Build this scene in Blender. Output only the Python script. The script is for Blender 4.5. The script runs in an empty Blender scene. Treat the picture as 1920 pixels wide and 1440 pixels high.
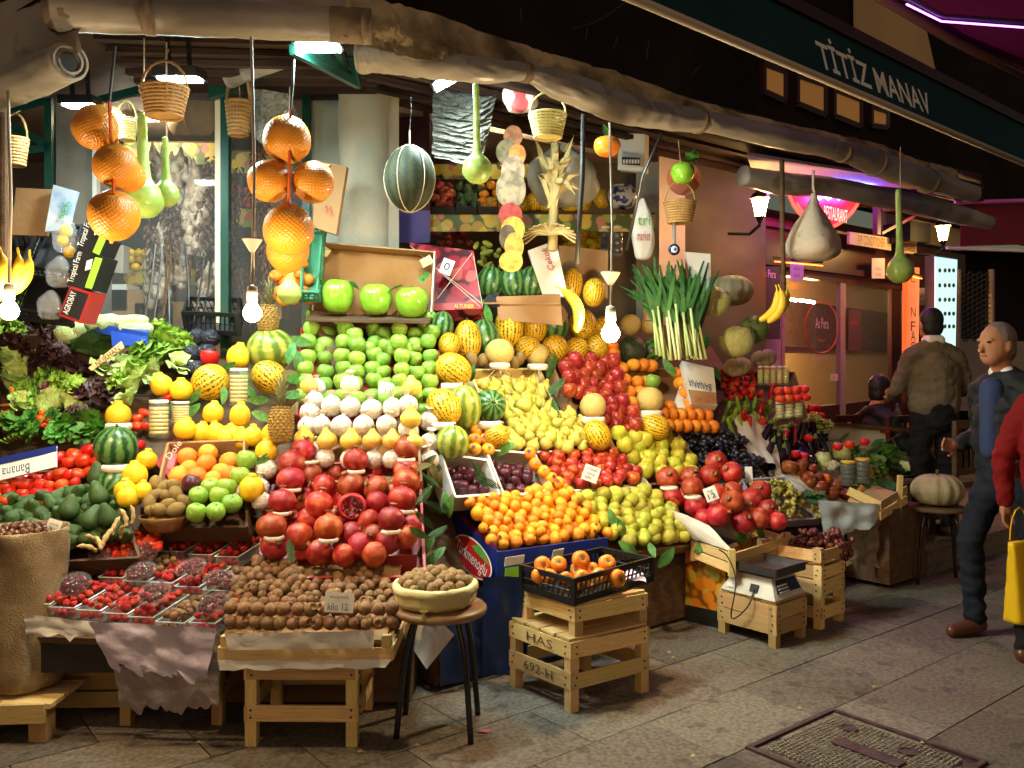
import bpy, bmesh, math, random
from mathutils import Vector, Matrix, Euler, noise as mnoise
random.seed(11)
PI = math.pi
S = bpy.context.scene
COL = S.collection
# ------------------------------------------------------------------ camera, light, exposure
cam = bpy.data.cameras.new('camera'); cam_o = bpy.data.objects.new('camera', cam); COL.objects.link(cam_o)
cam_o.location = (0, 0, 1.5); cam_o.rotation_euler = (PI/2, 0, 0)
cam.sensor_width = 36; cam.lens = 30; cam.shift_y = -30/1920; cam.clip_end = 2000; cam.clip_start = .05
S.camera = cam_o
W = bpy.data.worlds.new('World'); S.world = W; W.use_nodes = True
wn = W.node_tree.nodes; bg = wn['Background']
sky = wn.new('ShaderNodeTexSky'); sky.sky_type = 'NISHITA'; sky.sun_disc = False
sky.sun_elevation = math.radians(2); sky.sun_rotation = math.radians(200)
W.node_tree.links.new(sky.outputs[0], bg.inputs[0]); bg.inputs[1].default_value = .05
street_fill = bpy.data.lights.new('street_fill', 'SUN'); street_fill.energy = .30; street_fill.angle = math.radians(70); street_fill.color = (1, .66, .42)  # dim warm fill added for the glow of the street, not sunlight
street_fill_o = bpy.data.objects.new('street_fill', street_fill); COL.objects.link(street_fill_o); street_fill_o.rotation_euler = (math.radians(62), 0, math.radians(10))
S.view_settings.view_transform = 'Standard'; S.view_settings.look = 'None'
S.view_settings.exposure = 0.2; S.view_settings.gamma = 1
S.cycles.use_denoising = True; S.cycles.max_bounces = 7; S.cycles.transparent_max_bounces = 14
S.cycles.sample_clamp_indirect = 6; S.cycles.caustics_reflective = False; S.cycles.caustics_refractive = False
S.cycles.use_light_tree = True
FLOOD, BULB, LANT = 500, 860, 230

# ------------------------------------------------------------------ pixel -> place (photograph pixels, 1600 px focal length, eye 1.5 m)
def P(x, y, d): return Vector(((x-960)/1600*d, d, 1.5-(y-690)/1600*d))
def gp(x, y): return P(x, y, 2400/(y-690))
U = Vector((.783, .622, 0)); N = Vector((-.622, .783, 0)); O = Vector((-.08, 4.1, 0)); Z = Vector((0, 0, 1)); XX = Vector((1, 0, 0)); YY = Vector((0, 1, 0))
def Pn(x, y, n):                                   # the ray's hit with the upright plane n metres behind the stall's front line
    r = Vector(((x-960)/1600, 1, -(y-690)/1600)); e = Vector((0, 0, 1.5))
    return e + r*((n-(e-O).dot(N))/r.dot(N))
def DL(x, y): return 3.75/(.8+(y-690)/1600)        # the sloping display, part facing the street corner
def DR(x, y, k=1.3):                               # the sloping display along the street
    r, a = (x-960)/1600, (y-690)/1600
    return (1.0-k*(O.dot(N))*-1)/(k*(N.y+N.x*r)+a)
def DD(x, y): return DL(x, y) if x < 800 else DR(x, y)

# ------------------------------------------------------------------ modifiers and lettering are turned into meshes in a side scene
TMP = bpy.data.scenes.new('workbench')
def to_mesh(o):
    TMP.collection.objects.link(o)
    with bpy.context.temp_override(scene=TMP, view_layer=TMP.view_layers[0]):
        me = bpy.data.meshes.new_from_object(o.evaluated_get(bpy.context.evaluated_depsgraph_get()))
    bpy.data.objects.remove(o); return me
# ------------------------------------------------------------------ mesh building
class MB:
    def __init__(s): s.v = []; s.f = []; s.m = []
    def add(s, v, f, mi=0):
        o = len(s.v); s.v += [Vector(p) for p in v]; s.f += [tuple(i+o for i in q) for q in f]; s.m += [mi]*len(f); return s
    def box(s, c, sz, ax=None, mi=0):
        ax = ax or (XX, YY, Z); c = Vector(c); h = [a*(k/2) for a, k in zip(ax, sz)]
        v = [c+h[0]*i+h[1]*j+h[2]*k for k in (-1, 1) for j in (-1, 1) for i in (-1, 1)]
        return s.add(v, [(0, 2, 3, 1), (4, 5, 7, 6), (0, 1, 5, 4), (1, 3, 7, 5), (3, 2, 6, 7), (2, 0, 4, 6)], mi)
    def quad(s, a, b, c, d, mi=0): return s.add([a, b, c, d], [(0, 1, 2, 3)], mi)
    def slab(s, a, b, c, d, t, mi=0):              # quad with thickness t
        n = (b-a).cross(d-a).normalized()*t; q = [a, b, c, d]
        return s.add(q+[p+n for p in q], [(3, 2, 1, 0), (4, 5, 6, 7), (0, 1, 5, 4), (1, 2, 6, 5), (2, 3, 7, 6), (3, 0, 4, 7)], mi)
    def tube(s, pts, r, seg=8, mi=0, cap=True, mod=None):
        pts = [Vector(p) for p in pts]; n = len(pts)
        r = r if isinstance(r, (list, tuple)) else [r]*n
        t0 = (pts[1]-pts[0]).normalized(); up = Vector((0, 0, 1)) if abs(t0.z) < .9 else Vector((1, 0, 0))
        a = t0.cross(up).normalized(); v = []; f = []
        for i, p in enumerate(pts):
            t = (pts[min(i+1, n-1)]-pts[max(i-1, 0)]).normalized()
            a = (a-t*a.dot(t)).normalized(); b = t.cross(a)
            for k in range(seg):
                th = 2*PI*k/seg; rr = r[i]*(mod(i, th) if mod else 1)
                v.append(p+(a*math.cos(th)+b*math.sin(th))*rr)
        for i in range(n-1):
            for k in range(seg):
                k2 = (k+1) % seg; f.append((i*seg+k, i*seg+k2, (i+1)*seg+k2, (i+1)*seg+k))
        if cap:
            f.append(tuple(range(seg-1, -1, -1))); f.append(tuple((n-1)*seg+k for k in range(seg)))
        return s.add(v, f, mi)
    def lathe(s, prof, seg=18, mi=0, split=None, mod=None, c=(0, 0, 0)):
        c = Vector(c); v = []; f = []; m = []; n = len(prof)
        for i, (r, z) in enumerate(prof):
            for k in range(seg):
                th = 2*PI*k/seg; q = mod(i/(n-1), th) if mod else 1
                v.append(c+Vector((r*q*math.cos(th), r*q*math.sin(th), z)))
        o = len(s.v)
        for i in range(n-1):
            for k in range(seg):
                k2 = (k+1) % seg; f.append((i*seg+k, i*seg+k2, (i+1)*seg+k2, (i+1)*seg+k)); m.append(mi+(1 if split is not None and i >= split else 0))
        s.add(v, f, mi); s.m[len(s.m)-len(m):] = m
        return s
    def ball(s, c, r, seg=10, rings=6, mi=0):
        r = r if isinstance(r, (tuple, list)) else (r, r, r); c = Vector(c); v = [c+Vector((0, 0, -r[2]))]; f = []
        for i in range(1, rings):
            a = -PI/2+PI*i/rings
            for k in range(seg):
                th = 2*PI*k/seg; v.append(c+Vector((r[0]*math.cos(a)*math.cos(th), r[1]*math.cos(a)*math.sin(th), r[2]*math.sin(a))))
        v.append(c+Vector((0, 0, r[2]))); L = len(v)-1
        for k in range(seg):
            k2 = (k+1) % seg; f.append((0, 1+k2, 1+k)); f.append((L, L-seg+k, L-seg+k2))
            for i in range(rings-2):
                f.append((1+i*seg+k, 1+i*seg+k2, 1+(i+1)*seg+k2, 1+(i+1)*seg+k))
        return s.add(v, f, mi)
    def grid(s, fn, nu, nv, mi=0):
        v = [fn(i/nu, j/nv) for j in range(nv+1) for i in range(nu+1)]
        f = [(j*(nu+1)+i, j*(nu+1)+i+1, (j+1)*(nu+1)+i+1, (j+1)*(nu+1)+i) for j in range(nv) for i in range(nu)]
        return s.add(v, f, mi)
    def mesh(s, name, mats, smooth=False, off=None):
        me = bpy.data.meshes.new(name)
        me.from_pydata([tuple(p-off) if off else tuple(p) for p in s.v], [], s.f)
        for m in (mats if isinstance(mats, (list, tuple)) else [mats]): me.materials.append(m)
        me.polygons.foreach_set('material_index', s.m)
        if smooth: me.polygons.foreach_set('use_smooth', [True]*len(s.f))
        me.update(); return me
    def centre(s):
        lo = Vector((min(p.x for p in s.v), min(p.y for p in s.v), min(p.z for p in s.v))); hi = Vector((max(p.x for p in s.v), max(p.y for p in s.v), max(p.z for p in s.v)))
        return Vector(((lo.x+hi.x)/2, (lo.y+hi.y)/2, lo.z))

def tag(o, label=None, cat=None, group=None, kind=None):
    for k, v in (('label', label), ('category', cat), ('group', group), ('kind', kind)):
        if v: o[k] = v
    return o
def new(name, me, parent=None, label=None, cat=None, group=None, kind=None, loc=(0, 0, 0), rot=None, scale=None):
    o = bpy.data.objects.new(name, me); COL.objects.link(o); o.location = loc
    if rot is not None: o.rotation_euler = rot
    if scale is not None: o.scale = scale if isinstance(scale, (tuple, list, Vector)) else (scale,)*3
    if parent: o.parent = parent
    return tag(o, label, cat, group, kind)
def empty(name, loc, label, cat, group=None, rot=None):
    o = new(name, None, None, label, cat, group, None, loc, rot); o.empty_display_size = .05; return o
def root_of(p):
    v = Vector((0, 0, 0))
    while p: v = v+p.location; p = p.parent
    return v
def part(mb, name, mat, parent, smooth=False, kind=None, label=None):   # mesh given in world coordinates, hung under parent
    c = mb.centre(); return new(name, mb.mesh(name, mat, smooth, c), parent, label, None, None, kind, c-root_of(parent))
def thing(mb, name, mat, label, cat, group=None, smooth=False, kind=None):  # a thing that is one mesh
    c = mb.centre(); return new(name, mb.mesh(name, mat, smooth, c), None, label, cat, group, kind, c)
def struct(mb, name, mat, smooth=False): return thing(mb, name, mat, None, None, None, smooth, 'structure')
def copy_thing(root, loc, rot=None, scale=None, label=None, group=None):
    r = root.copy(); COL.objects.link(r); r.location = loc
    if rot is not None: r.rotation_euler = rot
    if scale is not None: r.scale = scale if isinstance(scale, (tuple, list)) else (scale,)*3
    if label: r['label'] = label
    if group: r['group'] = group
    for ch in list(root.children):
        c = ch.copy(); COL.objects.link(c); c.parent = r
        for g in list(ch.children):
            d = g.copy(); COL.objects.link(d); d.parent = c
    return r
_cube = None
def plank(name, a, b, w, t, up, mat, parent=None):         # a board from a to b, w high along up, t thick
    global _cube
    key = mat.name
    if _cube is None: _cube = {}
    if key not in _cube: _cube[key] = MB().box((0, 0, 0), (1, 1, 1)).mesh('board_'+key, mat)
    a, b = Vector(a), Vector(b); x = (b-a); L = x.length; x.normalize(); up = Vector(up); z = (up-x*up.dot(x)).normalized(); y = z.cross(x)
    m = Matrix((x, y, z)).transposed()
    return new(name, _cube[key], parent, loc=(a+b)/2-(root_of(parent) if parent else Vector()), rot=m.to_euler(), scale=(L, t, w))
def catmull(pts, n):
    out = []; q = [pts[0]]+list(pts)+[pts[-1]]
    for i in range(1, len(q)-2):
        p0, p1, p2, p3 = q[i-1:i+3]
        for k in range(n):
            t = k/n
            out.append(tuple(.5*((2*b)+(-a+c)*t+(2*a-5*b+4*c-d)*t*t+(-a+3*b-3*c+d)*t**3) for a, b, c, d in zip(p0, p1, p2, p3)))
    out.append(tuple(pts[-1])); return out
def rnd(a, b): return random.uniform(a, b)
def sheet(corners, nu, nv, amp, freq=6, seed=0, thick=None, edge=0):   # a rumpled cloth between four corners (tl, tr, br, bl)
    tl, tr, br, bl = [Vector(c) for c in corners]; nn = (tr-tl).cross(bl-tl).normalized()
    def fn(u, v):
        p = tl.lerp(tr, u).lerp(bl.lerp(br, u), v)
        q = mnoise.noise((u*freq+seed, v*freq*.8, seed*1.7)); q2 = mnoise.noise((u*freq*3+seed, v*freq*2.1, seed))
        p = p+nn*(amp*(q+.4*q2))
        if edge and v > .9: p = p+(bl-tl).normalized()*edge*(mnoise.noise((u*9+seed, 3, 1))+.5*mnoise.noise((u*27, seed, 1)))
        return p
    return MB().grid(fn, nu, nv)

# ------------------------------------------------------------------ materials
MATS = {}
def mat(name, col=(.5, .5, .5), rough=.5, spec=.5, col2=None, scale=4, lo=.4, hi=.6, detail=4, rand=0, hue=0, bump=0, bscale=20, metal=0, coat=0,
        trans=0, emit=None, estr=0, alpha=1, stretch=None, ior=1.45, sss=0, spk=None, sps=14):
    m = bpy.data.materials.new(name); MATS[name] = m; m.use_nodes = True; nt = m.node_tree; n = nt.nodes; l = nt.links
    b = n['Principled BSDF']; b.inputs['Base Color'].default_value = (*col, 1); b.inputs['Roughness'].default_value = rough
    b.inputs['Specular IOR Level'].default_value = spec; b.inputs['Metallic'].default_value = metal; b.inputs['IOR'].default_value = ior
    b.inputs['Coat Weight'].default_value = coat; b.inputs['Transmission Weight'].default_value = trans; b.inputs['Alpha'].default_value = alpha
    if sss: b.inputs['Subsurface Weight'].default_value = sss; b.inputs['Subsurface Scale'].default_value = .01
    if emit: b.inputs['Emission Color'].default_value = (*emit, 1); b.inputs['Emission Strength'].default_value = estr
    out = None
    tc = n.new('ShaderNodeTexCoord'); src = tc.outputs['Object']; oi = n.new('ShaderNodeObjectInfo')
    if col2 or bump:
        ad = n.new('ShaderNodeVectorMath'); ad.operation = 'ADD'; sc = n.new('ShaderNodeMath'); sc.operation = 'MULTIPLY'; sc.inputs[1].default_value = 37
        l.new(oi.outputs['Random'], sc.inputs[0]); l.new(src, ad.inputs[0]); l.new(sc.outputs[0], ad.inputs[1]); src = ad.outputs[0]
        if stretch:
            mp = n.new('ShaderNodeMapping'); mp.inputs['Scale'].default_value = stretch; l.new(src, mp.inputs[0]); src = mp.outputs[0]
    m['src'] = 0
    if col2:
        nz = n.new('ShaderNodeTexNoise'); nz.inputs['Scale'].default_value = scale; nz.inputs['Detail'].default_value = detail; l.new(src, nz.inputs['Vector'])
        rp = n.new('ShaderNodeValToRGB'); rp.color_ramp.elements[0].position = lo; rp.color_ramp.elements[1].position = hi
        rp.color_ramp.elements[0].color = (*col, 1); rp.color_ramp.elements[1].color = (*col2, 1)
        l.new(nz.outputs['Fac'], rp.inputs[0]); out = rp.outputs[0]
    if spk and out:                                    # blemishes: small freckles and a few duller patches
        for s_, lo_, hi_ in ((sps, .60, .66), (sps*.22, .60, .72)):
            n2 = n.new('ShaderNodeTexNoise'); n2.inputs['Scale'].default_value = s_; n2.inputs['Detail'].default_value = 3; l.new(src, n2.inputs['Vector'])
            r2 = n.new('ShaderNodeMapRange'); r2.inputs['From Min'].default_value = lo_; r2.inputs['From Max'].default_value = hi_; r2.inputs['To Max'].default_value = .5; l.new(n2.outputs['Fac'], r2.inputs['Value'])
            mx = n.new('ShaderNodeMix'); mx.data_type = 'RGBA'; mx.inputs['B'].default_value = (*spk, 1); l.new(r2.outputs[0], mx.inputs['Factor']); l.new(out, mx.inputs['A']); out = mx.outputs['Result']
        rr = n.new('ShaderNodeMapRange'); rr.inputs['To Min'].default_value = rough*.8; rr.inputs['To Max'].default_value = rough*1.6; l.new(n2.outputs['Fac'], rr.inputs['Value']); l.new(rr.outputs[0], b.inputs['Roughness'])
    if rand or hue:
        hs = n.new('ShaderNodeHueSaturation')
        if out: l.new(out, hs.inputs['Color'])
        else: hs.inputs['Color'].default_value = (*col, 1)
        mr = n.new('ShaderNodeMapRange'); mr.inputs['To Min'].default_value = 1-rand; mr.inputs['To Max'].default_value = 1+rand
        l.new(oi.outputs['Random'], mr.inputs['Value']); l.new(mr.outputs[0], hs.inputs['Value'])
        if hue:
            f = n.new('ShaderNodeMath'); f.operation = 'MULTIPLY'; f.inputs[1].default_value = 7.31; l.new(oi.outputs['Random'], f.inputs[0])
            g = n.new('ShaderNodeMath'); g.operation = 'FRACT'; l.new(f.outputs[0], g.inputs[0])
            mh = n.new('ShaderNodeMapRange'); mh.inputs['To Min'].default_value = .5-hue; mh.inputs['To Max'].default_value = .5+hue
            l.new(g.outputs[0], mh.inputs['Value']); l.new(mh.outputs[0], hs.inputs['Hue'])
        out = hs.outputs[0]
    if out: l.new(out, b.inputs['Base Color'])
    if bump:
        bz = n.new('ShaderNodeTexNoise'); bz.inputs['Scale'].default_value = bscale; bz.inputs['Detail'].default_value = 5; l.new(src, bz.inputs['Vector'])
        bp = n.new('ShaderNodeBump'); bp.inputs['Strength'].default_value = bump; bp.inputs['Distance'].default_value = .02
        l.new(bz.outputs['Fac'], bp.inputs['Height']); l.new(bp.outputs[0], b.inputs['Normal'])
    return m
def stripes(name, dark, light, count, lo, hi, noise=1.2, nscale=3, rough=.35, base=None, bump=0, rand=.1, pole=False):   # meridian stripes of melons
    m = mat(name, light, rough); nt = m.node_tree; n = nt.nodes; l = nt.links; b = n['Principled BSDF']
    tc = n.new('ShaderNodeTexCoord'); oi = n.new('ShaderNodeObjectInfo')
    gr = n.new('ShaderNodeTexGradient'); gr.gradient_type = 'RADIAL'; l.new(tc.outputs['Object'], gr.inputs[0])
    ad = n.new('ShaderNodeVectorMath'); ad.operation = 'ADD'; l.new(tc.outputs['Object'], ad.inputs[0])
    k9 = n.new('ShaderNodeMath'); k9.operation = 'MULTIPLY'; k9.inputs[1].default_value = 50; l.new(oi.outputs['Random'], k9.inputs[0]); l.new(k9.outputs[0], ad.inputs[1])
    nz = n.new('ShaderNodeTexNoise'); nz.inputs['Scale'].default_value = nscale; nz.inputs['Detail'].default_value = 5; nz.inputs['Roughness'].default_value = .65; l.new(ad.outputs[0], nz.inputs['Vector'])
    a = n.new('ShaderNodeMath'); a.operation = 'MULTIPLY'; a.inputs[1].default_value = count*2*PI; l.new(gr.outputs['Fac'], a.inputs[0])
    c = n.new('ShaderNodeMath'); c.operation = 'SINE'; l.new(a.outputs[0], c.inputs[0])
    e = n.new('ShaderNodeMath'); e.operation = 'MULTIPLY_ADD'; e.inputs[1].default_value = noise*4; l.new(nz.outputs['Fac'], e.inputs[0]); l.new(c.outputs[0], e.inputs[2])
    mr = n.new('ShaderNodeMapRange'); mr.inputs['From Min'].default_value = noise*2-1.6; mr.inputs['From Max'].default_value = noise*2+1.6; l.new(e.outputs[0], mr.inputs['Value'])
    rp = n.new('ShaderNodeValToRGB'); rp.color_ramp.elements[0].position = lo; rp.color_ramp.elements[1].position = hi
    rp.color_ramp.elements[0].color = (*light, 1); rp.color_ramp.elements[1].color = (*dark, 1); l.new(mr.outputs[0], rp.inputs[0])
    hs = n.new('ShaderNodeHueSaturation'); l.new(rp.outputs[0], hs.inputs['Color'])
    m2 = n.new('ShaderNodeMapRange'); m2.inputs['To Min'].default_value = 1-rand; m2.inputs['To Max'].default_value = 1+rand; l.new(oi.outputs['Random'], m2.inputs['Value']); l.new(m2.outputs[0], hs.inputs['Value'])
    l.new(hs.outputs[0], b.inputs['Base Color'])
    return m
def netted(name, col, net, count=26, rough=.3):           # fine diamond net drawn tight over a fruit
    m = mat(name, col, rough, coat=.1); nt = m.node_tree; n = nt.nodes; l = nt.links; b = n['Principled BSDF']
    tc = n.new('ShaderNodeTexCoord'); gr = n.new('ShaderNodeTexGradient'); gr.gradient_type = 'RADIAL'; l.new(tc.outputs['Object'], gr.inputs[0])
    sx = n.new('ShaderNodeSeparateXYZ'); l.new(tc.outputs['Object'], sx.inputs[0]); outs = []
    for sg in (1, -1):
        a = n.new('ShaderNodeMath'); a.operation = 'MULTIPLY'; a.inputs[1].default_value = count*2*PI; l.new(gr.outputs['Fac'], a.inputs[0])
        c = n.new('ShaderNodeMath'); c.operation = 'MULTIPLY_ADD'; c.inputs[1].default_value = sg*count*1.15; l.new(sx.outputs[2], c.inputs[0]); l.new(a.outputs[0], c.inputs[2])
        d = n.new('ShaderNodeMath'); d.operation = 'SINE'; l.new(c.outputs[0], d.inputs[0]); outs.append(d)
    mx = n.new('ShaderNodeMath'); mx.operation = 'MAXIMUM'; l.new(outs[0].outputs[0], mx.inputs[0]); l.new(outs[1].outputs[0], mx.inputs[1])
    rp = n.new('ShaderNodeValToRGB'); rp.color_ramp.elements[0].position = .55; rp.color_ramp.elements[1].position = .85
    rp.color_ramp.elements[0].color = (*col, 1); rp.color_ramp.elements[1].color = (*net, 1); l.new(mx.outputs[0], rp.inputs[0]); l.new(rp.outputs[0], b.inputs['Base Color'])
    bp = n.new('ShaderNodeBump'); bp.inputs['Strength'].default_value = .25; bp.inputs['Distance'].default_value = .01; l.new(mx.outputs[0], bp.inputs['Height']); l.new(bp.outputs[0], b.inputs['Normal'])
    return m
def prints(name, cols, scale, rough=.4, base=(.05, .09, .03)):    # flat colour print of crowded round fruit
    m = mat(name, base, rough); nt = m.node_tree; n = nt.nodes; l = nt.links; b = n['Principled BSDF']
    tc = n.new('ShaderNodeTexCoord'); vo = n.new('ShaderNodeTexVoronoi'); vo.inputs['Scale'].default_value = scale; l.new(tc.outputs['Object'], vo.inputs['Vector'])
    rp = n.new('ShaderNodeValToRGB'); rp.color_ramp.interpolation = 'CONSTANT'
    while len(rp.color_ramp.elements) < len(cols): rp.color_ramp.elements.new(.5)
    for i, c in enumerate(cols): rp.color_ramp.elements[i].position = i/len(cols); rp.color_ramp.elements[i].color = (*c, 1)
    sp = n.new('ShaderNodeSeparateColor'); l.new(vo.outputs['Color'], sp.inputs[0]); l.new(sp.outputs[0], rp.inputs[0])
    r2 = n.new('ShaderNodeValToRGB'); r2.color_ramp.elements[0].position = .55; r2.color_ramp.elements[1].position = .68
    r2.color_ramp.elements[0].color = (1, 1, 1, 1); r2.color_ramp.elements[1].color = (0, 0, 0, 1); l.new(vo.outputs['Distance'], r2.inputs[0])
    mx = n.new('ShaderNodeMix'); mx.data_type = 'RGBA'; mx.inputs['A'].default_value = (*base, 1); l.new(r2.outputs[0], mx.inputs['Factor']); l.new(rp.outputs[0], mx.inputs['B'])
    l.new(mx.outputs['Result'], b.inputs['Base Color']); return m
M = {}
def defm(k, *a, **kw): M[k] = mat(k, *a, **kw)
defm('wood', (.62, .41, .15), .7, .25, (.80, .58, .27), 2.2, .3, .7, 7, .28, .014, .25, 9, stretch=(1.2, 9, 9), spk=(.16, .08, .03), sps=5)
defm('wood_old', (.40, .25, .10), .8, .2, (.52, .34, .15), 2.5, .3, .7, 6, .2, .01, .3, 9, stretch=(1.2, 9, 9))
defm('wood_dark', (.09, .05, .028), .75, .2, (.15, .09, .05), 2.5, .3, .7, 6, .2, 0, .3, 9, stretch=(1.2, 9, 9))
defm('card', (.30, .17, .075), .85, .15, (.36, .21, .10), 5, .3, .7, 4, .1, 0, .1, 30)
defm('card_white', (.72, .70, .64), .7, .2, (.62, .59, .53), 5, .3, .7, 4, .05, 0, .1, 30)
defm('card_red', (.35, .02, .02), .4)
defm('card_blue', (.012, .03, .22), .4, .4)
defm('black_plastic', (.012, .012, .013), .42, .5, bump=.05, bscale=30)
defm('blue_plastic', (.02, .06, .35), .4, .5)
defm('green_plastic', (.05, .22, .12), .4, .5)
defm('clear', (.85, .88, .88), .06, .6, alpha=.16, coat=1)
defm('film', (.95, .96, .97), .12, .8, alpha=.035, coat=1, bump=.6, bscale=26)
defm('glass', (.5, .55, .53), .03, .6, alpha=.05, coat=.6)
defm('jar', (.8, .85, .8), .05, .6, alpha=.09, coat=1)
defm('paper', (.78, .76, .70), .8, .1, (.70, .67, .60), 3, bump=.3, bscale=6)
defm('lilac', (.62, .54, .66), .85, .1, (.52, .45, .56), 3, bump=.4, bscale=12)
defm('grey_felt', (.33, .27, .25), .95, .05, (.27, .22, .21), 4, bump=.5, bscale=25)
defm('tissue', (.70, .62, .53), .75, .2, (.62, .52, .43), 3, rand=.06, bump=.5, bscale=5)
defm('tape', (.70, .60, .50), .7, .2, rand=.1)
defm('tarp', (.010, .026, .11), .32, .5, (.014, .036, .15), 3, bump=.35, bscale=6)
defm('canvas', (.37, .335, .29), .36, .5, (.24, .21, .18), 2.2, .38, .70, 9, bump=.25, bscale=9, spk=(.10, .085, .07), sps=5)
defm('canvas_edge', (.55, .42, .24), .8, .2, (.13, .09, .05), 4, .40, .66, 9, bump=.9, bscale=18)
defm('strap', (.20, .145, .095), .8)
defm('plaster', (.62, .56, .42), .85, .2, (.50, .44, .32), 2.2, .4, .7, 7, bump=.35, bscale=22)
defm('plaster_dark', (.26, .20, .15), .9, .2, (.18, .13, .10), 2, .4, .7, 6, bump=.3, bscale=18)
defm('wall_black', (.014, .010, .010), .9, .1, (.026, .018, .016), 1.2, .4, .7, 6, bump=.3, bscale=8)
defm('green_metal', (.006, .05, .036), .35, .5, (.02, .07, .05), 6, .5, .8)
defm('panel', (.48, .52, .46), .6, .3, (.40, .44, .39), 1.5)
defm('maroon', (.085, .012, .018), .5, .4, (.06, .01, .014), 2)
defm('maroon_wood', (.045, .010, .010), .35, .5, (.06, .016, .014), 3)
defm('cream', (.62, .47, .24), .8, .2, (.55, .40, .2), 1)
defm('black_metal', (.012, .012, .013), .25, .5)
defm('steel', (.55, .55, .55), .28, .5, metal=1, bump=.04, bscale=40)
defm('steel_dark', (.16, .15, .15), .38, .5, metal=.9)
defm('white_paint', (.72, .70, .64), .5)
defm('scale_body', (.60, .58, .50), .45, .4, (.52, .50, .43), 6)
defm('rope', (.35, .24, .13), .9)
defm('cord_white', (.46, .38, .29), .7)
defm('wire', (.02, .018, .016), .6)
defm('ink', (.02, .02, .03), .7)
defm('ink_blue', (.03, .04, .16), .7)
defm('ink_red', (.42, .03, .03), .7)
defm('white_ink', (.82, .82, .78), .6)
defm('green_ink', (.10, .40, .06), .5)
defm('lime_print', (.30, .62, .04), .45)
defm('yellow_ink', (.80, .55, .05), .5)
defm('burlap', (.34, .245, .14), .95, .05, (.20, .14, .075), 14, .3, .7, 9, bump=.45, bscale=160)
defm('cloth_cream', (.66, .58, .30), .9, .1, (.58, .50, .24), 4, bump=.4, bscale=30)
defm('cloth_bag', (.64, .55, .43), .9, .1, (.52, .44, .33), 6, bump=.9, bscale=9, spk=(.22, .17, .13), sps=12)
defm('wicker', (.40, .24, .085), .65, .3, (.24, .13, .04), 9, .35, .65, 4, .15, .01, .3, 30)
defm('wicker_pale', (.68, .58, .22), .6, .3, (.55, .44, .14), 9, .35, .65, 4, .1, 0, .3, 30)
defm('leaf', (.05, .16, .03), .5, .4, (.09, .26, .05), 3, rand=.25, hue=.015, bump=.3, bscale=8)
defm('fern', (.02, .075, .018), .6, .3, (.035, .11, .03), 3, rand=.2)
defm('leaf_dry', (.14, .085, .03), .7, .2, (.09, .10, .03), 3, rand=.25)
defm('husk', (.46, .35, .15), .75, .2, (.34, .24, .09), 5, rand=.15)
defm('slab_stone', (.105, .080, .058), .55, .4, (.20, .165, .125), 55, .35, .62, 9, .26, .012, .3, 70, spk=(.035, .027, .02), sps=9)
defm('iron', (.040, .022, .020), .5, .5, (.065, .040, .032), 14, .4, .6, 5, bump=.3, bscale=40)
defm('iron_pat', (.22, .19, .13), .65, .4, (.15, .12, .085), 20)
defm('skin', (.46, .22, .12), .55, .4, (.38, .17, .09), 5, sss=.15)
defm('hair', (.012, .010, .010), .55, .4, bump=.6, bscale=30)
defm('hair_grey', (.16, .12, .10), .6, .4, bump=.6, bscale=30)
defm('sweater', (.155, .125, .085), .95, .1, (.13, .105, .07), 6, bump=.5, bscale=80)
defm('jacket', (.012, .015, .018), .7, .3, bump=.3, bscale=14)
defm('shirt_blue', (.02, .035, .11), .8, bump=.3, bscale=20)
defm('trousers', (.012, .012, .014), .85, .2, bump=.3, bscale=12)
defm('jeans', (.010, .013, .022), .85, .2, (.016, .02, .032), 5, bump=.3, bscale=14)
defm('red_cloth', (.18, .008, .010), .8, .2, bump=.3, bscale=12)
defm('shoe', (.10, .035, .02), .3, .5)
defm('yellow_bag', (.75, .48, .01), .45, .4, bump=.2, bscale=10)
defm('lamp_cool', (.9, 1, 1), .5, emit=(.80, 1, .97), estr=FLOOD)
defm('lamp_warm', (1, .9, .7), .5, emit=(1, .74, .42), estr=BULB)
defm('lantern', (1, .8, .5), .5, emit=(1, .56, .16), estr=LANT)
defm('neon_red', (1, .05, .02), .5, emit=(1, .030, .015), estr=7)
defm('neon_hot', (1, .3, .2), .5, emit=(1, .30, .20), estr=4)
defm('neon_blue', (.1, .15, 1), .5, emit=(.10, .14, 1), estr=70)
defm('neon_mag', (1, .1, 1), .5, emit=(.80, .05, 1), estr=42)
defm('heater', (1, .25, .05), .5, emit=(1, .06, .004), estr=26)
defm('lightbox', (.8, .95, .9), .5, emit=(.50, .86, .84), estr=1.15)
defm('shop_tube', (.9, 1, .9), .5, emit=(1, .88, .62), estr=170)
defm('room_lamp', (1, .8, .4), .5, emit=(1, .60, .20), estr=650)
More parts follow.
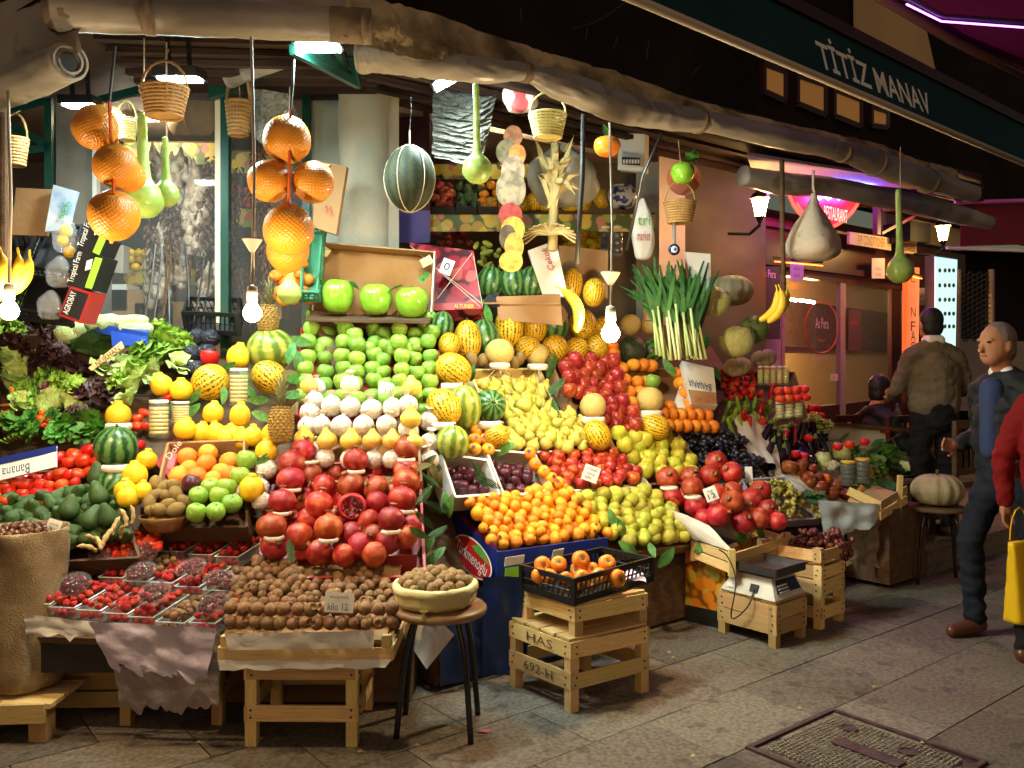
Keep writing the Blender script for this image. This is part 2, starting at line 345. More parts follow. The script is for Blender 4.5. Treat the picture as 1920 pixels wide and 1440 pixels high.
# ------------------------------------------------------------------ text
def text(s, w, h, c, right, up, m, parent, name='lettering', bold=0):
    cu = bpy.data.curves.new('t', 'FONT'); cu.body = s; cu.align_x = 'CENTER'; cu.extrude = 0; cu.resolution_u = 2; cu.offset = bold
    to = bpy.data.objects.new('t', cu); me = to_mesh(to); bpy.data.curves.remove(cu)
    xs = [v.co.x for v in me.vertices]; ys = [v.co.y for v in me.vertices]
    cx, cy = (min(xs)+max(xs))/2, (min(ys)+max(ys))/2; sx, sy = w/(max(xs)-min(xs)), h/(max(ys)-min(ys))
    right = Vector(right).normalized(); up = Vector(up).normalized(); nn = right.cross(up)
    for v in me.vertices: v.co = right*((v.co.x-cx)*sx)+up*((v.co.y-cy)*sy)+nn*.0025
    me.materials.clear(); me.materials.append(m); me.name = name
    return new(name, me, parent, loc=Vector(c)-(root_of(parent) if parent else Vector()))
# ------------------------------------------------------------------ ground
gd = MB().box((0, 200, -.04), (900, 900, .05)); struct(gd, 'ground', mat('ground_stone', (.10, .09, .075), .8, .2, (.14, .125, .10), 9))
pave = struct(MB().box((1.0, 6.5, -.0125), (13, 11, .005)), 'pavement', mat('pavement_joint', (.075, .06, .046), .9, .1))
slab_me = None
A0 = Vector((1.402, 3.744, 0)); SL, SW = .62, .41
def manhole_hole(c): 
    q = c-A0; a, b = q.dot(-U), q.dot(-N)
    return -.06 < a < .68 and -.06 < b < .71
sb = MB(); h = .004
sb.box((0, 0, -.004), (SL-.006, SW-.006, .012)); slab_me = sb.mesh('paving_slab', M['slab_stone'])
yaw = math.atan2(U.y, U.x)
ns = 0
for j in range(-12, 14):
    for i in range(-9, 16):
        c = A0+U*((i+(.5 if j % 2 else 0)+.31)*SL)+N*((j+.5)*SW)
        if c.y < 2.55 or c.y > 9 or abs(c.x) > c.y*.68+.4: continue
        if (c-O).dot(N) > .9 and c.x > -1: continue
        if (c-O).dot(U) < 0 and c.y > 4.6: continue
        if manhole_hole(c): 
            pass
        ns += 1
        new('paving_slab', slab_me, pave, loc=c-pave.location+Vector((0, 0, rnd(-.0012, .0012)-.0005)), rot=(rnd(-.002, .002), rnd(-.002, .002), yaw))
# manhole cover, cast iron, square
mh = empty('manhole_cover', A0+Vector((0, 0, .002)), 'square cast iron manhole cover set in the paving in the right foreground', 'manhole cover')
e1, e2 = -U, -N; L1, L2 = .62, .65
def mp(a, b, z=0): return A0+e1*a+e2*b+Z*z
part(MB().slab(mp(0.002, 0.002, .001), mp(0.002, L2-.002, .001), mp(L1-.002, L2-.002, .001), mp(L1-.002, 0.002, .001), .006), 'plate', M['iron'], mh)
fr = MB()
for a, b, c, d in ((0, 0, L1, .022), (0, L2-.022, L1, L2), (0, .022, .022, L2-.022), (L1-.022, .022, L1, L2-.022)):
    fr.box(mp((a+c)/2, (b+d)/2, .006), (abs(c-a), abs(d-b), .012), (e1, e2, Z))
part(fr, 'rim', M['iron'], mh)
st = MB()
for i in range(27):
    for j in range(28):
        a, b = .06+i*.0188+(.0094 if j % 2 else 0), .06+j*.0192
        if a > L1-.06 or b > L2-.06: continue
        if .24 < a < .33 and .18 < b < .47: continue
        if (a-.14)**2+(b-.16)**2 < .0016 or (a-.16)**2+(b-.42)**2 < .0016: continue
        ph = rnd(0, PI); q = Vector((math.cos(ph), math.sin(ph), 0)); st.box(mp(a, b, .009), (.017, .0085, .004), (q, Z.cross(q), Z))
part(st, 'raised_tread', M['iron_pat'], mh, kind='stuff')
part(MB().box(mp(.285, .325, .0095), (.07, .27, .006), (e1, e2, Z)), 'name_bar', M['iron'], mh)
for a, b in ((.14, .16), (.16, .42)): part(MB().lathe([(0, 0), (.036, 0), (.036, .006), (.028, .006), (.026, .002), (0, .002)], 18, c=mp(a, b, .0072)), 'lifting_eye', M['iron'], mh)

# ------------------------------------------------------------------ building
BN = 1.6
def wall_u(x0, x1, z0, z1, n, t, name, m, cat=None, label=None):
    a, b = Pn(x0, 690, n), Pn(x1, 690, n); mb = MB()
    mb.slab(Vector((a.x, a.y, z0)), Vector((b.x, b.y, z0)), Vector((b.x, b.y, z1)), Vector((a.x, a.y, z1)), -t)
    return thing(mb, name, m, label, cat) if label else struct(mb, name, m)
bld = empty('shop_building', Pn(690, 690, BN)*1.0-Z*1.5, 'fruit shop building with cream column, pillar and open front behind the display', 'building')
cc = Pn(697, 690, BN); cc.z = 0
part(MB().lathe([(.165, 0), (.165, 3.6)], 28, c=cc+N*.1), 'round_column', M['plaster'], bld, True)
for x0, x1, nn, t in ((718, 748, BN-.02, .12),): 
    a, b = Pn(x0, 690, nn), Pn(x1, 690, nn)
    part(MB().slab(Vector((a.x, a.y, 0)), Vector((b.x, b.y, 0)), Vector((b.x, b.y, 3.6)), Vector((a.x, a.y, 3.6)), -t), 'pilaster', M['plaster'], bld)
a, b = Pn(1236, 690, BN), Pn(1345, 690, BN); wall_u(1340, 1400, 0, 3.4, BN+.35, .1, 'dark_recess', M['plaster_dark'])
part(MB().slab(Vector((a.x, a.y, 0)), Vector((b.x, b.y, 0)), Vector((b.x, b.y, 3.6)), Vector((a.x, a.y, 3.6)), -.3), 'pillar', M['plaster'], bld)
# upper wall above the awning
a, b = Pn(560, 690, BN+.25), Pn(2500, 690, BN+.25)
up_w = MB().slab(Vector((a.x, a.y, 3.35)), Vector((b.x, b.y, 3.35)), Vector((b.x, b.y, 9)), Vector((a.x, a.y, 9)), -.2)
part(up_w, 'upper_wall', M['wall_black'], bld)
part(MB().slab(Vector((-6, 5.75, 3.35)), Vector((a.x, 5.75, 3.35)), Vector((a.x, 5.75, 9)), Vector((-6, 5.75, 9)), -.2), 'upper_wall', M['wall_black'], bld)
ww = mat('window_lit', (.5, .28, .1), .5, emit=(1, .42, .10), estr=.10)
for q in ([(1430, 120), (1470, 135), (1470, 190), (1430, 172)], [(1493, 142), (1545, 160), (1545, 216), (1493, 195)], [(1562, 168), (1612, 188), (1612, 238), (1562, 218)], [(1632, 200), (1662, 210), (1662, 240), (1632, 236)]):
    pts = [Pn(x, y, BN+.23) for x, y in q]
    w = part(MB().slab(*[pts[i] for i in (3, 2, 1, 0)], .01), 'window', ww, bld)
    for i in range(4):
        p, r_ = pts[i], pts[(i+1) % 4]; plank('frame', p, r_, .06, .05, N if abs((r_-p).z) > .2 else Z, M['maroon_wood'], w)
# upper wall lit orange at the top right, light put into a cream panel
pts = [Pn(x, y, BN+.2) for x, y in ((1600, -20), (1735, 60), (1755, 150), (1600, 60))]
part(MB().slab(*[pts[i] for i in (3, 2, 1, 0)], .02), 'lit_wall_patch', M['cream'], bld)
# corner part facing the street: grey pillar, green posts, glazing
def frontal(x0, x1, y0, y1, d, t, m, name, parent=bld, **kw):
    return part(MB().slab(P(x0, y1, d), P(x1, y1, d), P(x1, y0, d), P(x0, y0, d), -t), name, m, parent, **kw)
def vpost(x0, x1, d, t, m, name, z0=0, z1=3.4):
    a, b = P(x0, 690, d), P(x1, 690, d)
    return part(MB().slab(Vector((a.x, d, z0)), Vector((b.x, d, z0)), Vector((b.x, d, z1)), Vector((a.x, d, z1)), -t), name, m, bld)
vpost(105, 176, 5.55, .25, mat('concrete', (.33, .30, .25), .9, .2, (.22, .2, .17), 2.5, .35, .7, 7, bump=.4, bscale=16), 'corner_pillar')
vpost(580, 655, 5.62, .06, M['panel'], 'wall_panel')
vpost(403, 413, 5.2, .06, M['plaster'], 'window_post'); vpost(413, 428, 5.2, .06, M['green_metal'], 'window_post')
vpost(566, 580, 5.55, .06, M['green_metal'], 'window_post'); vpost(173, 181, 5.4, .05, M['white_paint'], 'window_post')
for x0, x1, d in ((181, 403, 5.42), (428, 566, 5.45)):
    g = part(MB().slab(P(x0, 720, d), P(x1, 720, d), P(x1, 60, d), P(x0, 60, d), -.008), 'window_pane', M['glass'], bld)
part(MB().slab(P(400, 160, 5.15), P(585, 95, 5.0), P(585, 120, 5.0), P(400, 190, 5.15), -.05), 'window_rail', M['green_metal'], bld)
# inside of the shop
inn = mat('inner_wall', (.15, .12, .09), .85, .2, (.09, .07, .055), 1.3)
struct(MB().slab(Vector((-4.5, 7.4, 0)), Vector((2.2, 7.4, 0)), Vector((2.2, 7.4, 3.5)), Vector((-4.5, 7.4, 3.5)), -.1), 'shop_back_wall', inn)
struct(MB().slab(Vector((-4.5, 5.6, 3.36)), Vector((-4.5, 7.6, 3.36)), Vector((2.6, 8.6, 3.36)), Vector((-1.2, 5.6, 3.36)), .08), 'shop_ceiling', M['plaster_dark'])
struct(MB().slab(Vector((-4.5, 5.4, 0)), Vector((-4.4, 9, 0)), Vector((-4.4, 9, 3.5)), Vector((-4.5, 5.4, 3.5)), -.1), 'shop_side_wall', M['maroon'])
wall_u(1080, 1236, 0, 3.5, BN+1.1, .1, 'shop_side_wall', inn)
# maroon board beside the column and the purple doorway under it
frontal(745, 806, 120, 395, 6.05, .04, M['maroon'], 'maroon_board')
frontal(742, 806, 395, 455, 6.05, .04, mat('violet_panel', (.13, .09, .42), .5), 'violet_panel')
for i_, (x, y, d, w) in enumerate(((250, 224, 6.0, .5), (960, 200, 6.35, .7))):        # strip lamps on the shop ceiling, second one added to brighten the shelves
    l_ = empty('strip_lamp', P(x, y, d), ('lit strip lamp inside the left shop window', 'lit strip lamp above the shop shelves')[i_], 'lamp'); c = P(x, y, d)
    part(MB().tube([c-XX*w/2, c+XX*w/2], .014, 8), 'tube', M['shop_tube'], l_); part(MB().box(c+Z*.04, (w+.06, .07, .03)), 'holder', M['white_paint'], l_); part(MB().tube([c+Z*.05, Vector((c.x, c.y, 3.36))], .006, 5), 'rod', M['wire'], l_)
# house number plate
hp = empty('number_plate', P(605, 150, 5.55), 'small red house number plate reading 17 above the wall panel', 'sign')
part(MB().slab(P(595, 163, 5.55), P(616, 163, 5.55), P(616, 133, 5.55), P(595, 136, 5.55), -.008), 'plate', mat('plate_red', (.22, .02, .06), .4), hp)
text('17²', .05, .06, P(605.5, 149, 5.548), XX, Z, M['white_ink'], hp)

# ------------------------------------------------------------------ awnings
def crumple(pts, rad, seg=20, sub=5, amp=.10, seed=0, r2=1.0):
    seg, sub = 36, sub*3
    pp = catmull([tuple(p) for p in pts], sub); rr = [x[0] for x in catmull([(r, 0) for r in rad], sub)]
    def mod(i, th): return r2*(1-.9*amp*abs(mnoise.noise((i*.16+seed, th*2.2+i*.05, seed)))+.5*amp*mnoise.noise((i*.5, math.cos(th)*5, math.sin(th)*5+seed))+amp*mnoise.noise((i*.12+seed, math.cos(th)*1.3, math.sin(th)*1.3+seed))+.5*amp*mnoise.noise((i*.36, math.cos(th)*3, math.sin(th)*3+seed)))
    return MB().tube(pp, rr, seg, mod=mod)
def spiral_end(c, ax, r, name, parent):           # the rolled edge seen at the end of a roll
    ax = ax.normalized(); u_ = ax.cross(Z).normalized(); v_ = ax.cross(u_); n_ = 40; mb = MB(); v = []; f = []
    for k in range(n_+1):
        t = k/n_; a = t*3.4*PI; q = r*(.52+.46*t)
        for s_ in (0, .012):
            for e in (-.004, .004): v.append(c+ax*s_+(u_*math.cos(a)+v_*math.sin(a))*(q+e))
    for k in range(n_):
        o = k*4
        for i, j in ((0, 1), (1, 3), (3, 2), (2, 0)): f.append((o+i, o+j, o+4+j, o+4+i))
    mb.add(v, f); part(MB().lathe([(.001, .004), (r*.5, .004)], 18).add([], []), 'hollow_shade', M['wire'], parent).matrix_basis = Matrix.Translation(c+ax*.004-root_of(parent)) @ ax.to_track_quat('Z', 'Y').to_matrix().to_4x4(); return part(mb, name, M['canvas'], parent)  # black disc stands in for the shade inside the roll
aw = empty('canvas_awning', P(690, 60, 3.5), 'dirty beige canvas awning of the fruit shop with rolled up side curtains', 'awning')
# front roll over the corner
a, b = P(108, 18, 3.32), P(695, 50, 3.42)
part(crumple([a.lerp(b, t) for t in (0, .25, .5, .75, 1)], [.085, .078, .072, .070, .068], 22, 6, .05, 3), 'roll', M['canvas'], aw, True)
for x, w_ in ((120, .05), (280, .018), (655, .07), (688, .016)):
    c = P(x, 18+(x-108)*.0545, 3.325); dv = (b-a).normalized(); part(MB().tube([c-dv*w_, c+dv*w_], [.0875-.00003*x]*2, 20), 'strap', M['strap'], aw, True)
# roll along the street
rl = [(676, 108, 30, .02), (720, 108, 28, -.05), (800, 120, 27, -.2), (900, 132, 25, -.28), (985, 136, 17, -.3), (1050, 160, 27, -.3), (1180, 205, 28, -.3), (1309, 226, 22, -.3), (1340, 232, 20, -.3), (1480, 262, 20, -.3), (1580, 286, 17, -.3), (1640, 305, 23, -.3), (1740, 340, 21, -.3), (1826, 364, 15, -.3)]
rp = [Pn(x, y, n) for x, y, r, n in rl]; rr = [r/1600*p.y for (x, y, r, n), p in zip(rl, rp)]
part(crumple(rp, rr, 20, 5, .13, 8), 'roll', M['canvas'], aw, True)
spiral_end(rp[0], rp[0]-rp[1], rr[0], 'roll_end', aw)
for i, w_ in ((4, .02), (7, .012), (10, .02), (11, .008), (12, .012)):
    dv = (rp[i+1]-rp[i-1]).normalized(); part(MB().tube([rp[i]-dv*w_, rp[i]+dv*w_], [rr[i]*1.12]*2, 16), 'strap', M['strap'], aw, True)
# canvas valance above the street roll
tops = [(640, -40), (720, 0), (800, 22), (985, 86), (1060, 108), (1180, 143), (1309, 190), (1400, 214), (1560, 250), (1640, 268), (1740, 306), (1790, 318)]
bots = [(640, 70), (720, 95), (800, 112), (985, 128), (1060, 150), (1180, 190), (1309, 215), (1400, 236), (1560, 272), (1640, 290), (1740, 325), (1800, 385)]
tp = catmull([tuple(Pn(x, y, -.24)) for x, y in tops], 8); bp_ = catmull([tuple(Pn(x, y, -.28)) for x, y in bots], 8)
nt_ = len(tp)-1
def vf(u, v):
    i = min(int(u*nt_+.5), nt_); p = Vector(tp[i]).lerp(Vector(bp_[i]), v)
    return p+N*(-.05*math.sin(v*PI)*(.5+.9*mnoise.noise((u*22, v*1.5, 3)))+.03*mnoise.noise((u*50, v*4, 1)))
part(MB().grid(vf, nt_, 7), 'valance', M['canvas_edge'], aw, True)
part(sheet([P(-140, 30, 3.9), P(150, -30, 3.3), P(150, 95, 3.3), P(-140, 235, 3.9)], 20, 8, .03, 5, 4), 'valance', M['canvas'], aw, True)
part(sheet([P(150, -60, 3.3), P(640, -60, 3.42), P(700, 15, 3.45), P(150, -12, 3.32)], 20, 4, .02, 5, 6), 'valance', M['canvas'], aw, True)
lr = [P(128, 116, 3.32), P(60, 145, 3.5), P(-60, 190, 3.85), P(-200, 240, 4.3)]
part(crumple(lr, [.075, .08, .085, .085], 20, 5, .08, 5), 'roll', M['canvas'], aw, True)
spiral_end(lr[0], lr[0]-lr[1], .076, 'roll_end', aw)
# right end roll coming back to the wall
er = [P(1392, 330, 6.0), P(1470, 345, 6.2), P(1560, 352, 6.5), P(1680, 375, 6.9), P(1760, 393, 7.2), P(1855, 418, 7.6)]
part(crumple(er, [.07, .085, .075, .085, .09, .06], 18, 5, .12, 2), 'roll', M['canvas'], aw, True)
part(sheet([P(1745, 305, 6.2), P(1796, 318, 6.6), P(1790, 372, 6.6), P(1740, 350, 6.2)], 6, 5, .02, 5, 9), 'valance', M['canvas'], aw, True)
# roof cloth with battens seen from below
rf = MB(); f0, f1, f2 = P(-250, -20, 3.5), P(108, -20, 3.36), P(700, 10, 3.5)
bk = lambda x: Vector((x, 5.7, 3.32))
rf.slab(f1, f2, bk(-.9), bk(-2.4), .012); rf.slab(P(-250, 200, 4.3), f1, bk(-2.4), bk(-4.6), .012)
q0, q1 = Pn(690, 30, -.2), Pn(1840, 330, -.25); w0, w1 = Pn(690, 690, BN+.2), Pn(1840, 690, BN+.2); w0.z = w1.z = 3.32
rf.slab(q0, q1, w1, w0, .012); rf.slab(f2, q0, w0, bk(-.9), .012)
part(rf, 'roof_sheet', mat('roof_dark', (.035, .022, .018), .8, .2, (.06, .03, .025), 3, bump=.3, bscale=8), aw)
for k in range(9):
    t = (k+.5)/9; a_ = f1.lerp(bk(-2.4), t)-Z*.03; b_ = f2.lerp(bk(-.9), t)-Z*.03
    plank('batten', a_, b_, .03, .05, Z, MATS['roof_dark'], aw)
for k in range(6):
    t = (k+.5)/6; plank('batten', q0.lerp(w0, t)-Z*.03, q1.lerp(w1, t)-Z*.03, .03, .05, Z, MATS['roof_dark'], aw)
# steel truss bracket painted green, near the house number
for p, q in ((P(548, 92, 3.7), P(672, 158, 4.5)), (P(575, 80, 3.75), P(660, 148, 4.5)), (P(632, 90, 4.0), P(648, 132, 4.4)), (P(655, 85, 4.3), P(672, 160, 4.5)), (P(20, 235, 5.3), P(95, 275, 5.3)), (P(20, 285, 5.3), P(95, 278, 5.3)), (P(20, 205, 5.3), P(95, 185, 5.3)), (P(92, 150, 5.3), P(92, 420, 5.3)), (P(180, 190, 5.3), P(410, 130, 5.0)), (P(410, 130, 5.0), P(600, 70, 4.4))):
    plank('truss_bar', p, q, .045, .03, Z if abs((q-p).normalized().z) < .9 else XX, M['green_metal'], aw)
for p, q, w_ in ((P(8, 190, 3.9), P(8, 560, 3.9), .045), ):
    part(MB().tube([p+Z*.2, q], .022, 10), 'wooden_pole', M['wood_dark'], aw)
part(crumple([P(430, 150, 4.9), P(500, 120, 4.75), P(570, 100, 4.6)], [.05, .055, .05], 14, 4, .1, 3), 'film_roll', M['canvas'], aw, True)

# sign awning over the street
SA = Vector((.73, 3.0, 2.67)); SU = Vector((.76, .65, 0)).normalized(); SN = Vector((-SU.y, SU.x, 0))
sg = empty('sign_awning', SA, 'dark teal awning band lettered in white capitals above the street', 'awning')
def sp(t, z, n=0): return SA+SU*t+Z*z+SN*n
defm('teal', (.006, .035, .045), .75, .2, (.008, .045, .055), 2, bump=.15, bscale=60)
part(MB().slab(sp(-1.1, .01), sp(3.4, .01), sp(3.4, .262, .06), sp(-1.1, .262, .06), -.006), 'band', M['teal'], sg)
part(MB().tube([sp(-1.1, 0), sp(3.4, 0)], .016, 12), 'front_bar', mat('bar_beige', (.50, .42, .32), .45, .5), sg, True)
part(MB().box(sp(1.15, .285, .09), (4.5, .09, .05), (SU, SN, Z)), 'top_bar', mat('bar_dark', (.05, .02, .035), .5), sg)
def spx(x, y):       # pixel onto the band's plane
    r = Vector(((x-960)/1600, 1, -(y-690)/1600)); e = Vector((0, 0, 1.5)); nn = (SU.cross((Z*.252+SN*.06))).normalized(); t = (SA-e).dot(nn)/r.dot(nn); return e+r*t
upv = (Z*.252+SN*.06).normalized()
lt, rt = spx(1537, 120), spx(1742, 195)
wd = (rt-lt).dot(SU); ox = (lt+rt)/2
zc = .132
def band_pt(p): return SA+SU*(p-SA).dot(SU)+upv*zc
text('TİTİZ MANAV', wd, .165, band_pt(ox), SU, upv, M['white_ink'], sg, bold=.014)
# awning beyond, magenta light put into its cloth colour, with its folding arm
pa = empty('magenta_lit_awning', P(1800, 60, 5.5), 'awning glowing dark magenta at the top right corner', 'awning')
defm('magenta', (.22, .015, .16), .8, .2, bump=.1, bscale=9)
e_ = [P(1530, -60, 4.6), P(1960, 150, 6.1), P(2500, -150, 4.6), P(1800, -420, 3.2)]
part(MB().slab(e_[3], e_[2], e_[1], e_[0], .012), 'canopy', M['magenta'], pa)
part(MB().tube([P(1600, -35, 4.65), P(1790, 78, 5.4), P(1960, 160, 6.0)], .03, 10), 'front_bar', mat('bar_brown', (.16, .07, .06), .4, .5), pa, True)
part(MB().tube([P(1690, -10, 4.5), P(1765, 32, 4.8), P(1940, 45, 4.9)], .02, 8), 'folding_arm', M['steel_dark'], pa, True)
part(MB().tube([P(1700, 8, 4.45), P(1765, 40, 4.75), P(1940, 53, 4.85)], .005, 6), 'light_strip', mat('strip_violet', (.6, .2, 1), .5, emit=(.55, .12, 1), estr=9), pa)
# red awning far right
ra = empty('red_awning', P(1870, 430, 8), 'plain dark red awning hanging at the far right edge', 'awning')
part(MB().slab(P(1800, 462, 8), P(2050, 455, 8), P(2050, 385, 8.1), P(1800, 388, 8.1), .01), 'valance', mat('awning_red', (.12, .008, .012), .8), ra)
part(MB().slab(P(1800, 388, 8.1), P(2050, 385, 8.1), P(2050, 372, 9.2), P(1790, 376, 9.2), .01), 'canopy', MATS['awning_red'], ra)
part(MB().tube([P(1790, 380, 8.0), P(2050, 372, 8.0)], .02, 8), 'front_bar', MATS['strip_violet'] if False else mat('bar_pink', (.5, .12, .45), .4), ra)
part(MB().tube([P(1775, 465, 8), P(1920, 470, 8)], .016, 8), 'lower_bar', M['white_paint'], ra)
# anti-bird spikes and cable on the wall above the awning
for x, y, dx, dy in ((977, 40, 0, -26), (1098, 75, 4, -24), (1150, 92, 8, -22), (1212, 112, 5, -36), (1296, 142, 18, -20)):
    sk = MB().tube([Pn(x, y, BN+.1), Pn(x+dx, y+dy, BN+.1)], .006, 5); part(sk, 'spike', M['wire'], bld)
part(MB().tube([Pn(x, y, BN+.1) for x, y in ((1070, 55), (1110, 45), (1140, 28), (1170, 6))], .01, 6), 'cable', M['wire'], bld)
# ------------------------------------------------------------------ restaurant next door
rs = empty('restaurant_building', Pn(1560, 690, BN)-Z*1.5, 'dark red wooden restaurant front with large glass panes beside the fruit stall', 'building')
def ru(q, n, t, m, name, parent=rs, **kw):            # a board on the facade from four photo pixels tl,tr,br,bl
    p = [Pn(x, y, n) for x, y in q]; return part(MB().slab(p[3], p[2], p[1], p[0], t), name, m, parent, **kw)
ru([(1392, 398), (1810, 478), (1810, 560), (1392, 505)], BN, -.12, M['maroon_wood'], 'fascia')
ru([(1392, 478), (1730, 522), (1730, 532), (1392, 490)], BN-.06, -.05, M['maroon_wood'], 'moulding')
ru([(1392, 405), (1730, 466), (1730, 474), (1392, 415)], BN-.06, -.05, M['maroon_wood'], 'moulding')
ru([(1395, 480), (1465, 490), (1462, 900), (1395, 940)], BN, -.1, mat('facade_grey', (.34, .31, .28), .7), 'side_panel')
for x0, x1 in ((1466, 1472), (1576, 1586), (1672, 1690)):
    ru([(x0, 480), (x1, 480), (x1, 950), (x0, 950)], BN+.01, -.05, M['maroon_wood'] if x0 > 1600 else mat('frame_grey', (.30, .26, .2), .4, .5), 'window_post')
ru([(1700, 500), (1735, 505), (1735, 900), (1700, 900)], BN-.02, -.1, M['maroon_wood'], 'door_jamb')
for x0, x1 in ((1472, 1576), (1586, 1672)):
    ru([(x0, 495), (x1, 505), (x1, 770), (x0, 770)], BN+.03, -.008, M['glass'], 'window_pane')
ru([(1465, 770), (1690, 745), (1690, 900), (1465, 950)], BN+.02, -.06, M['maroon_wood'], 'stall_riser')
# room behind
ru([(1380, 380), (1900, 480), (1900, 860), (1380, 1000)], BN+1.7, -.05, M['cream'], 'room_wall')
ru([(1466, 560), (1690, 590), (1690, 660), (1466, 650)], BN+1.6, -.03, M['wood_dark'], 'dark_picture')
def rq(a, n): return Pn(a[0], a[1], n)
fa, fb = Pn(1400, 690, BN+.1), Pn(1800, 690, BN+.1)
part(MB().slab(Vector((fa.x, fa.y, .02)), Vector((fb.x, fb.y, .02)), Vector((fb.x, fb.y, .02))+N*1.6, Vector((fa.x, fa.y, .02))+N*1.6, .02), 'room_floor', M['wood_dark'], rs)
part(MB().slab(Vector((fa.x, fa.y, 2.9)), Vector((fb.x, fb.y, 2.9)), Vector((fb.x, fb.y, 2.9))+N*1.6, Vector((fa.x, fa.y, 2.9))+N*1.6, .02), 'room_ceiling', M['plaster_dark'], rs)
for x, y in ((1480, 561), (1513, 565)):
    part(MB().tube([Pn(x-13, y-2, BN+.9), Pn(x+13, y+2, BN+.9)], .016, 8), 'strip_lamp', M['room_lamp'], rs)
# ornaments on the glass: oval with lettering
def oval(cx, cy, rx, ry, n, w, m, parent):
    pts = [Pn(cx+rx*math.cos(t*2*PI/40), cy+ry*math.sin(t*2*PI/40), n) for t in range(41)]
    return part(MB().tube(pts, w, 5), 'oval_line', m, parent)
gl = empty('window_lettering', Pn(1540, 620, BN), 'painted oval emblem and web address on the restaurant glass', 'sign')
pw = mat('window_paint', (.55, .10, .06), .6); pw2 = mat('window_paint_pale', (.60, .50, .40), .6)
oval(1540, 614, 31, 48, BN+.01, .007, pw, gl)
text('As Pera', .24, .11, Pn(1541, 606, BN+.005), U, Z, pw2, gl); text('Restaurant', .13, .035, Pn(1540, 637, BN+.005), U, Z, pw, gl)
text('WWW.ASPERA.COM.TR', .30, .045, Pn(1536, 672, BN+.005), U, Z, pw2, gl)
wp = mat('bill_paper', (.55, .45, .46), .8)
def poster(x0, y0, x1, y1, n, m, label, lines, slope=0, ink=None):
    r = empty('poster', Pn((x0+x1)/2, y1, n), label, 'poster')
    p = [Pn(x, y, n) for x, y in ((x0, y0), (x1, y0+slope), (x1, y1+slope), (x0, y1))]
    part(MB().slab(p[3], p[2], p[1], p[0], -.004), 'sheet', m, r)
    for s_, cx, cy, w, h in lines:
        text(s_, w, h, Pn(cx, cy, n-.006), U, Z, ink or M['ink_blue'], r)
    return r
poster(1482, 490, 1507, 526, BN-.13, wp, 'pale match bill stuck under the fascia behind the yellow bananas', [('BEŞİKTAŞ', 1494, 504, .11, .035), ('ELAZIĞ', 1494, 516, .10, .035)])
poster(1635, 484, 1659, 522, BN-.13, wp, 'pale match bill on the fascia left of the hanging gourd', [('BEŞİKTAŞ', 1647, 504, .12, .04), ('ELAZIĞ', 1647, 514, .11, .035)])
poster(1706, 540, 1752, 572, BN-.35, wp, 'white match bill above the orange fast food sign', [('BEŞİKTAŞ', 1729, 554, .26, .055), ('ELAZIĞ', 1729, 565, .26, .035)], 0, M['ink'])
poster(1591, 582, 1614, 658, BN-.02, mat('poster_dark', (.07, .03, .03), .6), 'small dark poster with a portrait taped to the glass pane', [('BÜYÜK', 1602, 604, .12, .05)], 0, M['ink_red'])
poster(1420, 500, 1463, 636, BN-.13, mat('poster_black', (.03, .025, .03), .5), 'tall black poster with a white script headline beside the restaurant window', [('As Pera', 1441, 513, .22, .075)], 0, M['white_ink'])
poster(1557, 701, 1571, 714, BN, M['card_white'], 'tiny white push notice at the foot of the glass door', [('İTİNİZ', 1564, 707, .06, .03)], 0, M['ink_red'])
def board_sign(x0, y0, x1, y1, sl, s_, label, w, h):
    r = empty('sign', Pn((x0+x1)/2, y1, BN-.1), label, 'sign'); n = BN-.14
    p = [Pn(x, y, n) for x, y in ((x0, y0), (x1, y0+sl), (x1, y1+sl), (x0, y1))]
    part(MB().slab(p[3], p[2], p[1], p[0], .03), 'board', mat('sign_cream', (.50, .38, .26), .6), r)
    dv = (p[1]-p[0]).normalized(); text(s_, w, h, (p[0]+p[2])/2-N*.034, dv, Z, mat('sign_red', (.13, .006, .010), .5), r)
board_sign(1588, 435, 1666, 458, 12, 'AIR CONDITIONER', 'cream sign board reading AIR CONDITIONER on the restaurant fascia', .56, .10)
board_sign(1680, 453, 1714, 472, 6, 'TERRACE', 'small cream sign board behind the hanging gourd neck', .26, .07)
# neon sign
ne = empty('neon_sign', Pn(1545, 430, BN-.2), 'round red and blue neon sign of the restaurant above the fascia', 'neon sign')
nn_ = BN-.25
def npx(pts, r, m, name): part(MB().tube([Pn(x, y, nn_) for x, y in pts], r, 6), name, m, ne)
bowl = [(1480+135*t, 365+62*math.sin(t*PI)**.7) for t in [k/16 for k in range(17)]]
part(MB().grid(lambda u, v: Pn(1485+125*u, 366+v*58*math.sin(max(.001, u)*PI)**.7, nn_+.05), 24, 8), 'backing', mat('neon_back', (.5, .02, .03), .5, emit=(1, .02, .03), estr=.8), ne)
npx(bowl, .016, M['neon_red'], 'red_tube'); npx([(x*.9+154.7, y-4) for x, y in bowl[1:5]], .012, M['neon_red'], 'red_tube')
for x in (1535, 1553, 1573, 1588): npx([(x-7, 368), (x, 373), (x+7, 369)], .012, M['neon_blue'], 'blue_tube')
text('RESTAURANT', .42, .13, Pn(1567, 402, nn_-.01), U, Z, M['neon_hot'], ne)
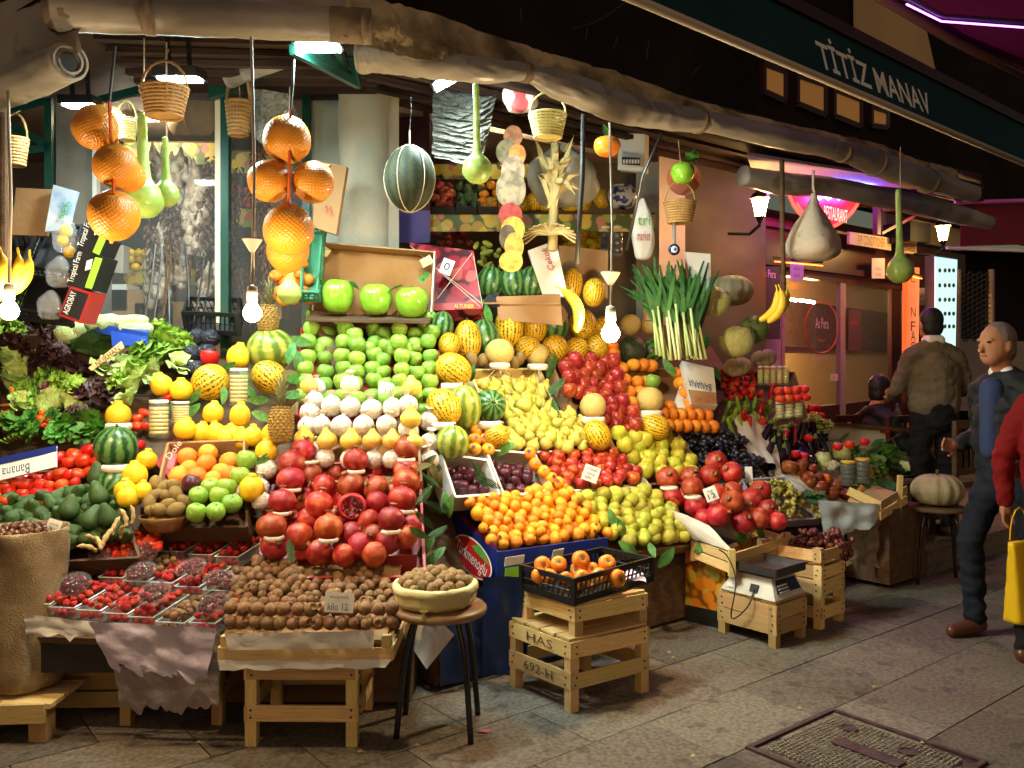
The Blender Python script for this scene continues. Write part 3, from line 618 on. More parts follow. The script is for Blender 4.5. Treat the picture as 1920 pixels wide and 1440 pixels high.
# soffit above it, violet glow tinted into the panel, helped by a hidden tube
sf = empty('soffit', Pn(1560, 340, 1.2), 'flat soffit lit violet by the neon sign', 'soffit')
sq = [Pn(1400, 285, .25), Pn(1730, 338, .25), Pn(1745, 380, 1.25), Pn(1420, 350, 1.25)]
part(MB().slab(sq[3], sq[2], sq[1], sq[0], .02), 'panel', mat('soffit_glow_tint', (.42, .30, .50), .7, bump=.2, bscale=8), sf)
part(MB().tube([Pn(1450, 358, .8), Pn(1720, 384, .8)], .010, 6), 'violet_tube', M['neon_mag'], sf)
part(MB().tube([Pn(1560, 342, .55), Pn(1640, 352, .55)], .010, 6), 'blue_tube', M['neon_blue'], sf)
# heaters
for (x, y, w), lb in zip(((1513, 497, 30), (1718, 521, 11)), ('glowing orange terrace heater below the hanging cloth bag', 'small glowing orange heater right of the hanging gourd')):
    h_ = empty('terrace_heater', Pn(x, y, .9), lb, 'heater')
    p, q = Pn(x-w, y-3, .9), Pn(x+w, y+2, .9)
    part(MB().slab(p, q, q+N*.16+Z*.03, p+N*.16+Z*.03, .006), 'element', M['heater'], h_)
    part(MB().slab(p+Z*.02, q+Z*.02, q+N*.18+Z*.06, p+N*.18+Z*.06, .02), 'hood', M['steel_dark'], h_)
# wall lanterns
for (x, y, r, n), lb in zip(((1425, 388, 16, .75), (1768, 437, 13, .9)), ('lit wall lantern at the corner of the cream pillar', 'lit wall lantern above the bright menu board')):
    c = Pn(x, y, n); k = r/1600*c.y
    l_ = empty('wall_lantern', c-Z*k*2, lb, 'lantern')
    part(MB().lathe([(.55*k, -1.1*k), (.95*k, .9*k), (.1*k, .95*k)], 6, c=c), 'glass', M['lantern'], l_)
    part(MB().lathe([(1.2*k, 1.0*k), (.9*k, 1.5*k), (.35*k, 1.9*k), (.15*k, 2.4*k), (0, 2.5*k)], 6, c=c), 'cap', M['black_metal'], l_)
    part(MB().lathe([(0, -2.2*k), (.2*k, -1.9*k), (.5*k, -1.3*k), (.6*k, -1.1*k), (0, -1.1*k)], 6, c=c), 'foot', M['black_metal'], l_)
    for j in range(6):
        t = j*PI/3; part(MB().tube([c+Vector((.57*k*math.cos(t), .57*k*math.sin(t), -1.1*k)), c+Vector((.98*k*math.cos(t), .98*k*math.sin(t), .9*k))], .05*k, 4), 'rib', M['black_metal'], l_)
    part(MB().tube([c-Z*2.1*k, c-Z*3*k+N*.1, c-Z*2.6*k+N*.3], .2*k, 6), 'bracket', M['black_metal'], l_)
# lit menu board
mb_ = empty('menu_board', Pn(1772, 690, .9), 'tall lit menu board with rows of dish photos behind the standing man', 'sign')
n = .95
p = [Pn(x, y, n) for x, y in ((1752, 478), (1797, 484), (1793, 692), (1752, 696))]
part(MB().slab(p[3], p[2], p[1], p[0], -.1), 'case', M['steel_dark'], mb_)
p2 = [Pn(x, y, n-.11) for x, y in ((1754, 481), (1795, 487), (1791, 690), (1754, 694))]
part(MB().slab(p2[3], p2[2], p2[1], p2[0], -.01), 'lit_face', M['lightbox'], mb_)
dm = mat('dish_print', (.18, .05, .02), .6, col2=(.10, .16, .03), scale=60)
for j, y in enumerate((507, 535, 562, 588, 612)):
    for x in (1762, 1772, 1780, 1788):
        c = Pn(x, y, n-.125); part(MB().ball(c, (.017, .006, .024), 8, 5), 'dish_picture', dm, mb_)
# vertical orange sign
fo = empty('fast_food_sign', Pn(1715, 690, .9), 'narrow vertical orange lit sign left of the bright menu board', 'sign')
p = [Pn(x, y, 1.0) for x, y in ((1702, 500), (1724, 502), (1722, 690), (1700, 692))]
part(MB().slab(p[3], p[2], p[1], p[0], -.05), 'face', mat('orange_face', (.7, .16, .03), .5, emit=(1, .17, .02), estr=.55), fo)
for s_, y in (('E', 520), ('N', 585), ('F', 612), ('A', 630), ('S', 650), ('T', 668)): text(s_, .095, .10, Pn(1712, y, .935), U, Z, MATS['sign_red'], fo)
# shuttered shop beyond, with honeycomb grille
fs = empty('shuttered_shop', Pn(1830, 690, BN+.6)-Z*1.5, 'closed shop front with honeycomb security grille at the far right', 'building')
p = [Pn(x, y, BN+1.0) for x, y in ((1790, 470), (2150, 470), (2150, 1000), (1790, 1000))]
part(MB().slab(p[3], p[2], p[1], p[0], -.1), 'dark_wall', M['wall_black'], fs)
gm = MB(); gn = 1.3
for i in range(7):
    for j in range(13):
        cx, cy = 1802+i*8.6, 515+j*9.6+(4.8 if i % 2 else 0)
        gm.tube([Pn(cx+5*math.cos(t*PI/3), cy+5*math.sin(t*PI/3), gn) for t in range(7)], .010, 4)
part(gm, 'honeycomb_grille', M['steel_dark'], fs, kind='stuff')
p = [Pn(x, y, gn) for x, y in ((1792, 636), (1858, 636), (1852, 770), (1790, 770))]
part(MB().slab(p[3], p[2], p[1], p[0], -.1), 'lower_wall', mat('painted_brick', (.33, .28, .29), .8, bump=.4, bscale=12), fs)
for x in (1796, 1859): plank('grille_post', Pn(x, 505, gn-.02), Pn(x, 770, gn-.02), .05, .05, U, mat('post_grey', (.36, .30, .28), .6) if x == 1796 else MATS['post_grey'], fs)
p = [Pn(x, y, gn+.1) for x, y in ((1864, 640), (1990, 640), (1990, 900), (1864, 900))]
part(MB().slab(p[3], p[2], p[1], p[0], -.1), 'pale_wall', MATS['post_grey'], fs)
# magenta support post of the restaurant terrace
for a_, b_ in (((1644, 380), (1644, 440)), ((1650, 438), (1712, 405)), ((1650, 395), (1690, 390))):
    plank('terrace_brace', Pn(*a_, 1.2), Pn(*b_, 1.2), .07 if a_[0] == 1644 else .03, .05, U if a_[0] == 1644 else Z, mat('brace', (.10, .01, .05), .5) if 'brace' not in MATS else MATS['brace'], rs)
ru([(1707, 415), (1745, 420), (1745, 455), (1707, 452)], 1.2, -.3, M['black_metal'], 'black_cabinet')
ru([(1660, 385), (1800, 405), (1800, 470), (1660, 440)], BN+.1, -.05, M['plaster'], 'upper_panel')

# terrace: white divider with painted leaves, table, chairs, bottle
dv = empty('divider_screen', P(1600, 960, 6.8), 'low white screen painted with green leaves behind the vegetables', 'screen')
p = [P(1545, 795, 6.75), P(1712, 812, 6.95), P(1708, 892, 6.95), P(1545, 890, 6.75)]
part(MB().slab(Vector((p[3].x, p[3].y, .25)), Vector((p[2].x, p[2].y, .25)), p[1], p[0], -.03), 'panel', mat('screen_white', (.60, .55, .46), .7, col2=(.52, .47, .38), scale=2), dv)
plank('top_rail', P(1543, 792, 6.73), P(1716, 809, 6.93), .03, .06, Z, M['wood_dark'], dv)
for x, y, a in ((1645, 830, .5), (1660, 838, -.6), (1640, 845, .2), (1668, 850, 1), (1680, 865, -.4)):
    c = P(x, y, 6.80); e = Vector((math.cos(a), 0, math.sin(a))); f = Vector((-math.sin(a), 0, math.cos(a)))
    part(MB().add([c-e*.07, c+f*.03, c+e*.07, c-f*.03], [(3, 2, 1, 0)]), 'painted_leaf', mat('leaf_paint', (.05, .17, .04), .6) if 'leaf_paint' not in MATS else MATS['leaf_paint'], dv)
part(MB().tube([P(1620, 860, 6.79), P(1650, 835, 6.8), P(1690, 812, 6.83)], .006, 5), 'painted_stem', M['wood_dark'], dv)
tb = empty('restaurant_table', P(1640, 1020, 7.0), 'small restaurant table with red cloth in front of the standing man', 'table')
tc = P(1650, 790, 7.5); tz = .98
tl = lambda a, b: Vector((tc.x, tc.y, tz))+U*a+N*b
part(MB().slab(tl(-.6, -.4), tl(.6, -.4), tl(.6, .4), tl(-.6, .4), .025), 'table_top', M['red_cloth'], tb)
for a, b in ((-.5, -.3), (.5, -.3), (.5, .3), (-.5, .3)): part(MB().tube([tl(a, b)-Z*tz, tl(a, b)], .022, 6), 'leg', M['black_metal'], tb)
def chair(c, yawd, label, m):
    r = empty('chair', c, label, 'chair', rot=(0, 0, math.radians(yawd)))
    def b(n_, ce, sz): new(n_, MB().box(ce, sz).mesh(n_, m), r)
    b('seat', (0, 0, .45), (.42, .42, .04)); b('top_rail', (0, .2, .90), (.42, .03, .06)); b('lower_rail', (0, .2, .55), (.36, .02, .05))
    for k in range(4): b('back_slat', (-.12+.08*k, .2, .72), (.03, .012, .32))
    for x, y, hh in ((-.19, -.19, .44), (.19, -.19, .44), (-.19, .2, .90), (.19, .2, .90)): b('leg', (x, y, hh/2), (.035, .035, hh))
    return r
g1 = P(1575, 690, 7.3); g2 = P(1650, 690, 7.15); g3 = P(1768, 690, 6.55)
chair(Vector((g1.x, g1.y, .18)), 200, 'dark red wooden chair at the table edge left of the seated person', M['maroon_wood'])
chair(Vector((g2.x, g2.y, .18)), 214, 'dark wooden chair with its back to the street at the red table', M['maroon_wood'])
chair(Vector((g3.x, g3.y, .18)), 214, 'dark chair tucked beside the standing man', M['wood_dark'])
bt = empty('water_bottle', P(1683, 800, 6.35), 'clear plastic water bottle with blue label in front of the red table', 'bottle')
bc = P(1683, 802, 7.2); bc.z = .985
bt.location = bc
part(MB().lathe([(.028, 0), (.033, .01), (.033, .13), (.02, .17), (.013, .18), (.013, .2)], 14, c=bc), 'body', M['jar'], bt, True)
part(MB().lathe([(.0335, .05), (.0335, .10)], 14, c=bc), 'label', mat('bottle_label', (.05, .12, .5), .5), bt, True)
part(MB().lathe([(.015, .198), (.015, .215), (0, .215)], 10, c=bc), 'cap', MATS['bottle_label'], bt)
# ------------------------------------------------------------------ produce: one mesh per kind, radius 1, stalk along +Z
K = {}
def ell(n=11, rz=1.0, rx=1.0): return [(rx*math.sin(PI*i/n)+.0001, -rz*math.cos(PI*i/n)) for i in range(n+1)]
def kind(k, mb, mats, smooth=True): K[k] = mb.mesh(k, mats, smooth)
stem_m = mat('stem', (.10, .065, .02), .8); calyx_m = mat('calyx', (.10, .17, .03), .7, col2=(.16, .2, .05), scale=6); crown_m = mat('crown_end', (.24, .11, .04), .8)
apple_p = catmull([(.0, -.70), (.16, -.80), (.45, -.86), (.80, -.58), (.99, -.05), (1.0, .22), (.90, .58), (.62, .84), (.32, .86), (.10, .70), (.05, .60)], 2)
def lob(n, a): return lambda t, th: 1+a*math.cos(n*th)*math.sin(PI*t)
def apple(k, m, tall=1.0, lobes=.02):
    p = [(r*(1-.10*(tall-1)*(1-z)), z*tall) for r, z in apple_p]; n0 = len(p); p = p+[(.035, .66*tall), (.035, 1.05*tall), (.001, 1.06*tall)]
    kind(k, MB().lathe(p, 18, split=n0-1, mod=lob(5, lobes)), [m, stem_m])
apple('green_apple', mat('apple_green', (.15, .33, .028), .30, .5, (.26, .44, .055), 3, .3, .7, 3, .16, .016, spk=(.42, .50, .16)))
apple('red_apple', mat('apple_red', (.27, .006, .010), .26, .5, (.46, .12, .04), 2.6, .48, .8, 5, .25, .012, spk=(.5, .25, .1)), 1.12, .04)
apple('yellow_apple', mat('apple_yellow', (.55, .47, .035), .3, .5, (.44, .46, .05), 2.4, .35, .7, 3, .16, .024, spk=(.40, .28, .06)), 1.04)
apple('big_green_apple', mat('apple_big', (.17, .40, .02), .22, .6, (.28, .52, .04), 2, .3, .7, 3, .05))
apple('nectarine', mat('nectarine', (.36, .012, .015), .3, .5, (.62, .16, .03), 2.2, .48, .72, 4, .2, .014, spk=(.6, .3, .08)), .98, .0)
apple('plum', mat('plum', (.035, .010, .022), .34, .5, (.10, .012, .03), 2.4, .4, .7, 4, .3, .01), 1.0, 0)
cit = [(r, z) for r, z in ell(14, .92)]
def citrus(k, m, rz=.92): kind(k, MB().lathe([(r, z*rz/.92-(.06 if i in (0, 14) else 0)*(1 if z > 0 else -1)) for i, (r, z) in enumerate(cit)], 18), [m])
citrus('orange', mat('orange', (.78, .22, .01), .38, .5, (.86, .30, .02), 3, .3, .7, 3, .12, .012, .35, 45, spk=(.55, .22, .02)))
citrus('mandarin', mat('mandarin', (.80, .27, .008), .32, .5, (.88, .36, .02), 2, .3, .7, 3, .14, .014, .3, 40, spk=(.6, .30, .02)), .84)
citrus('green_tangerine', mat('tangerine_green', (.36, .40, .03), .38, .5, (.56, .47, .06), 1.8, .4, .68, 4, .18, .026, .3, 40, spk=(.30, .24, .05)), .88)
ns_ = len(cit)
kind('seal_mandarin', MB().lathe([(r, z*.84/.92) for r, z in cit], 18).add([Vector((.30*math.cos(t*PI/6), .30*math.sin(t*PI/6)*1.0, .885+.0)) for t in range(12)], [tuple(range(12))], 1), [MATS['mandarin'], mat('seal', (.10, .012, .05), .4)])
# tomato with star calyx
def starcap(prof, k, m1, m2, n, pts, z, r0, seg=20, lobes=.0):
    mb = MB().lathe(prof, seg, mod=lob(5, lobes)); v = [Vector((0, 0, z+.03))]; q = []
    for i in range(pts*2):
        t = PI*i/pts; rr = r0 if i % 2 == 0 else r0*.35; v.append(Vector((rr*math.cos(t), rr*math.sin(t), z-(.22*r0 if i % 2 == 0 else .0)+.02)))
    f = [(0, 1+i, 1+(i+1) % (pts*2)) for i in range(pts*2)]; mb.add(v, f, 1); kind(k, mb, [m1, m2])
tom = [(r, z*.82) for r, z in apple_p]
tom_m = mat('tomato', (.55, .022, .008), .2, .5, (.62, .06, .012), 2.4, .4, .7, 3, .12, .01)
starcap(tom, 'tomato', tom_m, calyx_m, 5, 5, .66, .42, 18, .02)
starcap([(r, z*.9) for r, z in apple_p], 'dark_tomato', mat('tomato_dark', (.20, .035, .012), .25, .5, (.30, .10, .02), 2.2, .4, .7, 3, .2, .01), calyx_m, 5, 5, .72, .3, 18, .02)
starcap([(r, z*.85) for r, z in apple_p], 'persimmon', mat('persimmon', (.68, .17, .012), .3, .5, (.74, .26, .03), 2, .3, .7, 3, .1), mat('calyx_dry', (.13, .11, .035), .8), 4, 4, .72, .62, 18, .02)
# pomegranate with scalloped crown
pom = catmull([(.02, -.86), (.3, -.86), (.72, -.66), (.98, -.15), (1, .15), (.86, .55), (.55, .80), (.28, .90), (.17, .98), (.16, 1.06), (.24, 1.20)], 2)
pom_n = len(pom); pom = pom+[(.13, 1.05), (.001, 1.0)]
kind('pomegranate', MB().lathe(pom, 18, split=pom_n-3, mod=lambda t, th: 1+.025*math.cos(6*th) if t < .85 else 1+.22*math.cos(6*th)),
     [mat('pomegranate', (.34, .014, .010), .36, .5, (.58, .15, .045), 1.5, .48, .78, 5, .28, .014, .12, 12, spk=(.26, .09, .035), sps=10), crown_m])
# halved pomegranate with seeds
ph = MB().lathe([(r, z) for r, z in ell(12) if z < .56]+[(.80, .58), (.76, .55), (.001, .50)], 20, split=11)
sd = random.Random(4)
for i in range(70):
    t, q = sd.uniform(0, 2*PI), .68*math.sqrt(sd.random()); ph.ball((q*math.cos(t), q*math.sin(t), .54+sd.uniform(0, .04)), .085, 6, 4, 2)
kind('open_pomegranate', ph, [MATS['pomegranate'], mat('pom_flesh', (.62, .34, .10), .6), mat('pom_seed', (.07, .002, .006), .12, .6)])
# medlar
med = catmull([(.02, -.95), (.4, -.9), (.85, -.5), (1, 0), (.92, .45), (.66, .75), (.52, .86), (.50, .96), (.36, .74), (.02, .66)], 2)
kind('medlar', MB().lathe(med, 12, mod=lambda t, th: 1 if t < .72 else 1+.12*math.cos(5*th)), [mat('medlar', (.17, .085, .035), .55, .35, (.29, .155, .07), 2.4, .3, .7, 5, .22, .012, .3, 10)])
kiwi_m = mat('kiwi', (.19, .12, .035), .8, .2, (.26, .17, .06), 5, .3, .7, 5, .12, 0, .3, 40)
kind('kiwi', MB().lathe(ell(11, 1.25, .92), 14), [kiwi_m])
pear_p = catmull([(.04, -.92), (.35, -.98), (.80, -.72), (1, -.2), (.90, .30), (.56, .72), (.36, 1.06), (.25, 1.32), (.06, 1.40)], 2); pn = len(pear_p)
kind('pear', MB().lathe(pear_p+[(.045, 1.40), (.05, 1.75), (.001, 1.76)], 16, split=pn-1), [mat('pear', (.50, .44, .06), .4, .4, (.42, .45, .09), 2.4, .35, .7, 4, .15, .02, .1, 30, spk=(.35, .24, .06)), stem_m])
kind('round_pear', MB().lathe([(r, z*.82 if z > 0 else z*.92) for r, z in pear_p]+[(.04, 1.14), (.045, 1.46), (.001, 1.47)], 16, split=pn-1), [mat('pear_gold', (.72, .42, .05), .4, .4, (.66, .50, .10), 2.4, .35, .7, 4, .12, .018, .1, 30, spk=(.5, .28, .05)), stem_m])
qp = catmull([(.04, -.80), (.22, -.90), (.55, -.92), (.92, -.55), (1.0, 0), (.88, .5), (.55, .84), (.36, .98), (.34, 1.14), (.20, 1.22), (.04, 1.14)], 2)
kind('quince', MB().lathe(qp, 18, mod=lob(4, .05)), [mat('quince', (.80, .46, .008), .38, .4, (.72, .48, .02), 2.2, .35, .7, 4, .1, .012, .2, 8, spk=(.52, .34, .05), sps=9)])
av = catmull([(.03, -1.0), (.5, -.92), (.92, -.45), (1, .0), (.88, .5), (.62, 1.0), (.42, 1.4), (.2, 1.62), (.03, 1.66)], 2)
kind('avocado', MB().lathe(av, 14), [mat('avocado', (.035, .075, .022), .42, .4, (.06, .12, .03), 4, .35, .7, 5, .18, .012, .35, 30)])
# strawberry
stb = catmull([(.02, -1.25), (.3, -1.05), (.72, -.45), (.95, .1), (.85, .5), (.45, .72), (.05, .72)], 2)
starcap(stb, 'strawberry', mat('strawberry', (.42, .016, .010), .32, .5, (.55, .035, .02), 7, .4, .6, 3, .18, .008, .4, 30), mat('straw_leaf', (.10, .26, .03), .6, rand=.2), 6, 6, .72, .75, 10)
kind('cherry', MB().ball((0, 0, 0), 1, 10, 7), [mat('cherry', (.10, .004, .008), .14, .6, rand=.3)])
kind('cherry_tomato', MB().lathe([(r, z*.95) for r, z in apple_p], 12), [mat('cherry_tomato', (.66, .055, .008), .18, .5, rand=.12, hue=.008)])
kind('chestnut', MB().lathe(catmull([(.02, -.75), (.6, -.6), (1, -.1), (.85, .45), (.4, .85), (.02, 1.05)], 2), 10, mod=lambda t, th: .85+.15*abs(math.cos(th))), [mat('chestnut', (.075, .028, .012), .25, .5, (.12, .05, .022), 3, rand=.25)])
kind('walnut', MB().lathe(ell(11, 1.08), 16, mod=lambda t, th: 1+.07*math.sin(th*7+9*t)*math.sin(PI*t)+.05*(abs(math.cos(th)) > .97)), [mat('walnut', (.30, .18, .08), .75, .2, (.40, .26, .12), 5, rand=.12, bump=.6, bscale=9)])
# melons and gourds
def melon(k, m, rz=1.0, ribs=0, n=12, a=.015, stalk=True, flat=0):
    p = ell(15, rz)
    if flat: p = [(r, z-(.10*(1-r)**2*(1 if z > 0 else -1))*flat) for r, z in p]
    p0 = len(p); p = p+([(.06, rz*.98), (.045, rz*1.10), (.001, rz*1.11)] if stalk else [])
    kind(k, MB().lathe(p, 28, split=p0-1 if stalk else None, mod=lob(n, a)), [m, stem_m])
wm = stripes('watermelon', (.012, .055, .016), (.10, .20, .05), 11, .34, .66, 1.5, 4.5, .3)
melon('watermelon', wm, 1.08)
melon('pale_watermelon', stripes('watermelon_pale', (.10, .17, .02), (.34, .36, .06), 10, .3, .75, 1.3, 3.5, .3), 1.02)
ym = stripes('melon_yellow', (.05, .05, .012), (.74, .42, .014), 23, .655, .74, 3.2, 8.5, .45)
melon('yellow_melon', ym, 1.2)
melon('galia_melon', mat('galia', (.52, .37, .10), .65, .3, (.62, .46, .16), 14, .4, .62, 6, .1, .008, .45, 16), 1.0)
melon('dark_melon', mat('melon_dark', (.022, .035, .016), .5, .4, (.05, .06, .03), 3, bump=.2, bscale=10), 1.0, n=10, a=.04)
melon('hanging_melon', stripes('melon_green', (.005, .010, .002), (.022, .030, .006), 15, .30, .7, 1.8, 7, .7), 1.3, n=14, a=.015, stalk=False)
def pump(t, th): return 1-.12*abs(math.sin(th*6.5))**.5*math.sin(PI*t)**.6*-1-.12
kind('pumpkin', MB().lathe([(r, z*.72-(.13*max(0, 1-r*1.6))*(1 if z > 0 else -1)) for r, z in ell(17)]+[(.07, .56), (.06, .8), (.001, .82)], 52, split=17, mod=lambda t, th: 1-.13*(1-abs(math.cos(th*6.5))**.6)*math.sin(PI*min(1, t))**.5),
     [mat('pumpkin', (.33, .28, .16), .6, .3, (.42, .36, .22), 2.4, .35, .7, 5, .12, 0, .3, 9), stem_m])
kind('pomelo', MB().lathe(catmull([(.02, -.95), (.4, -.92), (.90, -.48), (1, -.02), (.92, .42), (.64, .82), (.30, 1.0), (.10, 1.12), (.07, 1.24)], 3), 28), [netted('pomelo_net', (.52, .27, .02), (.80, .20, .015), 30, .4)])
def gourd(k, neck, rn, m):
    p = catmull([(.03, -.95), (.5, -.86), (.92, -.4), (1, 0), (.85, .55), (.45, 1.0), (rn*1.3, 1.5), (rn, 1.5+neck*.4), (rn*.92, 1.5+neck*.8), (rn*.8, 1.5+neck), (.02, 1.52+neck)], 3); kind(k, MB().lathe(p, 18), [m])
gm_ = mat('gourd', (.20, .34, .07), .35, .5, (.33, .46, .12), 2, .35, .7, 5, .12, .012, .1, 8)
gourd('gourd_long', 4.4, .22, gm_); gourd('gourd_mid', 3.0, .26, gm_); gourd('gourd_short', 1.6, .30, gm_)
# long vegetables: along +Z, length 2 (z -1..1), radius given
def longveg(k, prof, bend, mats, split=None, seg=12):
    n_ = len(prof); path = [Vector((bend*(z*z), 0, z)) for r, z in prof]
    mb = MB().tube(path, [r for r, z in prof], seg)
    if split is not None:
        q = seg*(n_-1)
        for i in range(q):
            if i//seg >= split: mb.m[i] = 1
    kind(k, mb, mats)
lv = lambda pts, n=2: catmull(pts, n)
longveg('eggplant', lv([(.03, -1), (.2, -.94), (.26, -.6), (.24, 0), (.18, .5), (.14, .72), (.16, .76), (.10, .9), (.04, .92), (.04, 1.05), (.001, 1.06)]), .12, [mat('eggplant', (.014, .006, .018), .12, .6, rand=.2), calyx_m], 10)
longveg('red_pepper', lv([(.005, -1), (.06, -.8), (.13, -.2), (.17, .4), (.15, .66), (.06, .74), (.03, .8), (.03, 1), (.001, 1)]), .15, [mat('pepper_red', (.42, .010, .006), .15, .6, rand=.2, hue=.01), calyx_m], 10)
longveg('green_pepper', lv([(.005, -1), (.07, -.8), (.14, -.2), (.17, .4), (.15, .66), (.06, .74), (.03, .8), (.03, 1), (.001, 1)]), .15, [mat('pepper_green', (.20, .33, .03), .2, .6, rand=.2, hue=.02), calyx_m], 10)
longveg('round_pepper', lv([(.01, -.8), (.35, -.7), (.62, -.2), (.66, .25), (.45, .55), (.12, .52), (.07, .6), (.08, 1.0), (.001, 1.0)]), .0, [mat('pepper_round', (.50, .025, .006), .15, .6, rand=.2, hue=.015), calyx_m], 10)
longveg('bell_pepper', lv([(.02, -.55), (.35, -.7), (.75, -.45), (.9, .2), (.8, .62), (.45, .68), (.12, .5), (.08, .8), (.001, .8)]), 0, [mat('pepper_bell', (.45, .01, .012), .14, .6), calyx_m], 12)
longveg('zucchini', lv([(.01, -1), (.12, -.97), (.18, -.6), (.17, .2), (.14, .75), (.10, .86), (.11, 1), (.001, 1)]), .10, [mat('zucchini', (.17, .30, .05), .35, .5, (.28, .40, .10), 6, rand=.15), calyx_m], 10)
longveg('carrot', lv([(.01, -1), (.05, -.7), (.10, 0), (.15, .8), (.10, .95), (.02, 1)]), .05, [mat('carrot', (.66, .19, .015), .5, .4, rand=.15)])
longveg('banana', lv([(.05, -1), (.15, -.92), (.24, -.5), (.26, 0), (.24, .5), (.14, .82), (.05, .95), (.045, 1.15), (.001, 1.16)]), .45, [mat('banana', (.72, .48, .03), .45, .4, (.60, .36, .03), 5, .5, .8, rand=.1)], None, 7)
longveg('ginger', lv([(.03, -1), (.22, -.85), (.17, -.5), (.26, -.2), (.18, .2), (.24, .5), (.15, .75), (.03, 1)]), .25, [mat('ginger', (.46, .30, .12), .7, .2, (.52, .36, .17), 6, rand=.15, bump=.3, bscale=12)])
longveg('green_bean', lv([(.01, -1), (.05, -.8), (.055, 0), (.05, .8), (.01, 1)]), .2, [mat('bean', (.12, .26, .04), .5, .4, rand=.25)], None, 6)
longveg('mango', lv([(.02, -1), (.4, -.75), (.5, -.1), (.42, .5), (.2, .9), (.02, 1)]), .12, [mat('mango', (.42, .46, .07), .4, .4, rand=.15, hue=.02)])
# wrapped fruit: tissue ball with a twisted tuft
def wrap_mod(t, th): return 1+.05*math.sin(th*9+t*6)*t+(.25*math.sin(th*5) if t > .85 else 0)
kind('wrapped_pear', MB().lathe(catmull([(.05, -.9), (.5, -.88), (.92, -.4), (1, .05), (.85, .55), (.5, .88), (.24, 1.02), (.30, 1.25), (.48, 1.45), (.2, 1.4), (.02, 1.25)], 3), 24, mod=wrap_mod), [M['tissue']])
# leafy heads
def leafy(k, rings, m, L=1.0, wid=.6, ruf=.12, curl=.5, seed=1, nu=6, nv=7):
    rg = random.Random(seed); mb = MB()
    for n_, el, sc in rings:
        for i in range(n_):
            az = 2*PI*(i+rg.random()*.5)/n_; e = el+rg.uniform(-.12, .12); ln = L*sc*rg.uniform(.85, 1.1); w = wid*sc*rg.uniform(.85, 1.15); fr_ = rg.uniform(4, 7); ph_ = rg.random()*6
            ca, sa = math.cos(az), math.sin(az)
            def fn(u, v):
                s_ = (u-.5)*2; ww = w*(math.sin(min(1, v*1.05+.12)*PI*.62)**.8)
                ed = abs(s_)**2; ang = e-curl*v*v; rr = ln*v*math.cos(ang)+.05; zz = ln*v*math.sin(ang)
                zz += ruf*(ed+.3*v)*math.sin(fr_*v*4+ph_+s_*2.2)+.25*w*s_*s_*.7; x = rr; y = s_*ww+ruf*.6*ed*math.sin(fr_*v*5+ph_)
                return Vector((x*ca-y*sa, x*sa+y*ca, zz))
            mb.grid(fn, nu, nv)
    kind(k, mb, [m])
leafy('lettuce', [(7, .35, 1), (7, .8, .95), (6, 1.2, .8), (4, 1.5, .6)], mat('lettuce', (.20, .40, .04), .5, .4, (.42, .60, .12), 2.2, .35, .7, 4, .2, .02, .3, 6), ruf=.13, seed=3)
leafy('red_lettuce', [(8, .3, 1), (8, .75, .95), (7, 1.15, .8), (5, 1.5, .6)], mat('lettuce_red', (.045, .012, .020), .38, .5, (.11, .06, .03), 3, .4, .75, 4, .3, .02, .3, 6), ruf=.18, seed=5)
leafy('curly_lettuce', [(9, .3, 1), (9, .75, .95), (8, 1.15, .8), (6, 1.5, .6)], mat('lettuce_curly', (.16, .34, .03), .5, .4, (.34, .54, .08), 4, .35, .7, 4, .2, .02, .3, 6), ruf=.22, seed=9)
leafy('romaine', [(5, .9, 1), (6, 1.2, 1), (4, 1.45, .95)], mat('romaine', (.28, .44, .07), .5, .4, (.62, .68, .30), 2, .35, .7, 4, .15, .015, .3, 6), L=1.5, wid=.42, ruf=.06, curl=.25, seed=6)
leafy('greens', [(9, .5, 1), (9, .95, 1), (8, 1.3, 1)], mat('greens', (.05, .18, .02), .5, .4, (.10, .28, .04), 4, .35, .7, 4, .25, .015, .3, 6), L=1.2, wid=.26, ruf=.05, curl=.4, seed=7, nu=4, nv=5)
leafy('savoy_leaves', [(6, .25, 1), (5, .6, .8)], mat('savoy', (.035, .10, .03), .5, .4, (.07, .17, .05), 5, .35, .7, 4, .2, .01, .6, 10), L=1.1, wid=.7, ruf=.06, curl=.3, seed=8)
def cabbage(k, m, seed):
    mb = MB(); rg = random.Random(seed); mb.ball((0, 0, 0), (.93, .93, .88), 20, 12)
    for i in range(9):
        az = rg.random()*2*PI; tl_ = rg.uniform(.1, 1.0)
        R_ = Euler((tl_, 0, az)).to_matrix()
        def fn(u, v):
            a_ = (u-.5)*2.3; b_ = -1.1+v*1.75; r_ = 1.0+.02*i+.035*mnoise.noise((u*7+i, v*7, seed))+(.06*v if v > .8 else 0)
            return R_ @ Vector((r_*math.cos(b_)*math.sin(a_), -r_*math.cos(b_)*math.cos(a_), r_*math.sin(b_)*.96))
        mb.grid(fn, 9, 9)
    kind(k, mb, [m])
cabbage('cabbage', mat('cabbage', (.54, .62, .20), .45, .4, (.72, .76, .40), 3, .35, .7, 6, .1, .01, .5, 7), 2)
cabbage('green_cabbage', mat('cabbage_green', (.09, .17, .06), .5, .4, (.17, .26, .10), 3, .35, .7, 6, .1, .01, .5, 7), 5)
cabbage('radicchio', mat('radicchio', (.10, .012, .04), .45, .4, (.45, .30, .34), 2.5, .55, .72, 6, .2, .01, .5, 7), 7)
cabbage('dark_cabbage', mat('cabbage_wrapped', (.016, .018, .030), .25, .6, (.03, .03, .05), 3, bump=.8, bscale=4), 9)
mbc = MB(); rgc = random.Random(2)
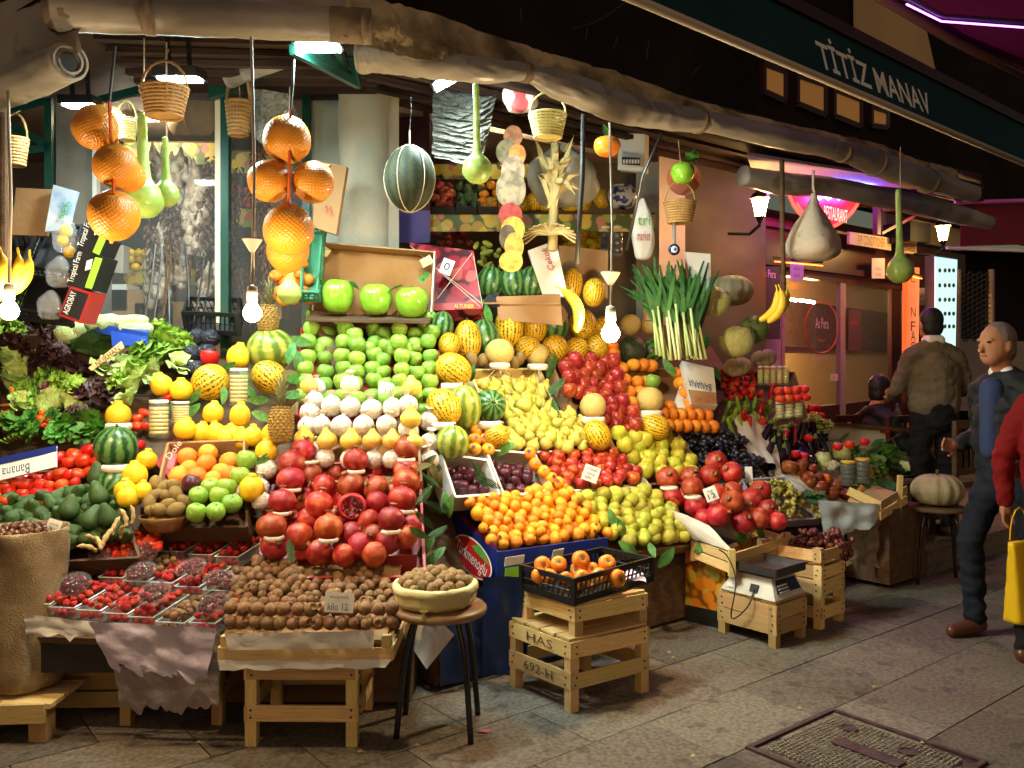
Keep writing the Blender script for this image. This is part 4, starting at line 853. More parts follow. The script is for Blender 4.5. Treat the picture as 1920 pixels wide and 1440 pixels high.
for i in range(60):
    t, q = rgc.random()*2*PI, math.acos(rgc.uniform(0, 1)); mbc.ball((.72*math.sin(q)*math.cos(t), .72*math.sin(q)*math.sin(t), .5*math.cos(q)), rgc.uniform(.2, .3), 7, 5)
kind('cauliflower', mbc, [mat('cauliflower', (.62, .58, .36), .8, .2, (.52, .46, .26), 6, bump=.8, bscale=14)])
longveg('napa', lv([(.05, -1), (.34, -.9), (.42, -.4), (.40, .2), (.34, .7), (.2, .95), (.02, 1)]), .08, [mat('napa', (.60, .62, .36), .5, .4, (.36, .46, .12), 2.2, .4, .7, 5, .1, 0, .7, 5, stretch=(3, 3, .7))], None, 14)
# grapes: a bunch with its berries
def bunch(k, m, n_, r, L, w, seed):
    rg = random.Random(seed); mb = MB()
    for i in range(n_):
        z = rg.random(); q = w*(1-.75*z)*math.sqrt(rg.uniform(.35, 1)); t = rg.random()*2*PI
        mb.ball((q*math.cos(t), q*math.sin(t), -z*L), r*rg.uniform(.88, 1.08), 8, 6)
    kind(k, mb, [m])
bunch('black_grapes', mat('grape_black', (.010, .009, .016), .28, .6, (.03, .03, .045), 5), 85, .018, .24, .075, 3)
bunch('white_grapes', mat('grape_white', (.42, .40, .07), .25, .6, (.55, .46, .12), 5), 75, .013, .18, .06, 4)
bunch('red_grapes', mat('grape_red', (.09, .014, .022), .25, .6, (.17, .05, .04), 5), 45, .021, .20, .085, 5)
# leaf
def leafmesh(k, m, w=.42, bend=.35):
    def fn(u, v):
        s_ = (u-.5)*2; ww = w*math.sin(PI*min(1, v*.94+.03))**.75
        return Vector((s_*ww, v*2-1, -bend*(v-.5)**2*2+abs(s_)*.12*ww))
    kind(k, MB().grid(fn, 4, 8), [m])
leafmesh('leaf', M['leaf']); leafmesh('dry_leaf', M['leaf_dry'], .35, .7)
def frond():
    mb = MB()
    for i in range(15):
        y = -1+2*i/15; l_ = .34*math.sin(PI*(i+1.5)/17)
        for s_ in (-1, 1):
            mb.add([Vector((0, y, 0)), Vector((s_*l_, y+.16, -.06)), Vector((s_*l_*.9, y+.25, -.08)), Vector((0, y+.11, 0))], [(0, 1, 2, 3) if s_ > 0 else (3, 2, 1, 0)])
    mb.tube([Vector((0, -1.15, 0)), Vector((0, 1, 0))], .018, 4); kind('fern_frond', mb, [M['fern']])
frond()
def pineapple():
    mb = MB(); rows = 12
    mb.lathe(catmull([(.05, -1.35), (.6, -1.25), (.95, -.6), (1, .1), (.85, .8), (.5, 1.15), (.05, 1.2)], 3), 20)
    for i in range(rows):
        z = -1.15+2.25*i/(rows-1); r = .99*math.sqrt(max(.05, 1-(z/1.45)**2))
        for k_ in range(14):
            t = 2*PI*(k_+(.5 if i % 2 else 0))/14; mb.ball((r*math.cos(t), r*math.sin(t), z), (.17, .17, .10), 5, 4)
    for i in range(46):
        t = i*2.4; q = i/46; ln = 1.0+.9*q; el_ = .35+1.1*q; d_ = Vector((math.cos(t)*math.cos(el_), math.sin(t)*math.cos(el_), math.sin(el_))); s_ = Vector((-math.sin(t), math.cos(t), 0))
        b_ = Vector((0, 0, 1.1+.6*q)); m_ = b_+d_*ln*.55+Z*.12; e_ = b_+d_*ln+Vector((math.cos(t), math.sin(t), -.3))*.25
        mb.add([b_+s_*.12, b_-s_*.12, m_-s_*.10, m_+s_*.10, e_], [(0, 1, 2, 3), (3, 2, 4)], 1)
    kind('pineapple', mb, [mat('pineapple', (.20, .12, .03), .7, .3, (.36, .22, .05), 6, bump=.3, bscale=12), mat('pine_leaf', (.15, .17, .08), .55, .4, (.25, .25, .13), 4, rand=.1)])
pineapple()
GAR = MB()
for i in range(16):
    t = i*2.4; z = -1+2*i/15; GAR.lathe([(.02, -.3), (.3, -.2), (.34, .05), (.16, .3), (.04, .6)], 7, c=(.28*math.cos(t), .28*math.sin(t), z))
kind('garlic_braid', GAR, [mat('garlic', (.56, .46, .33), .7, .2, (.34, .22, .17), 4, rand=.15)])
PEP = MB()
for i in range(30):
    t = i*2.4; z = -1+2*i/29; c_ = Vector((.12*math.cos(t), .12*math.sin(t), z)); PEP.tube([c_, c_+Vector((.25*math.cos(t), .25*math.sin(t), -.12)), c_+Vector((.28*math.cos(t), .28*math.sin(t), -.30))], [.05, .09, .02], 5)
kind('dried_pepper_string', PEP, [mat('dried_pepper', (.09, .022, .018), .5, .4, (.17, .08, .04), 4, rand=.2)])

# ------------------------------------------------------------------ placing
CATS = dict(green_apple='apple', red_apple='apple', yellow_apple='apple', big_green_apple='apple', seal_mandarin='mandarin', round_pear='pear', wrapped_pear='pear', open_pomegranate='pomegranate', dark_tomato='tomato', cherry_tomato='tomato',
            pale_watermelon='watermelon', yellow_melon='melon', galia_melon='melon', dark_melon='melon', hanging_melon='melon', green_tangerine='tangerine', red_pepper='pepper', green_pepper='pepper', round_pepper='pepper', bell_pepper='pepper', red_lettuce='lettuce', curly_lettuce='lettuce', romaine='lettuce', napa='cabbage', green_cabbage='cabbage', dark_cabbage='cabbage', savoy_leaves='cabbage', gourd_long='gourd', gourd_mid='gourd', gourd_short='gourd', dry_leaf='leaf', fern_frond='fern')
NICE = dict(big_green_apple='green_apple', seal_mandarin='mandarin', round_pear='pear', open_pomegranate='cut_pomegranate', pale_watermelon='watermelon', savoy_leaves='savoy_cabbage', gourd_long='bottle_gourd', gourd_mid='bottle_gourd', gourd_short='bottle_gourd', napa='chinese_cabbage', dark_cabbage='wrapped_cabbage', hanging_melon='melon', greens='leaf_greens')
def where(x, y, x0, x1, y0, y1): return ', '+('upper', 'middle', 'lower')[max(0, min(2, int((y-y0)/(y1-y0)*3)))]+' '+('left', 'centre', 'right')[max(0, min(2, int((x-x0)/(x1-x0)*3)))]
def put(k, x, y, r, label, group=None, d=None, rot=None, tilt=.35, sc=(1, 1, 1), dd=0):
    d = (DD(x, y) if d is None else d)+dd; R_ = r/1600*d
    rot = rot if rot is not None else Euler((rnd(-tilt, tilt), rnd(-tilt, tilt), rnd(0, 6.28)))
    return new(NICE.get(k, k), K[k], None, label, CATS.get(k, NICE.get(k, k).replace('_', ' ')), group, None, P(x, y, d), rot, tuple(R_*s_*rnd(.96, 1.05) for s_ in sc))
def lerp2(q, u, v):
    (x0, y0), (x1, y1), (x2, y2), (x3, y3) = q
    return ((x0*(1-u)+x1*u)*(1-v)+(x3*(1-u)+x2*u)*v, (y0*(1-u)+y1*u)*(1-v)+(y3*(1-u)+y2*u)*v)
def pile(k, q, rows, cols, r, label, group, jit=.32, hexo=.5, layers=2, tilt=.4, dep=None, rj=.07, sc=(1, 1, 1), dd=0, keep=1.0, alt=None, rotf=None, bulge=0, lay2k=None):
    wq = (math.hypot(q[1][0]-q[0][0], q[1][1]-q[0][1])+math.hypot(q[2][0]-q[3][0], q[2][1]-q[3][1]))/2; hq = (math.hypot(q[3][0]-q[0][0], q[3][1]-q[0][1])+math.hypot(q[2][0]-q[1][0], q[2][1]-q[1][1]))/2
    if r < 20 and k not in ('green_bean',): r *= .95; cols = max(2, round(wq/(1.86*r*sc[0]))); rows = max(2, round(hq/(1.22*r))); jit = max(jit, .26); rj = max(rj, .14)
    for L_ in range(layers):
        for j in range(rows):
            for i in range(cols):
                if random.random() > keep and L_ == 0: continue
                u = (i+.5+(hexo*(.5 if j % 2 else -.5))*1.0+(.5 if L_ else 0)*.5)/cols; v = (j+.5+(.5 if L_ else 0))/rows
                if L_ and (i == cols-1 or j == rows-1): continue
                u += rnd(-jit, jit)/cols; v += rnd(-jit, jit)/rows; u = min(1.02, max(-.02, u))
                x, y = lerp2(q, u, v); d = (dep(x, y) if dep else DD(x, y))+dd; R_ = r/1600*d*rnd(1-rj, 1+rj)
                d += L_*R_*1.3+rnd(-.45, .3)*R_-bulge*math.sin(PI*min(1, max(0, u)))*math.sin(PI*v)
                kk = alt if alt and random.random() < .16 else k; pl_ = ', '+(('upper', 'middle', 'lower')[min(2, int(max(0, v)*3))]+' '+('left', 'centre', 'right')[min(2, int(max(0, u)*3))])
                rot = rotf() if rotf else Euler((rnd(-tilt, tilt), rnd(-tilt, tilt), rnd(0, 6.28)))
                new(NICE.get(kk, kk), K[kk], None, label+pl_+' of its heap', CATS.get(k, NICE.get(k, k).replace('_', ' ')), group, None, P(x, y, d), rot, tuple(R_*s_*rnd(.94, 1.06) for s_ in sc))
def bed(q, r, label, m, dep=None, hgt=.09, name='display_crate', cat='crate', grow=.03, dd=0, back=True):   # tilted open crate under a pile
    pts = []
    for x, y in q:
        d = (dep(x, y) if dep else DD(x, y))+dd; pts.append(P(x, y, d))
    n_ = (pts[1]-pts[0]).cross(pts[3]-pts[0]).normalized()
    if n_.y < 0: n_ = -n_
    R_ = r/1600*pts[0].y; c = sum(pts, Vector())/4; pts = [p+(p-c).normalized()*grow+n_*R_*2.6 for p in pts]
    root = empty(name, c+n_*R_*2.6, label, cat)
    part(MB().slab(*pts, .012 if (pts[1]-pts[0]).cross(pts[3]-pts[0]).dot(n_) > 0 else -.012), 'base_board', m, root)
    for i in range(4):
        if i == 0 and not back: continue
        a_, b_ = pts[i], pts[(i+1) % 4]; plank('side_board', a_-n_*hgt*.5, b_-n_*hgt*.5, hgt, .012, n_, m, root)
    return root
def facing(p, up=Z):                      # rotation matrix whose Z axis looks at the camera
    z = (Vector((0, 0, 1.5))-p).normalized(); x = up.cross(z).normalized(); return Matrix((x, z.cross(x), z)).transposed()
# ------------------------------------------------------------------ stands that carry the display
sl = empty('display_stand', Vector((-1.4, 4.4, 0)), 'stepped dark stand under the corner of the fruit display', 'stand')
def prism(prof, a, e): return MB().add([a+q for q in prof]+[a+e+q for q in prof], [(3, 2, 1, 0), (4, 5, 6, 7), (0, 1, 5, 4), (1, 2, 6, 5), (2, 3, 7, 6), (3, 0, 4, 7)])
part(prism([Vector((0, 3.78, .02)), Vector((0, 5.3, .02)), Vector((0, 5.3, 1.66)), Vector((0, 3.78, .42))], Vector((-2.9, 0, 0)), Vector((2.45, 0, 0))), 'dark_cover', M['wood_dark'], sl)
sr = empty('display_stand', O+U*1.6, 'long sloping stand of the fruit display along the street, covered in blue tarpaulin', 'stand')
part(prism([O+N*.07+Z*.02, O+N*1.4+Z*.02, O+N*1.4+Z*1.85, O+N*.07+Z*.30], U*-.30, U*3.5), 'body', M['wood_dark'], sr)
part(sheet([O+N*.05-U*.3+Z*.45, O+N*.05+U*.5+Z*.45, O+N*.02+U*.5+Z*.03, O+N*.02-U*.3+Z*.03], 40, 12, .03, 9, 6), 'tarpaulin_cover', M['tarp'], sr, True)
part(sheet([P(905, 1080, 4.02), P(1000, 1080, 4.0), P(985, 1265, 4.05), P(905, 1268, 4.08)], 10, 14, .03, 4, 2), 'hanging_fold', M['tarp'], sr, True)

# ------------------------------------------------------------------ wooden crates
def crate_c(F, e1, l1, e2, l2, z0, z1, slats, label, m=None, group=None, top=True, post=.045, name='wooden_crate', legs=0, drop_top=0):
    m = m or M['wood']; F = Vector((F.x, F.y, 0)); r = empty(name, F+e1*l1/2+e2*l2/2+Z*z0, label, 'crate', group)
    c = [F, F+e1*l1, F+e1*l1+e2*l2, F+e2*l2]; ctr = sum(c, Vector())/4
    for p in c:
        q = p+(ctr-p).normalized()*.028; plank('post', Vector((q.x, q.y, z0)), Vector((q.x, q.y, z1-.004)), post, post, e1, m, r)
    nl = MB()
    for za, zb in slats:
        for i in range(4):
            a_, b_ = c[i], c[(i+1) % 4]; dv = (b_-a_).normalized(); on = ((a_+b_)/2-ctr).normalized()
            for p_ in (a_+dv*.025, b_-dv*.025):
                for q_z in (.28, .72): nl.box(p_+Z*(za+(zb-za)*q_z)+on*.0065+dv*rnd(-.006, .006), (.007, .007, .007))
            ex = .006 if i % 2 else -.006
            w_ = zb-za+rnd(-.006, .006); dz = rnd(-.004, .004)
            plank('slat', a_-dv*ex+Z*((za+zb)/2+dz), b_+dv*ex+Z*((za+zb)/2-dz), w_, .011, Z, m, r)
    part(nl, 'nail_heads', M['wire'], r, kind='stuff')
    if top:
        for k in range(4):
            t = (k+.5)/4; plank('top_board', F+e2*l2*t+Z*(z1+.006), F+e1*l1+e2*l2*t+Z*(z1+.006), l2/4-.008, .011, e2, m, r)
    return r
# crate tower with persimmons
F = gp(1070, 1338); e1 = Vector((.832, .554, 0)); e2 = Vector((-.62, .785, 0)).normalized()
crate_c(F, e1, .45, e2, .42, 0, .31, [(.235, .305), (.10, .17)], 'lower wooden crate of the two upturned crates under the persimmons')
crate_c(F+e1*.04+e2*.02, e1, .42, e2, .37, .322, .455, [(.385, .452)], 'upper wooden crate stencilled in red carrying the black persimmon crate')
pn_ = bpy.data.objects['wooden_crate.001']
lo_ = bpy.data.objects['wooden_crate']; pk_ = mat('pencil', (.10, .07, .05), .9)
text('692-H', .20, .04, F+e2*.21+Z*.135-e1*.0075, -e2, Z, pk_, lo_); text('HAS', .18, .04, F+e2*.20+Z*.27-e1*.0075, -e2, Z, pk_, lo_)
text('*BIK*', .17, .035, F+e1*.04+e2*.20+Z*.418-e1*.0075, -e2, -Z, M['ink_red'], pn_)
# medlar crate on its stand
F = gp(470, 1400); F2 = gp(655, 1400); e1 = XX; e2 = YY
X0, X1, Y0 = F.x-.02, F2.x+.03, F.y
crate_c(Vector((X0, Y0, 0)), XX, X1-X0, YY, .40, 0, .345, [(.265, .34), (.10, .165)], 'wooden crate standing on end boards as legs under the medlars')
def tray_crate(X0, X1, Y0, Y1, z, h, label, slats=1):
    r = empty('wooden_tray', Vector(((X0+X1)/2, Y0, z)), label, 'crate'); c = [Vector((X0, Y0, z)), Vector((X1, Y0, z)), Vector((X1, Y1, z)), Vector((X0, Y1, z))]
    part(MB().box(((X0+X1)/2, (Y0+Y1)/2, z+.01), (X1-X0-.03, Y1-Y0-.03, .012)), 'base_board', M['wood'], r)
    for i in range(4):
        a_, b_ = c[i], c[(i+1) % 4]; plank('slat', a_+Z*(.032), b_+Z*(.032), .05, .011, Z, M['wood'], r)
        plank('corner_post', a_+(c[(i+2) % 4]-a_).normalized()*.03, a_+(c[(i+2) % 4]-a_).normalized()*.03+Z*h, .035, .035, XX, M['wood'], r)
    return r
mt = tray_crate(P(410, 0, 3.33).x, P(735, 0, 3.33).x, 3.33, 3.83, .352, .10, 'shallow wooden tray lined with white paper holding the medlars')
part(sheet([P(420, 1188, 3.31), P(702, 1182, 3.31), P(700, 1215, 3.312), P(428, 1219, 3.312)], 24, 4, .006, 8, 5), 'lining_paper', M['paper'], mt, True)
part(sheet([P(408, 1237, 3.325), P(735, 1236, 3.325), P(722, 1252, 3.32), P(412, 1257, 3.32)], 24, 3, .006, 9, 3, edge=.012), 'lining_paper', M['paper'], mt, True)
part(MB().slab(Vector((X0-.09, 3.36, .43)), Vector((X1+.12, 3.36, .43)), Vector((X1+.12, 3.84, .62)), Vector((X0-.09, 3.84, .62)), -.02), 'inner_liner', M['card'], mt)
# medlars
def med_dep(x, y): return 3.36+(1185-y)/145*.46
pile('medlar', [(432, 1090), (738, 1085), (738, 1165), (424, 1168)], 5, 20, 10.5, 'small brown medlar heaped in the paper lined wooden tray', 'medlars in the wooden tray', .3, dep=med_dep, layers=1, tilt=3, rj=.16)
for j, (y, r, n_) in enumerate(((1143, 13, 13), (1168, 12.5, 14))):
    for i in range(n_): put('medlar', 432+i*(735-432)/(n_-1), y+5*abs(i/(n_-1)-.5)*-1+rnd(-2, 2), r*rnd(.94, 1.08), 'brown medlar in the '+('upper', 'bottom')[j]+' front row of the tray'+(', left part', ', middle part', ', right part')[min(2, i*3//n_)], 'medlars in the wooden tray', d=3.33+(0 if j else .02), tilt=3)
pile('medlar', [(480, 1040), (560, 1055), (580, 1100), (445, 1100)], 5, 7, 11, 'small brown medlar heaped in the paper lined wooden tray', 'medlars in the wooden tray', .3, dep=lambda x, y: 3.62+(1100-y)/70*.18, tilt=3, rj=.16, layers=1)
pile('medlar', [(655, 1062), (705, 1045), (735, 1095), (610, 1095)], 4, 6, 11, 'small brown medlar heaped in the paper lined wooden tray', 'medlars in the wooden tray', .3, dep=lambda x, y: 3.66+(1100-y)/70*.16, tilt=3, rj=.16, layers=1)
# strawberry stand: wood box, low stool crate, cloths
crate_c(gp(222, 1338)+Vector((-.30, .02, 0)), XX, .42, YY, .40, .02, .36, [(.28, .35), (.19, .27), (.10, .18), (.02, .09)], 'closed plank crate under the strawberries beside the burlap sack', M['wood_old'])
crate_c(gp(362, 1380)+Vector((-.34, .1, 0)), XX, .42, YY, .5, 0, .30, [(.12, .18), (.23, .29)], 'low wooden crate under the lilac cloth of the strawberry table', M['wood_old'])
sq = empty('strawberry_table', Vector((-1.6, 3.75, .36)), 'stepped board table carrying the strawberry punnets, spread with lilac and grey cloth', 'table')
part(MB().slab(Vector((-2.03, 3.5, .40)), Vector((-1.17, 3.42, .40)), Vector((-1.15, 4.1, .62)), Vector((-2.05, 4.1, .62)), -.03), 'board', M['wood_dark'], sq)
part(MB().box((-1.6, 3.75, .31), (.8, .5, .12)), 'riser', M['black_plastic'], sq)
part(sheet([P(45, 1150, 3.46), P(225, 1172, 3.44), P(215, 1200, 3.43), P(48, 1190, 3.45)], 16, 6, .015, 5, 6, edge=.03), 'grey_cloth', M['paper'], sq, True)
part(sheet([P(195, 1180, 3.42), P(412, 1188, 3.40), P(410, 1330, 3.41), P(228, 1330, 3.44)], 26, 20, .022, 4, 9, edge=.05), 'grey_cloth', M['grey_felt'], sq, True)
part(sheet([P(165, 1165, 3.38), P(405, 1178, 3.35), P(388, 1275, 3.345), P(208, 1255, 3.37)], 26, 16, .02, 4, 3, edge=.06), 'lilac_cloth', M['lilac'], sq, True)
# punnets
def punnet(x, y, d, w=.108, L=.165, h=.058, full=1, yawd=-28, film=False, i=0):
    c = P(x, y, d); yw = math.radians(yawd); e1 = Vector((math.cos(yw*.3), math.sin(yw*.3), 0)); e2 = Vector((-math.sin(yw), math.cos(yw), .28)).normalized()
    r = empty('punnet', c, lab_p[i], 'punnet', None)
    def q(a, b, z): return c+e1*a*w/2+e2*(b*L)+Z*z
    mb = MB(); t = .86
    bot = [q(-t, .06, -h), q(t, .06, -h), q(t, .94, -h), q(-t, .94, -h)]; tp_ = [q(-1, 0, 0), q(1, 0, 0), q(1, 1, 0), q(-1, 1, 0)]
    mb.add(bot+tp_, [(0, 1, 2, 3)]+[(k, 4+k, 4+(k+1) % 4, (k+1) % 4) for k in range(4)]); part(mb, 'tray', M['clear'], r)
    part(MB().tube(tp_+[tp_[0]], .003, 5), 'rim', mat('punnet_rim', (.75, .8, .78), .2, .6, alpha=.75) if 'punnet_rim' not in MATS else MATS['punnet_rim'], r)
    if film: part(sheet([q(-1, 1, .01), q(1, 1, .01), q(1, 0, .008), q(-1, 0, .008)], 8, 10, .022, 4, i), 'film_cover', M['film'], r, True)
    for a in range(3):
        for b in range(5):
            if random.random() > full: continue
            for lv_ in ((0, 1, 1) if b == 0 else (0, 1) if a == 0 else (0,)):
                p = q((a-1)*.56+rnd(-.1, .1), .12+b*.19+rnd(-.03, .03), (.010+rnd(-.006, .012)) if lv_ == 0 else -.03)
                kk = 'medlar' if film else 'strawberry'
                new(kk, K[kk], None, ('brown fruit in the ' if film else 'strawberry in the ')+' '.join(lab_p[i].replace('clear ', '').replace('of strawberries', '').replace('of brown fruit', '').split()), kk, 'fruit in the film covered punnets' if film else 'strawberries in the punnets', None, p, (rnd(1, 2.2), rnd(-.6, .6), rnd(0, 6.28)), rnd(.0145, .0185))
lab_p = ['clear punnet of strawberries, left end of front row', 'clear punnet of strawberries, second from left in the front row', 'clear punnet of strawberries, third from left in the front row', 'clear punnet of strawberries, fourth from left in the front row', 'clear punnet of strawberries, fifth in the front row', 'film covered punnet of brown fruit in the front row', 'clear punnet at the right end of the front row',
         'punnet of brown fruit at the left end of the second row', 'punnet of strawberries second from left in the second row', 'punnet of brown fruit in the middle of the second row', 'punnet of strawberries right of the middle of the second row', 'punnet of strawberries second from right in the second row', 'punnet of brown fruit at the right end of the second row', 'punnet of strawberries at the left of the back row', 'punnet of strawberries in the middle of the back row', 'punnet of strawberries at the right of the back row', 'punnet of strawberries farthest back under two cherry cups', 'punnet of strawberries just below the wicker bowl', 'punnet of strawberries below the green apples']
pun = [(69, 1132, 3.52, 0), (115, 1139, 3.51, 0), (165, 1144, 3.5, 0), (215, 1150, 3.49, 0), (263, 1157, 3.48, 0), (318, 1167, 3.45, 1), (378, 1168, 3.43, 0), (120, 1075, 3.72, 1), (206, 1083, 3.70, 0), (252, 1090, 3.69, 1), (300, 1092, 3.69, 0), (350, 1100, 3.67, 0), (402, 1107, 3.65, 1), (322, 1034, 3.9, 0), (374, 1040, 3.89, 0), (424, 1044, 3.87, 0), (405, 992, 4.08, 0), (330, 990, 4.0, 0), (368, 1012, 3.98, 0)]
for i, (x, y, d, f_) in enumerate(pun): punnet(x, y, d, .112 if i not in (5,) else .125, .19, full=.95, film=bool(f_), i=i)
# cherry cups
cups = [(195, 1040, 3.8, .1, 'leftmost in the back'), (268, 1038, 3.78, .5, 'tipped up beside the cherry tomatoes'), (365, 998, 4.0, .1, 'beside the green apples'), (457, 965, 4.05, .1, 'topmost under the quince'), (454, 998, 3.98, .1, 'just left of the pomegranates'), (140, 1096, 3.6, .3, 'above the leftmost strawberries'), (265, 1073, 3.66, .1, 'in the middle of the punnets'), (358, 1066, 3.66, .1, 'on the second row near the middle'), (411, 1088, 3.6, .1, 'beside the medlars on the second row'), (290, 1113, 3.52, .35, 'on the front row beside the film cover'), (400, 1133, 3.45, .1, 'at the front next to the medlars')]
for x, y, d, tl_, lb in cups:
    c = P(x, y, d); r = empty('cherry_cup', c-Z*.02, 'clear cup of dark cherries under film, '+lb, 'cup', None)
    rt = Euler((tl_+.25, rnd(-.15, .15), 0)); r.rotation_euler = rt; r.location = c
    new('cup', MB().lathe([(.001, -.034), (.036, -.034), (.054, -.01), (.064, .006), (.068, .007)], 20).mesh('cup', M['jar'], True), r)
    ch = MB(); rg = random.Random(int(x*y))
    for k in range(34):
        t, q = rg.random()*6.28, .052*math.sqrt(rg.random()); ch.ball((q*math.cos(t), q*math.sin(t), -.004+.03*(1-(q/.055)**2)+rg.uniform(-.006, .004)), .0105, 8, 6)
    new('cherries', ch.mesh('cherries', MATS['cherry'], True), r, kind='stuff')
    new('film_cover', MB().lathe([(.065, .008), (.053, .027), (.024, .039), (.001, .042)], 18, mod=lambda t, th: 1+.06*math.sin(th*5+t*9)).mesh('film_cover', M['film'], True), r)
# walnut stool
sc_ = Vector((P(826, 1130, 3.52).x, 3.52, 0)); so = empty('bar_stool', sc_, 'round wooden topped stool with black metal legs carrying the walnuts', 'stool')
hz = 1.5-(1140-690)/1600*3.52
part(MB().lathe([(0, -.018), (.185, -.018), (.192, -.006), (.192, .004), (.185, .012), (0, .012)], 32, c=sc_+Z*hz), 'seat', mat('stool_wood', (.22, .12, .055), .35, .5, (.30, .18, .09), 8), so, True)
for (x, y) in ((743, 1385), (883, 1395), (896, 1340), (760, 1340)):
    g = gp(x, y); top = sc_+(g-sc_).normalized()*.09+Z*(hz-.02)
    mid = sc_+(g-sc_)*.82+Z*hz*.62
    part(MB().tube([Vector(p) for p in catmull([tuple(top), tuple(sc_+(g-sc_)*.60+Z*(hz-.05)), tuple(mid), tuple(g)], 5)], .0125, 10), 'leg', M['black_metal'], so, True)
wb = empty('walnut_sack', sc_+Z*hz, 'rolled down cream cloth sack full of walnuts on the stool', 'sack')
wc = sc_+Z*(hz+.014)+Vector((-.022, 0, 0))
part(MB().lathe(catmull([(.13, 0), (.162, .02), (.168, .045), (.172, .06), (.178, .075), (.172, .092), (.155, .096), (.14, .08)], 3), 40, c=wc, mod=lambda t, th: 1+.02*math.sin(th*7)+.015*math.sin(th*17+t*5)), 'cloth', M['cloth_cream'], wb, True)
part(MB().lathe([(0, .062), (.15, .062)], 20, c=wc), 'fill', M['card'], wb)
part(MB().lathe([(.002, -.03), (.02, -.02), (.006, 0), (.018, .012)], 8, c=wc+Vector((-.03, -.172, .01))), 'knot', M['cloth_cream'], wb, True)
for k in range(46):
    t, q = k*2.4, .145*math.sqrt((k+.5)/46); new('walnut', K['walnut'], None, 'brown walnut in the cream cloth sack', 'walnut', 'walnuts in the sack', None, wc+Vector((q*math.cos(t), q*math.sin(t), .085+.05*(1-(q/.15)**2)+rnd(-.006, .006))), (rnd(0, 6), rnd(0, 6), rnd(0, 6)), rnd(.0195, .023))
pb = thing(sheet([P(745, 1175, 3.7), P(815, 1155, 3.72), P(852, 1190, 3.7), P(800, 1255, 3.66)], 8, 8, .006, 3, 2), 'paper_bag_bundle', M['paper'], 'bundle of white paper bags hanging under the walnut stool', 'paper bag', smooth=True)
# burlap sack of chestnuts on a pallet
bs = empty('burlap_sack', gp(30, 1290), 'tall burlap sack of chestnuts standing at the left edge', 'sack'); bc_ = Vector((P(5, 0, 3.45).x, 3.6, .16))
part(MB().lathe(catmull([(.10, 0), (.155, .03), (.165, .15), (.160, .3), (.158, .42), (.165, .52), (.172, .60), (.176, .655), (.168, .665), (.155, .62)], 4), 40, c=bc_, mod=lambda t, th: 1+.03*math.sin(th*5+t*11)+.02*math.sin(th*13-t*17)), 'cloth', M['burlap'], bs, True)
part(MB().lathe([(0, .62), (.16, .62)], 20, c=bc_), 'fill', M['wood_dark'], bs)
for k in range(70):
    t, q = k*2.4, .15*math.sqrt((k+.5)/70); new('chestnut', K['chestnut'], None, 'shiny brown chestnut in the burlap sack', 'chestnut', 'chestnuts in the sack', None, bc_+Vector((q*math.cos(t), q*math.sin(t), .64+.03*(1-(q/.15)**2)+rnd(-.006, .01))), (rnd(0, 6), rnd(0, 6), rnd(0, 6)), rnd(.015, .019))
pl = empty('pallet', gp(20, 1300), 'pale wooden pallet under the burlap sack', 'pallet')
for k in range(3): plank('board', Vector((-2.5, 3.46+k*.13, .15)), Vector((-1.84, 3.46+k*.13, .15)), .115, .018, YY, M['wood'], pl)
plank('front_board', Vector((-2.5, 3.4, .105)), Vector((-1.86, 3.4, .125)), .075, .018, Z, M['wood'], pl)
for x in (-2.3, -1.9): plank('block', Vector((x, 3.45, .0)), Vector((x, 3.45, .135)), .07, .07, XX, M['wood_old'], pl)

# ------------------------------------------------------------------ price cards
def card(x, y, w, h, d, lines, label, tiltz=0, m=None, ink=None, lean=.2):
    c = P(x, y, d); W_, H_ = w/1600*d, h/1600*d; rt = Vector((math.cos(tiltz), 0, math.sin(tiltz))); up = Vector((-math.sin(tiltz), lean, math.cos(tiltz))).normalized()
    r = empty('price_card', c-up*H_/2, label, 'price card'); a, b = rt*W_/2, up*H_/2
    part(MB().slab(c-a-b, c+a-b, c+a+b, c-a+b, -.0015), 'card', m or M['card_white'], r)
    for s_, u, v, ww, hh in lines: text(s_, W_*ww, H_*hh, c+a*u*2+b*v*2+(-rt.cross(up))*-.003, rt, up, ink or M['ink_blue'], r)
    return r
card(636, 1130, 54, 36, 3.27, [('muşmula', 0, .27, .65, .22), ('kilo 12', -.03, -.2, .7, .36)], 'white price card reading muşmula on the medlars', -.04)
card(812, 1070, 46, 16, 3.56, [('CEVİZ İÇİ', 0, .2, .8, .3), ('2 kilo', .15, -.2, .5, .3)], 'white price card standing in the walnuts', .1)
card(1108, 888, 30, 30, 4.75, [('amasya', 0, .25, .7, .2), ('elma', 0, 0, .5, .2), ('kilo', -.1, -.25, .4, .2)], 'white price card among the nectarines', -.35, ink=M['ink'])
card(929, 972, 22, 22, 4.35, [('ince', 0, .2, .6, .2), ('kabuk', 0, -.1, .7, .2)], 'small white price card stuck in the mandarins', .4, ink=M['ink'])
card(1333, 926, 24, 26, 4.85, [('kg', 0, .2, .4, .2), ('12', 0, -.15, .6, .35)], 'white price card reading 12 on the right pomegranates', .35, ink=M['ink'])
card(728, 732, 38, 30, 4.55, [('AMERİKAN', 0, .25, .8, .2), ('10', 0, -.12, .3, .35)], 'pale green price card reading 10 below the green apples', -.12, m=mat('card_mint', (.62, .70, .52), .7))
card(100, 988, 26, 28, 3.6, [('avokado', 0, .2, .7, .2), ('kilosu', 0, -.05, .6, .2)], 'white price card leaning at the avocados above the burlap sack', -.3, ink=M['ink'])
card(892, 922, 26, 18, 4.4, [], 'blank cream card lying on the dark plums', .4)
